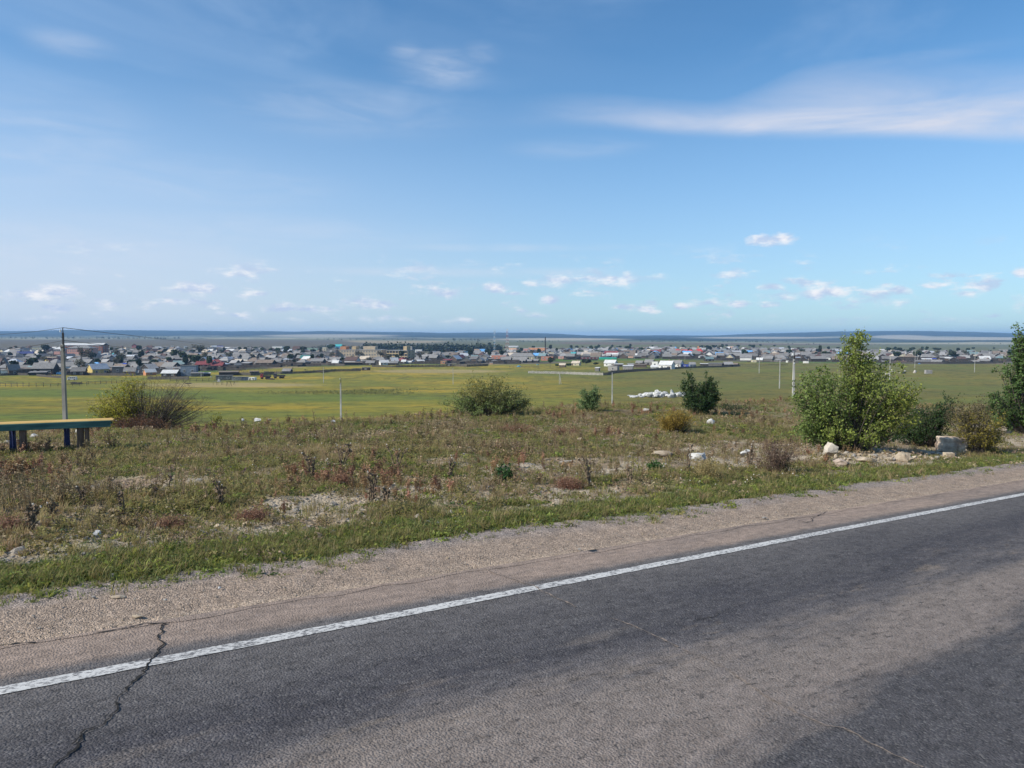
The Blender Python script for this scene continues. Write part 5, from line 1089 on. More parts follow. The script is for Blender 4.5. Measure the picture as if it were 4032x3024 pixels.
(4,590,695,522,600,'gable','dark','slate',-18,'taller dark gable right of the pale roofed timber house'),
(4,300,435,615,668,'side','dark','white',22,'white roofed hut below the grey chimney'),
(4,460,550,600,655,'gable','dark','slate',-18,'dark gable right of the white roofed hut'),
(4,150,240,635,680,'side','grey','white',-10,'small pale shed below the second block'),
(4,220,300,620,670,'gable','sky','white',10,'bluish gabled cottage below the grey chimney'),
(4,688,785,635,685,'flat','orange','cream',-8,'orange shed at the meadow edge right of the chimney'),
(4,780,860,680,725,'flat','dark','dgrey',-8,'dark block shed at the meadow corner'),
(4,820,965,535,600,'side','grey','wood',-10,'grey house left of the big poplar'),
(4,960,1085,518,580,'hip','grey','cream',-8,'pale hip roofed house left of the big poplar'),
(4,1000,1090,552,610,'side','brown','slate',-20,'brown house at the foot of the big poplar'),
(4,915,1110,488,530,'flat','teal','sky',-4,'long low blue canopy left of the big poplar'),
(4,1212,1300,452,520,'flat','peach','white',-10,'orange half of the blue and orange hall'),
(4,1288,1402,450,520,'side','sky','sky',-4,'bright blue half of the blue and orange hall'),
(4,1395,1465,485,540,'side','sky','tin',-4,'low blue annex right of the blue hall'),
(4,1200,1280,560,610,'side','brick','wood',-18,'small brick house right of the big poplar'),
(4,1240,1400,590,640,'side','dark','slate',-18,'wide grey roofed house under the blue hall'),
(4,1395,1505,592,635,'side','dark','dgrey',-20,'dark roofed house left of the red brick hall'),
(4,1480,1755,545,630,'flat','brick','white',-24,'red brick hall with pale flat roof'),
(4,1520,1605,512,550,'flat','white','white',-8,'small white building above the red brick hall'),
(4,1755,1915,435,495,'flat','peach','dgrey',-30,'orange brick block with dark side, left of three'),
(4,1915,2075,442,500,'flat','pink','white',-10,'pink walled block, middle of three'),
(4,1755,2175,510,612,'hip','cream','slate',-12,'very long grey hip roofed building with white windows'),
(4,2000,2180,500,545,'hip','white','blue',-8,'deep blue hip roof behind the long grey building'),
(4,1920,2030,605,665,'side','dark','slate',-22,'grey roofed hut below the long grey building, left'),
(4,2020,2130,610,662,'side','dark','slate',-22,'grey roofed hut below the long grey building, middle'),
(4,2130,2230,605,660,'side','dark','slate',-22,'grey roofed hut below the long grey building, right'),
(4,1450,1500,670,692,'shed','peach','slate',0,'tiny pink shed on the grass below the brick hall'),
(4,1745,1905,402,425,'side','white','white',-6,'long white barn behind the lattice mast'),
(5,5,330,430,498,'flat','orange','white',-22,'long orange brick factory with pale flat roof'),
(5,200,425,562,632,'flat','brick','slate',-22,'low red brick building right of the long grey one'),
(5,500,620,522,585,'gable','cream','sky',12,'cottage with blue-grey roof and white gable'),
(5,555,665,503,560,'hip','grey','bred',-8,'house with red roof behind the white gabled cottage'),
(5,662,745,503,545,'side','white','turq',-8,'turquoise roofed house right of the red roof'),
(5,470,560,560,605,'flat','pink','white',-8,'pink shop with white roof under the cottage'),
(5,675,825,635,708,'side','cream','cream',-22,'cream cottage with patched roof and white windows, alone in the greens'),
(5,480,592,672,732,'side','brown','cream',-15,'brown hut with pale roof left of the cream cottage'),
(5,825,1110,575,608,'flat','maroon','dgrey',-2,'low dark red building with a row of white arches'),
(5,1110,1388,588,612,'flat','turqw','turq',-2,'long bright green metal fence building'),
(5,830,1155,508,575,'side','cream','cream',-8,'wide beige roofed warehouse'),
(5,1185,1395,620,720,'side','white','white',-22,'white house with big split white roof in the front row right of centre'),
(5,1340,1480,680,725,'shed','dark','white',-8,'white lean-to roof right of the split white roof'),
(5,1040,1120,735,798,'shed','grey','white',-25,'small pale shed with open front at the fence'),
(5,1245,1420,712,792,'flat','concrete','slate',-25,'grey plank box shed at the fence'),
(5,1480,1640,705,770,'shed','concrete','white',-6,'open shelter with white roof at the fence'),
(5,1540,1650,675,730,'side','dark','pale',18,'small pale gabled shed behind the open shelter'),
(5,1650,1850,685,740,'shed','brown','wood',-5,'long brown shed right of the open shelter'),
(5,1675,1805,630,700,'side','dark','slate',-24,'grey roofed timber house, left of two steep ones'),
(5,1812,1975,612,705,'side','dark','slate',-26,'grey roofed timber house, right of two steep ones'),
(5,1925,2030,645,735,'flat','white','white',-16,'white boxy building left of the large white house'),
(5,1915,2090,700,760,'side','white','white',-10,'small white annex before the large white house'),
(5,1105,1205,530,590,'side','dark','pale',-18,'pale roofed house left of the red and white roof'),
(5,1200,1305,522,585,'side','dark','pale',-20,'pale roofed house two left of the red and white roof'),
(5,1310,1415,535,590,'side','dark','slate',-20,'grey roofed house just left of the red and white roof'),
(5,1575,1712,520,575,'side','dark','white',-14,'white roof with a red corner in the street row'),
(5,1085,1255,438,505,'side','grey','pale',-8,'long pale roof among the dark trees'),
(5,1172,1255,480,520,'gable','white','blue',10,'small strong blue roof among the dark trees'),
(5,310,410,500,560,'flat','cream','cream',-8,'beige house left of the white gabled cottage'),
(6,-10,240,635,765,'side','white','white',-24,'largest white house with big white roof at the meadow edge'),
(6,178,372,625,730,'side','white','slate',-28,'grey roofed house right behind the largest white house'),
(6,330,447,690,732,'flat','blue','blue',-4,'bright royal blue metal gate wall'),
(6,445,560,655,728,'side','greyblue','pale',24,'small house with white gable right of the blue gates'),
(6,630,760,678,712,'shed','dark','white',-5,'low dark shed with white roof patch'),
(6,690,838,570,642,'side','dark','gteal',24,'tall dark barn with teal-grey roof in the greens'),
(6,770,985,668,728,'shed','grey','dgrey',-6,'long dark plank shed in front of the white windowed hut'),
(6,980,1140,650,728,'side','dark','pale',22,'dark hut with white windows and pale roof at the meadow edge'),
(6,1130,1222,668,712,'side','dark','wood',-20,'low wooden roof right of the white windowed hut'),
(6,1420,1505,618,658,'flat','cream','dgrey',-5,'cream shed left of the thin meadow pole'),
(6,1503,1610,585,652,'side','cream','white',-14,'cream house behind the meadow pole'),
(6,1790,1900,595,650,'hip','white','slate',-10,'white house with grey hip roof by the meadow'),
(6,1958,2002,638,662,'flat','white','white',-5,'tiny bright white container at the meadow'),
(6,220,330,450,525,'hip','orange','bred',-8,'red roofed complex, leftmost wing'),
(6,330,430,460,525,'side','orange','bred',-8,'red roofed complex, orange central wing'),
(6,425,530,458,525,'hip','cream','bred',-8,'red roofed complex, third wing'),
(6,535,680,445,525,'hip','brick','bred',-8,'red roofed complex, right wing with towers'),
(6,580,606,405,460,'flat','orange','orangew',-8,'square orange water tower above the red roofs'),
(6,690,770,498,550,'side','white','red',-14,'maroon roofed house right of the red complex'),
(6,910,958,412,452,'flat','white','white',-8,'white block at the back of the right half'),
(6,1060,1150,408,452,'flat','peach','white',-8,'peach building with dark openings at the back'),
(6,1145,1210,408,450,'flat','greyblue','dgrey',-8,'dark blue-grey block at the back'),
(6,1330,1428,482,525,'flat','white','turq',-4,'flat turquoise roof in the right half'),
(6,1720,1812,520,582,'gable','cream','red',-18,'maroon gabled villa with cream walls'),
(6,1908,2015,530,582,'side','cream','brown',22,'brown roofed house with cream gable'),
(6,1040,1165,572,615,'hip','grey','slate',-8,'wide grey hip roof by the greens'),
(6,1135,1245,525,575,'hip','grey','slate',-8,'grey hip roof one row behind the greens'),
(6,60,120,485,530,'gable','white','white',-5,'white gable left of the red complex'),
(6,395,480,520,560,'side','grey','white',-8,'white roof under the red complex'),
(6,540,625,512,560,'side','white','slate',-8,'grey roof under the red complex'),
(6,880,1140,515,560,'side','white','pale',-3,'long pale terrace in the right half'),
(7,730,802,497,535,'side','brown','white',-12,'house with glaring white roof left of the tall shrub top'),
(7,640,745,522,565,'side','brown','slate',-12,'grey roofed house under the glaring white roof'),
(7,760,832,548,580,'side','grey','turq',-4,'turquoise strip roof left of the tall shrub'),
(7,420,570,592,630,'hip','grey','cream',-8,'wide beige hip roof left of the tall shrub'),
(7,335,420,655,672,'flat','white','white',-4,'low white slab building left of the tall shrub'),
(7,1385,1462,527,575,'side','dark','white',-12,'house with small white roof right of the tall shrub top'),
(7,1535,1640,555,600,'side','dark','slate',-18,'grey roofed house right of the tall shrub'),
(7,1575,1620,472,508,'side','white','blue',-4,'blue left half of the blue and cyan roof'),
(7,1620,1675,472,508,'side','white','turq',-4,'cyan right half of the blue and cyan roof'),
(7,1815,1962,515,592,'gable','cream','brown',14,'chalet with cream gable and steep brown roof'),
(7,1995,2175,520,592,'side','white','white',-10,'white house right of the steep brown chalet'),
(7,1780,1965,635,675,'side','brown','brown',-12,'long low brown roof in front of the steep chalet'),
(7,1545,1640,625,680,'side','dark','dgrey',24,'dark roofed hut at the right side foot of the tall shrub'),
(8,465,562,765,808,'side','dark','white',-12,'white roofed house right of the steep chalet'),
(8,590,705,752,825,'hip','cream','brown',-16,'cream house with dark hip roof'),
(8,632,745,835,872,'side','brown','white',-4,'long white roofed house above the bright blue roof'),
(8,635,792,875,910,'side','dark','blue',14,'bright blue low roof at the right'),
(8,728,902,900,965,'side','brown','slate',-14,'brown hut with white window right of the blue roof'),
(8,925,1035,858,905,'side','sky','white',18,'cyan cottage with white roof at the right'),
(8,1040,1120,850,895,'side','white','white',-10,'small white roofed house at the right'),
(8,1115,1325,818,895,'side','white','slate',-14,'white house with broad grey roof at the right'),
(8,1370,1510,908,955,'side','dark','slate',-14,'low wooden roof beside the rightmost meadow pole'),
(8,1500,1715,885,955,'side','dark','slate',-22,'wide grey roofed barn left of the right edge tree'),
(8,1665,1745,815,880,'side','dark','pale',22,'steep pale roof next to the right edge tree'),
(8,460,720,905,960,'side','dark','dgrey',-6,'long dark roofed yard building at the right'),
]
WALL['bpink'] = mat('wall_redpink', (.55, .16, .14), .85, .12, 1); WALL['navyw'] = WALL['greyblue']; WALL['bredw'] = mat('wall_red', (.5, .07, .06), .8, .1, 1); WALL['turqw'] = mat('wall_turquoise', (.03, .36, .24), .6, .1, 1); ROOF['orangew'] = mat('roof_orange', (.45, .22, .13), .8, .1, 1)
for e in L1:
    reg, xl, xr, yt, yb, kind, wl, rf, rot, lb = e
    kw = {}
    big = any(t in lb for t in ('hall', 'factory', 'complex', 'panel', 'school', 'block', 'warehouse', 'garage', 'terrace', 'long grey hip'))
    nm = 'shed' if kind == 'shed' or any(t in lb for t in ('shed', 'garage', 'barn', 'shelter', 'kiosk', 'booth', 'outbuilding')) else ('building' if big or 'building' in lb or 'tower' in lb else 'house')
    if 'big' in lb or xr-xl > 200: kw['wallf'] = .52
    if kind == 'flat' and (yb-yt) > 60: kw['ratio'] = .5
    if 'hip roofed building' in lb: kw['ratio'] = .3; kw['wins'] = 9; kw['wallf'] = .45
    if 'hall' in lb or 'factory' in lb: kw['ratio'] = .45
    if 'tower' in lb: kw['wins'] = 0
    HH(reg, xl, xr, yt, yb, kind, wl, rf, rot, lb, name=nm, cat={'shed': 'shed', 'building': 'building', 'house': 'house'}[nm], lod=2 if (xr-xl) > 120 else 1, **kw)

# ---- the two large blocks (school-like) and the brick blocks: own builder with storeys and window rows
def block(xl, xr, yt, yb, rows, cols, wall, roofm, label, rot=-20, depth=14, yd=None, wsz=(1.5, 1.7), skip=(), frame=True, roof='flat', hr=1.6, extra=()):
    xc = (xl+xr)/2; X_, Y_, Z_ = hit(xc, yb) if yd is None else (lambda q: (q[0], q[1], float(terrain(q[0], q[1]))))(ray_at(xc, yb, yd))
    k = Y_/FOC; a = math.radians(rot); c, s = math.cos(abs(a)), math.sin(abs(a)); L = ((xr-xl)*k-depth*s)/c; top = ray_at(xc, yt, Y_)[2]; zb = ray_at(xc, yb, Y_)[2]; H = top-zb
    r = empty('building', (X_, Y_+depth*.4, zb), a-math.atan2(X_, Y_)); BLD.append((r, label, wall, 'pale', 'flat', xc, yb, L, H)); r['category'] = 'building'; FOOT.append((X_, Y_+8, L*.5))
    hw = H-(hr if roof != 'flat' else .4)
    b = MB(); b.box((0, 0, hw/2-1), (L, depth, hw+2)); b.build('wall', WALL[wall], r)
    b = MB()
    if roof == 'flat': b.box((0, 0, hw+.2), (L+.5, depth+.5, .4))
    else:
        w_, b = gable(L, depth, hw, H, .5, .2, roof)
    b.build('roof', roofm, r)
    for i in range(rows):
        for j in range(cols):
            if (i, j) in skip: continue
            window(r, -L/2+(j+.5)*L/cols, -depth/2-.05, (i+.55)*hw/rows, wsz[0], min(wsz[1], hw/rows*.62), frame=frame)
    for i in range(rows):
        for j in range(2): window(r, L/2+.05, (-.25+.5*j)*depth, (i+.55)*hw/rows, wsz[0], min(wsz[1], hw/rows*.6), 'x', frame=frame)
    for (fx, w, h, m) in extra:
        b = MB(); b.box((fx*L, 0, hw+.4+h/2), (w, depth*.5, h)); b.build('roof_house', m, r)
    return r
def X3(v): return 1040+v/3.95
def Y3(v): return 1260+v/3.95
block(X3(1040), X3(1135), Y3(468), Y3(615), 3, 3, 'peach', ROOF['pale'], 'left end wing of the long unfinished school', -14, 12, yd=765)
block(X3(1125), X3(1890), Y3(460), Y3(615), 3, 16, 'tanb', ROOF['pale'], 'long three storey tan brick school with rows of small windows', -14, 26, yd=775, wsz=(1.15, 1.7), extra=((-.42, 6, 3.0, WALL['orange']), (-.17, 4, 3.2, WALL['sand']), (.18, 12, 3.2, WALL['tanb'])), skip=((0, 0), (1, 0), (2, 0)))
block(X3(1885), X3(2330), Y3(470), Y3(612), 3, 7, 'sand', ROOF['pale'], 'second unfinished sand brick block with dark open bays', -20, 24, yd=770, wsz=(2.5, 2.4), frame=False, extra=((.30, 3.5, 4, WALL['sand']),))
block(940/3.95, 1605/3.95, 1260+362/3.95, 1260+500/3.95, 3, 14, 'brick', ROOF['white'], 'long three storey red brick building with white roof at the back left', -26, 16, yd=900, wsz=(1.2, 1.5), roof='side', hr=2.2, extra=((0, 30, 1.2, WALL['white']),))
block(1028/3.95, 1450/3.95, 1260+398/3.95, 1260+500/3.95, 2, 10, 'pink', ROOF['slate'], 'two storey brick building with grey hip roof before the longer red one', -30, 14, yd=800, wsz=(1.1, 1.4), roof='hip', hr=2.6)
block(808/3.95, 985/3.95, 1260+415/3.95, 1260+505/3.95, 1, 5, 'pink', ROOF['white'], 'low brick annex with white roof left of the brick buildings', -30, 12, yd=780, wsz=(1.2, 1.4), roof='hip', hr=2.4)

# ---- fill the rest of the town
def front(px): return np.interp(px, VFX, VFY)
def back(px): return np.interp(px, VBX, VBY)
R_ = random.Random(21); cand = []
th = math.radians(-18)
for Yr in np.arange(380, 1500, 25):
    for Xr in np.arange(-1300, 1300, 15.5):
        if R_.random() < .12: continue
        x = Xr+R_.uniform(-4, 4); y = Yr+R_.uniform(-6, 6); X_ = x*math.cos(th)-(y-800)*math.sin(th); Y_ = 800+x*math.sin(th)+(y-800)*math.cos(th)
        if Y_ < 300 or abs(X_/Y_) > .70: continue
        cand.append((X_, Y_))
cand = np.array(cand); Zc = terrain(cand[:, 0], cand[:, 1]); zy = Zc/cand[:, 1]; row = CY-FOC*(zy*math.cos(PITCH)+math.sin(PITCH))/(math.cos(PITCH)-zy*math.sin(PITCH)); pxc = CX+FOC*cand[:, 0]/cand[:, 1]
ok = (row < front(pxc)-3) & (row > back(pxc)+2)
for (x, y, w, h) in [(2400,1420,340,7),(2950,1434,420,9),(1160,1451,110,9),(1640,1440,130,7),(850,1458,120,6),(3350,1431,200,5),(1950,1436,260,5),(2380,1441,200,9)]: ok &= ~((np.abs(pxc-x) < w) & (np.abs(row-y) < h))
cand = cand[ok]; Zc = Zc[ok]; row = row[ok]; pxc = pxc[ok]
FA = np.array(FOOT); keep = np.array([((FA[:, 0]-a)**2+(FA[:, 1]-b)**2 > (FA[:, 2]+5.0)**2).all() for a, b in cand]); cand, Zc, row, pxc = cand[keep], Zc[keep], row[keep], pxc[keep]
ok2 = ~((pxc > 1290) & (pxc < 1640) & (row > 1396) & (row < 1424)) & ~((pxc > 240) & (pxc < 440) & (row > 1384) & (row < 1402)); cand, Zc, row, pxc = cand[ok2], Zc[ok2], row[ok2], pxc[ok2]
order = np.argsort(cand[:, 1]); print('town fill', len(order))
WK = ['dark']*14+['brown']*8+['grey']*5+['white']*3+['cream', 'peach']; RK = ['slate']*18+['pale']*8+['dgrey']*12+['wood']*8+['white']*2+['brown']*4+['tin', 'tin', 'cream', 'cream', 'gteal', 'red', R_.choice(['sky', 'turq', 'blue'])]
PROTO = {}
def proto(kind, wl, rf, v):
    key = (kind, wl, rf, v)
    if key not in PROTO:
        L, D, hw, hr = [(8.5, 6.5, 2.5, 5.0), (10.5, 7.5, 2.7, 5.6), (6.5, 5.0, 2.3, 4.3), (13.0, 6.5, 2.6, 4.8), (7.5, 4.0, 2.2, 2.9)][v]
        w, r = gable(L, D, hw, hr, .4, .16, kind); wm = w.mesh('wall'); rm = r.mesh('roof'); wm.materials.append(WALL[wl]); rm.materials.append(ROOF[rf]); PROTO[key] = (wm, rm, L, D, hw, hr)
    return PROTO[key]
NIND = 175; far_w = {}; far_r = {}
for n_, i in enumerate(order):
    X_, Y_ = cand[i]; Z_ = Zc[i]-.1; kind = R_.choice(['side', 'side', 'side', 'gable', 'hip', 'shed', 'side']); v = R_.choice([0, 0, 1, 2, 3, 2, 4]) if kind != 'shed' else 4
    if Y_ > 900: kind = R_.choice(['side', 'gable', 'hip'])
    wl = R_.choice(WK); rf = R_.choice(RK); rz = th+R_.gauss(0, .12)+(math.pi/2 if R_.random() < .3 else 0)
    if n_ < NIND:
        wm, rm, L, D, hw, hr = proto(kind, wl, rf, v); r = empty('shed' if kind == 'shed' else 'house', (X_, Y_, Z_), rz); r['category'] = 'shed' if kind == 'shed' else 'house'
        link('wall', wm, None, r); link('roof', rm, None, r)
        if Y_ < 620 and kind != 'shed':
            for t in (-.25, .25): window(r, t*L, -D/2-.05, hw*.5, 1.0, 1.1)
        BLD.append((r, None, wl, rf, kind, pxc[i], row[i], L, hr))
    else:
        L, D, hw, hr = [(8.5, 6.5, 2.5, 5.2), (10.5, 7.5, 2.7, 5.8), (6.5, 5.0, 2.3, 4.3), (13.0, 6.5, 2.6, 5.0), (7.5, 4.0, 2.2, 2.9)][v]
        w, r = gable(L, D, hw, hr, .4, .16, kind); c, s = math.cos(rz), math.sin(rz)
        for src, dst in ((w, far_w.setdefault(wl, MB())), (r, far_r.setdefault(rf, MB()))): dst.add([(X_+a*c-b*s, Y_+a*s+b*c, Z_+z) for a, b, z in src.v], src.f)
fw_ = MB(); mats_ = []; mi = []
for d, T in ((far_w, WALL), (far_r, ROOF)):
    for k, b in d.items():
        mats_.append(T[k]); mi += [len(mats_)-1]*len(b.f); fw_.add(b.v, b.f)
me = fw_.mesh('distant_houses'); [me.materials.append(m) for m in mats_]; me.polygons.foreach_set('material_index', np.array(mi, np.int32)); me.update()
tag(link('distant_houses', me), 'hundreds of small far houses filling the back rows of the town', 'houses', kind='stuff')

# ---- trees of the town
TL = leaf_mat('town_leaf', False, (.040, .062, .026), trans=.15, rand=.5); TG = leaf_mat('town_leaf_grey', False, (.105, .098, .065), trans=.15, rand=.3); TK = mat('town_trunk', (.10, .085, .07), .9, .3, 3)
def crown_mesh(name, n, w, h, m, seed, lumps=6, ls=.55):
    r = np.random.default_rng(seed); c = r.normal(0, 1, (lumps, 3)); c /= np.linalg.norm(c, axis=1)[:, None]; c *= r.uniform(.2, .55, (lumps, 1)); pk = r.integers(0, lumps, n); P = c[pk]+(lambda q: q/np.linalg.norm(q, axis=1)[:, None]*r.uniform(.25, .52, (n, 1)))(r.normal(0, 1, (n, 3)))
    P = P*[w, w, h]+[0, 0, h*.95+.8]; d = r.normal(0, 1, (n, 3)); d /= np.linalg.norm(d, axis=1)[:, None]; e = np.cross(d, r.normal(0, 1, (n, 3))); e /= np.linalg.norm(e, axis=1)[:, None]; s = r.uniform(.5, 1.3, (n, 1))*ls
    V = np.stack([P-d*s, P+e*s*.7, P+d*s, P-e*s*.7], 1).reshape(-1, 3); me = npmesh(name, V, np.arange(4*n).reshape(n, 4)); me.materials.append(m); return me
CR = [crown_mesh('crown', 420, .8, .62, TL, i) for i in range(4)]; CG = [crown_mesh('crown', 300, .8, .7, TG, 10+i, ls=.28) for i in range(2)]; CP = [crown_mesh('crown', 360, .38, .75, TL, 20+i) for i in range(2)]
for me in CR+CG+CP:
    co = np.empty(len(me.vertices)*3, np.float32); me.vertices.foreach_get('co', co); co = co.reshape(-1, 3)
    c = co[::1].reshape(-1, 4, 3); ctr = c.mean(1, keepdims=True); ctr2 = ctr.copy(); ctr2[..., 2] = (ctr[..., 2]-.8); mx = ctr2[..., 2].max(); sc_ = np.array([1, 1, 1]); c = (c-ctr)*.34+ctr*[[[1, 1, 1]]]; me.vertices.foreach_set('co', c.reshape(-1).astype(np.float32)); me.update()
tb = MB(); tb.tube((0, 0, -.15), (0, 0, 1.3), .045, .02, 6); tb.tube((0, 0, .7), (.3, .1, 1.3), .02, .008, 5); tb.tube((0, 0, .6), (-.3, -.1, 1.25), .02, .008, 5); TRM = tb.mesh('trunk'); TRM.materials.append(TK)
TREES = []
def tree(px, yt, yb, wpx, kind='green', label=None, yd=None):
    X_, Y_, Z_ = hit(px, yb) if yd is None else (lambda q: (q[0], q[1], float(terrain(q[0], q[1]))))(ray_at(px, yb, yd))
    k = Y_/FOC; zt = ray_at(px, yt, Y_)[2]; H = max(3, zt-Z_); Wd = wpx*k; r = empty('tree', (X_, Y_, Z_), R_.uniform(0, 6.28)); r['category'] = 'tree'
    src = {'green': CR, 'grey': CG, 'poplar': CP}[kind]; me = src[R_.randrange(len(src))]; co = [v.co for v in me.vertices]; h = max(c.z for c in co); w = 2*max(abs(c.x) for c in co)
    o = link('crown', me, None, r); o.scale = (Wd/w, Wd/w, H/h); t = link('trunk', TRM, None, r); t.scale = (H/2.0, H/2.0, H/2.0); TREES.append((r, label, kind, px, yb, H)); return r
for e in [(1,640,800,375,560,'green','dark bushy tree left of the brick buildings'),(1,1210,1330,395,700,'grey','tallest leafless grey tree right of the near pole'),(1,1290,1460,430,690,'grey','broad leafless grey tree right of the near pole'),(1,1760,1900,440,640,'grey','grey tree left above the half bare bush'),(1,1820,2000,500,700,'grey','wide grey tree above the half bare bush'),(1,2120,2212,390,540,'green','dark tree at the back edge left'),(1,230,290,600,700,'green','small tree before the long barrack'),(1,430,500,600,700,'green','small tree right of the long barrack'),
          (2,60,140,390,540,'green','slim dark tree left of the brown villa'),(2,470,555,440,520,'green','dark tree under the dark hip roof'),(2,580,730,455,640,'green','tall dark tree in the smoke, left of two'),(2,710,880,480,690,'green','tall dark tree in the smoke, right of two'),(2,520,640,570,700,'green','dark tree lower left in the smoke'),(2,930,1200,370,560,'grey','big pale grey tree behind the red farm'),(2,1060,1190,480,640,'grey','grey tree just behind the red farm'),(2,1360,1450,460,530,'green','dark round tree left of the mansard roofs'),(2,1640,1720,415,500,'green','tree left of the mansard roofs'),(2,1720,1790,415,480,'green','second tree left of the mansard roofs'),(2,1840,1920,450,520,'green','tree between the mansard roofs'),(2,1820,1910,510,640,'grey','pale tree under the cream hip roof'),(2,250,430,605,720,'green','wide olive tree group above the bare bush'),(2,0,120,610,700,'green','olive tree left of the wide olive group'),
          (3,280,420,400,530,'green','hazy round tree right of the white three storey block'),(3,545,665,405,515,'green','dark tree right of the orange walled house'),(3,840,900,435,495,'green','small tree left of the cream tall house'),(3,970,1125,370,490,'green','big dark tree between cream gable and turquoise roof'),(3,1190,1280,390,455,'green','tree right of the turquoise roof'),(3,1350,1410,400,460,'green','dark tree behind the school'),(3,430,520,610,690,'green','bush behind the timber house left of the school'),(3,1190,1260,580,660,'green','dark bush below the school'),
          (4,350,440,540,620,'green','round dark tree right of the grey chimney'),(4,740,850,455,560,'grey','pale poplars at the centre'),(4,500,560,400,500,'green','tree in front of the windbreak'),(4,1110,1205,450,610,'poplar','big pale green poplar at the centre'),(4,920,960,540,640,'poplar','slim dark poplar left of the big pale one'),(4,1560,1620,400,470,'green','tree at the foot of the white mast'),(4,350,430,540,610,'green','dark round bush by the chimney'),
          (5,320,375,378,500,'green','dark tree right of the orange factory'),(5,410,470,430,520,'green','tree right of the factory'),(5,640,700,390,460,'green','dark tree at the back, first right of the factory'),(5,720,790,395,460,'green','dark tree at the back, second right of the factory'),(5,930,1015,390,500,'green','broad dark tree at the back centre right'),(5,1060,1125,378,470,'green','tall dark tree at the back centre right'),(5,1240,1300,410,500,'green','dark tree right of the long pale roof'),(5,1490,1620,400,495,'green','pair of broad dark trees'),(5,1700,1810,420,500,'green','broad tree left of the right half'),(5,280,400,570,740,'green','tall hazy green bush right below the small brick building'),(5,810,980,600,720,'green','large dark bush group beside the cream cottage'),(5,590,680,670,740,'green','bush left of the cream cottage'),(5,400,500,680,750,'green','leafy garden bush left of the pale roofed hut'),(5,420,500,500,570,'green','small yellowish tree left of the white gabled cottage'),(5,1000,1100,670,720,'green','bush right of the cream cottage'),(5,1910,1950,390,430,'green','little conical tree at the back'),
          (6,130,190,388,450,'green','tree left of the red complex'),(6,320,380,378,450,'green','tree above the red complex'),(6,500,545,520,580,'poplar','dark narrow tree below the red complex'),(6,680,780,390,470,'green','wide tree right of the orange tower'),(6,800,890,385,460,'green','tree left of the white back block'),(6,930,990,370,430,'green','dark tree above the white back block'),(6,1000,1055,375,430,'green','dark tree left of the peach back building'),(6,1360,1425,378,440,'green','dark round tree at the back right'),(6,1530,1590,375,425,'green','second dark round tree at the back right'),(6,1745,1810,385,425,'green','third dark round tree at the back right'),
          (7,560,620,385,600,'green','thin tree left of the tall shrub'),(7,2000,2070,415,480,'green','tree right of the tall shrub at the back'),(8,360,430,690,770,'green','hazy tree at the back right of the shrub top'),(8,720,860,700,770,'green','hazy pair of trees at the right back'),(8,1355,1410,690,745,'green','dark tree at the right back'),(8,1420,1530,840,910,'green','round green tree beside the rightmost meadow pole'),(8,1690,1740,695,740,'green','dark tree at the back near the right edge')]:
    reg, xl, xr, yt, yb, kd, lb = e; x0, y0, s = Q(reg); tree(x0+(xl+xr)/2/s, y0+yt/s, y0+yb/s, (xr-xl)/s, kd, lb)
for i in range(220):
    px = R_.uniform(20, 4010); t = R_.random(); yb = back(px)+(front(px)-6-back(px))*(t**1.6); s = .34*(yb-1327)
    tree(px, yb-R_.uniform(.6, 1.3)*s, yb, R_.uniform(.6, 1.2)*s, R_.choice(['green', 'green', 'grey', 'poplar', 'green']))

# ---- masses of trees: windbreak, field belts and the scrub in the meadow
def mass(name, label, cat, rows, m, base=.9, n_per=14):
    """rows: (x0, x1, ybase, height px, step m, spread m)"""
    Pl = []
    for (xa, xb, yb, hpx, dens, yd) in rows:
        A = ray_at(xa, yb, yd) if yd else hit(xa, yb); B = ray_at(xb, yb, yd) if yd else hit(xb, yb); Ln = math.dist(A[:2], B[:2]); n = int(Ln*dens)
        for i in range(n):
            t = rng.random(); X_ = A[0]+(B[0]-A[0])*t+rng.normal(0, 4); Y_ = A[1]+(B[1]-A[1])*t+rng.normal(0, 6); H = hpx*Y_/FOC*rng.uniform(.6, 1.1); z = float(terrain(X_, Y_))
            q = rng.normal(0, 1, (n_per, 3))*[H*.22, H*.22, H*.25]+[X_, Y_, z+H*.55]; Pl.append(np.concatenate([q, np.full((n_per, 1), H*.2)], 1))
    P = np.concatenate(Pl); n = len(P); d = rng.normal(0, 1, (n, 3)); d /= np.linalg.norm(d, axis=1)[:, None]; e = np.cross(d, rng.normal(0, 1, (n, 3))); e /= np.linalg.norm(e, axis=1)[:, None]; s = P[:, 3:4]*rng.uniform(.6, 1.3, (n, 1)); Cn = P[:, :3]
    V = np.stack([Cn-d*s, Cn+e*s*.7, Cn+d*s, Cn-e*s*.7], 1).reshape(-1, 3); me = npmesh(name, V, np.arange(4*n).reshape(n, 4)); tag(link(name, me, m), label, cat, kind='stuff')
FL = leaf_mat('far_leaf', False, (.030, .045, .022), trans=.05, rand=0); FS = leaf_mat('scrub_leaf', False, (.155, .165, .060), trans=.4, rand=0)
mass('windbreak', 'long dark green windbreak of trees behind the school and the town centre', 'trees', [(1445, 1960, 1390, 25, 2.4, 1230), (1445, 1960, 1388, 24, 1.2, 1260), (1230, 1450, 1380, 14, .5, 1300)], FL)
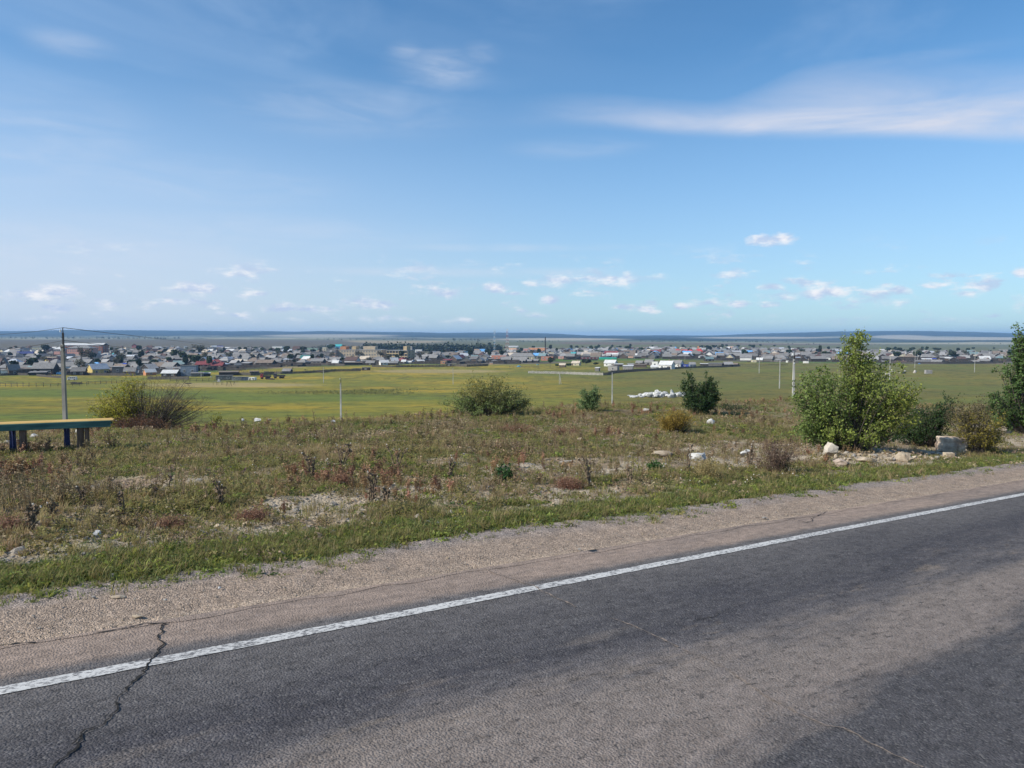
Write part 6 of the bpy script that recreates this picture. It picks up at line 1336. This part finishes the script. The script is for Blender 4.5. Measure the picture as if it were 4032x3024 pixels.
mass('tree_belt', 'dark belts of trees along the far fields under the hills', 'trees', [(1230,1350,1334,9,.10,2700),(1368,1415,1331,7,.10,2700),(1430,1440,1331,6,.2,2700),(1445,1470,1331,6,.1,2700),(1500,1730,1331,8,.05,2800),(1767,1870,1339,12,.12,2500),(1888,1950,1341,10,.10,2500),(1960,2200,1346,8,.10,2500),(2020,2190,1350,7,.10,2400),(2450,2700,1344,7,.06,2700),(2560,3120,1345,9,.07,2900),(3020,3120,1357,6,.1,2300),(3170,3230,1360,10,.12,2200),(3440,3500,1360,5,.1,2300),(0,380,1333,9,.12,3200),(380,700,1336,10,.15,3000),(160,560,1330,7,.08,3600),(3700,3990,1356,5,.05,2700)], FL, n_per=8)
mass('meadow_scrub', 'low grey-green scrub growing across the middle of the meadow', 'scrub', [(1130,1330,1548,5,14,None),(1330,1590,1550,6,18,None),(1180,1500,1543,6,8,None),(1400,1600,1540,7,8,None),(1000,1200,1546,5,5,None)], FS, n_per=10)

# ---- masts and chimneys
MRW = mat('mast_red', (.5, .12, .09), .6, .1, 2); MWH = mat('mast_white', (.7, .7, .7), .6, .05, 2); MBL = mat('mast_blue', (.25, .45, .6), .6, .1, 2)
def mast(px, yt, yb, wb, wt, label, mlist, top, yd):
    X_, Y_, _ = ray_at(px, yb, yd); Z_ = float(terrain(X_, Y_)); H = ray_at(px, yt, Y_)[2]-Z_; r = empty('lattice_mast', (X_, Y_, Z_)); tag(r, label, 'mast'); n = 12
    for i in range(n):
        z0, z1 = H*i/n, H*(i+1)/n; w0 = wb+(wt-wb)*(i/n)**.7; w1 = wb+(wt-wb)*((i+1)/n)**.7; b = MB(); cs = [(-1, -1), (1, -1), (1, 1), (-1, 1)]
        for j in range(4):
            a, c = cs[j], cs[(j+1) % 4]; rr = .16
            b.tube((a[0]*w0, a[1]*w0, z0), (a[0]*w1, a[1]*w1, z1), rr, rr, 4); b.tube((a[0]*w0, a[1]*w0, z0), (c[0]*w1, c[1]*w1, z1), .09, .09, 4); b.tube((a[0]*w1, a[1]*w1, z1), (c[0]*w1, c[1]*w1, z1), .09, .09, 4); b.tube((c[0]*w0, c[1]*w0, z0), (a[0]*w1, a[1]*w1, z1), .09, .09, 4)
        b.build('section', mlist[i % len(mlist)], r)
    b = MB(); b.tube((0, 0, H), (0, 0, H+2.5), .12, .05, 6)
    for j in range(3): b.box((math.cos(j*2.1)*wt*1.7, math.sin(j*2.1)*wt*1.7, H*.97), (.5, .3, 2.4), j*2.1)
    b.build('antenna', top, r)
mast(1947, 1302, 1368, 1.0, .9, 'slim white and blue lattice mast, left of the two radio masts', [MWH, MBL], MWH, 1150)
mast(1997, 1297, 1368, 3.2, .8, 'red and white tapering lattice radio mast, right of the two', [MRW, MWH], MWH, 1150)
def stack(px, yt, yb, r0, m, label, yd):
    X_, Y_, _ = ray_at(px, yb, yd); Z_ = float(terrain(X_, Y_)); H = ray_at(px, yt, Y_)[2]-Z_; r = empty('chimney_stack', (X_, Y_, Z_)); tag(r, label, 'chimney'); b = MB(); b.tube((0, 0, -1), (0, 0, H), r0*1.15, r0*.85, 14); b.build('shaft', m, r); b = MB(); b.tube((0, 0, H-.9), (0, 0, H+.1), r0*1.05, r0*1.05, 14); b.build('rim', m, r); b = MB()
    for s_ in (-1, 1): b.tube((s_*r0*1.1, -r0*.6, 0), (s_*r0*.95, -r0*.6, H*.95), .05, .05, 4)
    b.build('ladder', MSTEEL, r)
stack(2147, 1328, 1402, .55, MSTEEL, 'tall thin black chimney stack right of the orange factory', 860)
stack(1882, 1334, 1364, .8, MSTEEL, 'short black chimney on the far field left of the radio masts', 1500)
stack(1622, 1364, 1400, 1.5, mat('stack_concrete', (.33, .32, .30), .9, .15, 1), 'thick grey concrete chimney right of the second block', 820)

# ---- vehicles and yard things
def van(xl, xr, yt, yb, body, label, wind=True, rot=8):
    xc = (xl+xr)/2; X_, Y_, Z_ = hit(xc, yb); k = Y_/FOC; L = (xr-xl)*k; H = L*.42; r = empty('van', (X_, Y_, Z_+.02), math.radians(rot)); tag(r, label, 'van')
    b = bmesh.new(); pr_ = [(-.5, .12), (-.5, .55), (-.44, .92), (-.36, 1.0), (.44, 1.0), (.49, .92), (.5, .5), (.5, .12)]; vs = []
    for y in (-.2, .2):
        for a, z in pr_: vs.append(b.verts.new((a*L, y*L*(.94 if z > .9 else 1), z*H)))
    n = len(pr_); b.faces.new(vs[:n]); b.faces.new(list(reversed(vs[n:])))
    for i in range(n): j = (i+1) % n; b.faces.new((vs[i], vs[i+n], vs[j+n], vs[j]))
    me = bpy.data.meshes.new('body'); b.normal_update(); bmesh.ops.recalc_face_normals(b, faces=b.faces); b.to_mesh(me); b.free(); link('body', me, body, r)
    for i, x in enumerate((-.33, -.12, .09, .30)):
        w = MB(); w.box((x*L, -.2*L-.01, .72*H), (.17*L, .02, .26*H)); w.build('window', GLASS, r)
    for x in (-.3, .3):
        for y in (-.19, .19):
            w = MB(); w.tube((x*L, y*L-.1, .12*H+.08), (x*L, y*L+.1, .12*H+.08), .33, .33, 12); w.build('wheel', mat('tyre', (.02, .02, .02), .9, .1, 5), r)
    w = MB(); w.box((-.505*L, 0, .7*H), (.02, .32*L, .3*H)); w.build('windscreen', GLASS, r)
van(1060/3.95, 1190/3.95, 1260+885/3.95, 1260+937/3.95, mat('van_grey', (.50, .52, .55), .35, .06, 2, spec=.5), 'pale grey minibus van parked on the grass behind the near pole')
for (reg, xl, xr, yb, c, lb) in [(1,1130,1210,838,(.6,.6,.6),'white van parked by the yards right of the near pole'),(1,1430,1550,840,(.62,.6,.55),'cream car shape in the yards above the half bare bush'),(1,1745,1815,862,(.6,.62,.64),'white car above the half bare bush'),(1,890,980,848,(.05,.25,.55),'bright blue vehicle left of the near pole'),(3,1000,1060,690,(.6,.6,.6),'white car below the school, left'),(3,1065,1105,698,(.6,.6,.6),'white car below the school, right')]:
    x0, y0, s = Q(reg); van(x0+xl/s, x0+xr/s, 0, y0+yb/s, mat('paint_'+str(int(x0+xl))+str(yb), c, .4, .06, 2, spec=.5), lb, rot=random.uniform(-12, 12))
def caravan():
    X_, Y_, Z_ = hit(520+1875/3.95, 1260+938/3.95); k = Y_/FOC; L = 100/3.95*k; H = 48/3.95*k; r = empty('caravan', (X_, Y_, Z_), -.05); tag(r, 'boxy white trailer cabin with dark window at the meadow edge', 'trailer')
    b = MB(); b.box((0, 0, H*.55), (L, 2.4, H*.85)); o = b.build('body', WALL['white'], r); window(r, L*.22, -1.25, H*.62, L*.34, H*.4); b = MB(); b.box((-L*.25, -1.22, H*.5), (L*.14, .06, H*.7)); b.build('door', DOORM, r)
    for x in (-.3, .3): b = MB(); b.tube((x*L, -1.2, .35), (x*L, 1.2, .35), .35, .35, 10); b.build('wheel', MATS['tyre'], r)
caravan()
# dark plank fences and low sheds filling the yards
yf = MB(); cnt = 0
for _ in range(5200):
    Y_ = 390*(1500/390)**R_.random(); X_ = R_.uniform(-.69, .69)*Y_; z_ = float(terrain(X_, Y_)); zy_ = z_/Y_
    row_ = CY-FOC*(zy_*math.cos(PITCH)+math.sin(PITCH))/(math.cos(PITCH)-zy_*math.sin(PITCH)); px_ = CX+FOC*X_/Y_
    if not (back(px_)+2 < row_ < front(px_)-1) or (2050 < px_ < 3400 and row_ > 1409 and R_.random() < .85): continue
    a = th+R_.gauss(0, .08)+(math.pi/2 if R_.random() < .25 else 0); L_ = R_.uniform(8, 30); h_ = R_.uniform(1.1, 2.1)
    if R_.random() < .35: yf.box((X_, Y_, z_+h_*.6), (L_*.4, 3.0, h_*1.2), a)
    else: yf.box((X_, Y_, z_+h_/2-.1), (L_, .08, h_), a)
tag(yf.build('yard_fences', mat('yard_wood', (.060, .052, .046), .95, .35, .5, (1, 1, 3))), 'dark plank fences and low lean-tos crowding the town yards', 'fences', kind='stuff')
def redtruck(px, pyb, wpx, label, c):
    X_, Y_, Z_ = hit(px, pyb); k = Y_/FOC; L = wpx*k; r = empty('truck', (X_, Y_, Z_), .05); tag(r, label, 'truck')
    b = MB(); b.box((-L*.36, 0, 1.75), (L*.24, 2.3, 1.7)); b.build('cab', mat('cab_'+label[:4], c, .5, .1, 2), r); b = MB(); b.box((L*.14, 0, 1.1), (L*.7, 2.3, .25)); b.box((L*.14, -1.1, 1.5), (L*.7, .08, .6)); b.box((L*.14, 1.1, 1.5), (L*.7, .08, .6)); b.build('load_bed', WALL['dark'], r)
    for x in (-.35, .1, .32): b = MB(); b.tube((x*L, -1.1, .5), (x*L, 1.1, .5), .5, .5, 12); b.build('wheel', MATS['tyre'], r)
    b = MB(); b.box((-L*.36, -1.16, 2.1), (L*.14, .04, .6)); b.build('window', GLASS, r)
redtruck(1046, 1492, 40, 'old truck with red cab among scrap at the meadow edge', (.35, .05, .05)); redtruck(1100, 1490, 44, 'dark flatbed wreck right of the red cab truck', (.08, .07, .07))
def slab_on_posts():
    X_, Y_, Z_ = hit(520+1345/3.95, 1260+1010/3.95); k = Y_/FOC; r = empty('tarp_rack', (X_, Y_, Z_)); tag(r, 'rack on thin posts carrying a crumpled white sheet, out on the meadow', 'rack'); w = 150/3.95*k
    for i in range(5): b = MB(); b.tube((-w/2+w*i/4, (i % 2)*1.2-.6, -.2), (-w/2+w*i/4, (i % 2)*1.2-.6, 1.3), .07, .06, 6); b.build('post', WALL['dark'], r)
    b = MB(); b.box((0, 0, 1.35), (w, 1.4, .08)); b.build('platform', WALL['grey'], r); me = rock_mesh('sheet', w*.32, .7, .8, 77, 3); o = link('sheet', me, MW, r); o.location = (w*.05, 0, 1.7)
slab_on_posts()
def trestle(px, pyb, lb, h=1.9):
    X_, Y_, Z_ = hit(px, pyb); r = empty('trestle', (X_, Y_, Z_)); tag(r, lb, 'trestle')
    for s_ in (-1, 1):
        b = MB(); b.tube((s_*.45, 0, -.1), (0, 0, h), .06, .05, 6); b.build('leg', WALL['dark'], r)
    b = MB(); b.tube((-.5, 0, h), (1.6, .3, h+.05), .07, .06, 6); b.build('beam', WALL['dark'], r)
trestle(520+1480/3.95, 1260+1030/3.95, 'dark wooden trestle right of the sheet rack, left of three'); trestle(520+1535/3.95, 1260+1032/3.95, 'dark wooden trestle, middle of three'); trestle(520+1590/3.95, 1260+1008/3.95, 'small dark trestle, right of three', 1.3)
def hay(px, pyb, wpx, hpx, lb):
    X_, Y_, Z_ = hit(px, pyb); k = Y_/FOC; me = rock_mesh('hay_stack', wpx*k/2, wpx*k/2, hpx*k*.9, int(px), 3, .5); o = link('hay_stack', me, mat('hay', (.30, .24, .13), .95, .3, 2)); o.location = (X_, Y_, Z_+.1); tag(o, lb, 'hay')
hay(1040+355/3.95, 1260+727/3.95, 9, 6, 'small haystack on the sandy plot, left of three'); hay(1040+432/3.95, 1260+752/3.95, 10, 6, 'small haystack on the sandy plot, middle of three'); hay(1040+643/3.95, 1260+780/3.95, 12, 6, 'small haystack on the sandy plot, right of three')
def conc_block():
    X_, Y_, Z_ = hit(3500+657/4.158, 1200+1130/4.158); k = Y_/FOC; w, h = 98/4.158*k, 62/4.158*k; r = empty('concrete_block', (X_, Y_, Z_), -.1); tag(r, 'large pale rectangular concrete block alone on the meadow at right', 'block'); b = MB(); b.box((0, 1, h*.5-.1), (w, 2.6, h+.1)); o = b.build('block', WALL['concrete'], r)
    for i in range(3): b = MB(); b.box((0, -.32, h*(.22+.26*i)), (w*.98, .04, .08)); b.build('groove', WALL['grey'], r)
conc_block()
def tarp(px, pyb, wpx, hpx, c, lb):
    X_, Y_, Z_ = hit(px, pyb); k = Y_/FOC; me = rock_mesh('tarpaulin', wpx*k/2, 1.6, hpx*k, int(px), 3, .4); o = link('tarpaulin', me, mat('tarp'+lb[:3]+str(int(px)), c, .5, .15, 2)); o.location = (X_, Y_+1, Z_); tag(o, lb, 'tarpaulin')
tarp(1560+1918/3.95, 1260+728/3.95, 24, 7, (.05, .32, .55), 'bright blue tarpaulin heap below the red brick hall'); tarp(1560+2200/3.95, 1260+700/3.95, 14, 5, (.05, .32, .55), 'small blue tarpaulin right of the larger heap'); tarp(3080+2140/3.95, 1260+683/3.95, 14, 3, (.08, .25, .55), 'blue sheet heap at the village edge right'); tarp(520+1218/3.95, 1260+888/3.95, 9, 5, (.6, .6, .58), 'small white box heap at the meadow edge'); tarp(1040+835/3.95, 1260+682/3.95, 14, 6, (.08, .42, .42), 'turquoise gate sheet before the wide timber house')

# ---- fences: plank walls and rail fences
FEN = []
def fence(pts, h, label, style='rail', m=None, step=2.5, cut=1.0):
    G_ = [hit(*p) for p in pts]; r = empty('fence', G_[0]); tag(r, label, 'fence'); o0 = Vector(G_[0]); posts = []
    for a, b in zip(G_[:-1], G_[1:]):
        n = max(1, int(math.dist(a[:2], b[:2])/step))
        for i in range(n):
            t = i/n; X_, Y_ = a[0]+(b[0]-a[0])*t, a[1]+(b[1]-a[1])*t; posts.append(Vector((X_, Y_, float(terrain(X_, Y_)))))
    posts.append(Vector(G_[-1])); R2 = random.Random(len(posts)); pm = m or FENCEM
    pmesh = MB(); pmesh.box((0, 0, h/2), (.14, .14, h+.4)); pme = pmesh.mesh('post'); pme.materials.append(pm)
    if len(posts) <= 300:
        for p_ in posts: o = link('post', pme, None, r); o.location = p_-o0; o.rotation_euler = (R2.gauss(0, .06), R2.gauss(0, .06), 0); o.scale = (1, 1, R2.uniform(.8, 1.25))
    rails = MB()
    for a, b in zip(posts[:-1], posts[1:]):
        if R2.random() > cut: continue
        d = (b-a); a0, b0 = a-o0, b-o0
        if style == 'rail':
            for z in (.45, .9):
                j = R2.gauss(0, .05); rails.slab([a0+Vector((0, -.05, h*z+.06+j)), b0+Vector((0, -.05, h*z+.06-j)), b0+Vector((0, -.05, h*z-.06-j)), a0+Vector((0, -.05, h*z-.06+j))], .05)
        else:
            n = max(2, int(d.length/.5)); 
            for i in range(n):
                t0, t1 = i/n+.01, (i+.9)/n; hh = h*R2.uniform(.86, 1.06); A, B = a0.lerp(b0, t0), a0.lerp(b0, t1); rails.slab([A+Vector((0, -.04, hh)), B+Vector((0, -.04, hh)), B+Vector((0, -.04, 0)), A+Vector((0, -.04, 0))], .04)
    o = rails.build('rail' if style == 'rail' else 'planking', pm, r); o['kind'] = 'stuff'
def F1(*p): return [(x/3.95, 1260+y/3.95) for x, y in p]
def F2(*p): return [(520+x/3.95, 1260+y/3.95) for x, y in p]
def F3(*p): return [(1040+x/3.95, 1260+y/3.95) for x, y in p]
def F5(*p): return [(2080+x/3.95, 1260+y/3.95) for x, y in p]
fence(F1((0,1035),(450,1042),(900,1035),(1350,1020)), 1.4, 'long dark rickety rail fence across the green meadow at left', cut=.9)
fence(F1((1160,1005),(1480,1000),(1900,985)), 1.2, 'short grey rail fence running behind the half bare bush')
fence(F1((570,872),(720,890),(980,905)), 1.3, 'sloping grey plank fence in front of the large timber house', 'plank')
fence(F1((0,868),(230,858),(430,862)), 1.4, 'plank fence along the leftmost yards', 'plank')
fence(F1((1020,862),(1320,858),(1700,862),(2100,872)), 1.5, 'plank fence along the yards right of the near pole', 'plank')
fence(F2((240,925),(600,925),(880,930)), 1.7, 'plank fence at the meadow edge above the bare twigs', 'plank')
fence(F2((590,965),(900,960),(1290,955)), 1.5, 'pale rail fence with stacked boards at the meadow edge')
fence(F2((1090,800),(1450,815),(1800,835)), 1.3, 'rail fence of the bright green paddock below the red farm')
fence(F2((1360,770),(1700,790),(2100,790)), 1.5, 'rail fence right of the red farm')
fence(F2((1600,860),(1850,865),(2212,850)), 1.8, 'dark plank fence behind the caravan', 'plank')
fence(F3((0,835),(260,840),(620,830),(1100,800),(1500,795)), 1.5, 'dark fence along the near side of the sandy plots', 'plank')
fence(F3((300,690),(720,695),(1050,705),(1250,715)), 1.8, 'plank fence below the timber houses left of the school', 'plank')
fence(F3((1680,730),(2000,735),(2212,735)), 1.3, 'low fence in front of the second block yards', 'plank')
fence([(1560+x/3.95, 1260+y/3.95) for x, y in ((0,735),(300,732),(780,728))], 1.5, 'fence in front of the yards right of the second block', 'plank')
fence([(1560+x/3.95, 1260+y/3.95) for x, y in ((860,722),(1100,728),(1430,715))], 1.8, 'dark plank fence in the middle at the meadow edge', 'plank')
fence([(1560+x/3.95, 1260+y/3.95) for x, y in ((1760,740),(2000,745),(2212,745))], 1.3, 'garden fence below the long grey hip roof', 'rail')
fence(F5((0,828),(600,842),(1165,860)), 1.5, 'long pale grey fence along the meadow in the middle', 'plank', mat('fence_pale', (.36, .34, .30), .95, .3, 2))
fence(F5((1165,862),(1240,858),(1310,830),(1700,800),(2212,772)), 1.7, 'dark palisade rising right along the meadow edge', 'plank')
fence([(2600+x/3.95, 1260+y/3.95) for x, y in ((0,772),(240,758),(640,742),(980,735),(1240,720))], 1.3, 'dark fence before the largest white house and the huts right of it', 'plank')
fence([(2600+x/3.95, 1260+y/3.95) for x, y in ((1220,710),(1600,712),(1980,705))], 1.0, 'green tinted low fence at the meadow right of centre', 'rail')
fence([(2600+x/3.95, 1260+y/3.95) for x, y in ((1350,655),(1700,655),(2150,668))], 1.6, 'plank fence along the right half of the town', 'plank')
fence([(3500+x/4.158, 1200+y/4.158) for x, y in ((0,960),(400,965),(900,968),(1400,962),(1760,962))], 1.7, 'plank fence along the rightmost yards', 'plank')
# wood piles at the fences
for i, (x, y, w, h, lb) in enumerate([(520+870/3.95, 1260+992/3.95, 20, 4, 'flat pile of boards on the meadow left of the sheet rack'), (1040+880/3.95, 1260+822/3.95, 42, 14, 'collapsed heap of poles beside the meadow pole'), (1040+1430/3.95, 1260+780/3.95, 34, 10, 'heap of old timber left of the lone dark shed'), (520+2140/3.95, 1260+928/3.95, 30, 8, 'dark scrap heap right of the wrecks'), (300, 1512, 44, 9, 'pile of pale logs behind the rail fence')]):
    X_, Y_, Z_ = hit(x, y); k = Y_/FOC; r = empty('wood_pile', (X_, Y_, Z_)); tag(r, lb, 'wood pile'); R3 = random.Random(i)
    for j in range(26):
        b = MB(); a = Vector((R3.uniform(-.5, .3)*w*k, R3.uniform(-1, 1), R3.uniform(0, .6)*h*k)); d = Vector((R3.uniform(.2, .5)*w*k, R3.uniform(-.6, .6), R3.uniform(-.2, .4)*h*k)); b.tube(a, a+d, .12, .10, 6); b.build('log', R3.choice([WALL['grey'], WALL['dark'], WALL['brown']]), r)

# ------------------------------------------------------------------ labels: say where each unlabelled thing stands
LMK = [(200,1400,'the long three storey brick building'),(310,1370,'the brick buildings'),(100,1378,'the peach chalet'),(260,1440,'the near concrete pole'),(165,1450,'the large timber house'),(370,1450,'the yellow gabled tin roof'),(560,1375,'the brown villa'),(620,1465,'the bright white roof'),(850,1436,'the red farm'),
       (860,1370,'the strong blue roof'),(1100,1370,'the white three storey block'),(1195,1414,'the dark green roof'),(1270,1400,'the grey panel building'),(1400,1405,'the long school'),(1570,1405,'the second block'),(1622,1395,'the grey chimney'),(1890,1380,'the blue hall'),(1970,1415,'the red brick hall'),(2050,1410,'the long grey hip roof'),(2150,1400,'the black chimney'),(2220,1405,'the white gabled cottage'),
       (2400,1440,'the split white roof'),(2320,1385,'the long pale roof'),(2490,1400,'the red and white roof'),(2630,1445,'the largest white house'),(2720,1385,'the red roofed complex'),(2870,1440,'the white windowed hut'),(2960,1390,'the flat turquoise roof'),(3050,1400,'the maroon gabled villa'),(3270,1395,'the glaring white roof'),(3330,1420,'the tall green shrub'),(3555,1405,'the cream gabled chalet'),(3660,1415,'the bright blue low roof'),(3790,1412,'the broad grey roof at right'),(3890,1425,'the wide grey barn'),(3960,1390,'the tree at the right edge')]
def rel(px, py):
    b = min(LMK, key=lambda l: abs(l[0]-px)+abs(l[1]-py)*3.0); dx, dy = px-b[0], py-b[1]
    w = 'behind' if dy < -8 else ('in front of' if dy > 8 else ''); sx = 'right of' if dx > 25 else ('left of' if dx < -25 else '')
    if w and sx: return '%s %s' % (w, b[2]) if abs(dx) < 45 else '%s %s, %s' % (sx, b[2], 'farther back' if dy < 0 else 'nearer')
    return '%s %s' % (w or sx or 'close beside', b[2])
def settle(items):
    by = {}
    for o, base, px, py in items: by.setdefault(base+' '+rel(px, py), []).append((px, py, o))
    for k, v in by.items():
        if len(v) == 1: v[0][2]['label'] = k; continue
        v.sort(key=lambda t: t[0]); nm = ['leftmost', 'second from left', 'third from left', 'fourth from left', 'fifth from left', 'sixth from left', 'seventh from left', 'eighth from left']; cn = ['', '', 'two', 'three', 'four', 'five', 'six', 'seven', 'eight']
        for i, (px, py, o) in enumerate(v):
            if len(v) <= 8: o['label'] = k+', '+('rightmost' if i == len(v)-1 else nm[i])
            else: o['label'] = k; o['group'] = k
it = []
for (r, lb, wl, rf, kind, px, py, L, H) in BLD:
    r['group'] = 'houses and sheds of the town'
    if lb: r['label'] = lb
    else: it.append((r, '%s %s, %s roof,' % (WN_.get(wl, 'plain'), 'shed' if kind == 'shed' else 'house', RN_.get(rf, 'grey')), px, py))
settle(it)
it = []
for (r, lb, kd, px, py, H) in TREES:
    r['group'] = 'trees between the houses'
    if lb: r['label'] = lb
    else: it.append((r, {'green': 'dark green town tree', 'grey': 'sparse grey town tree', 'poplar': 'narrow dark poplar'}[kd], px, py))
settle(it)
settle([(r, 'pale utility pole', x, 1415) for x, r in POLES if not r.get('label')])
print('objects', len(scene.objects))
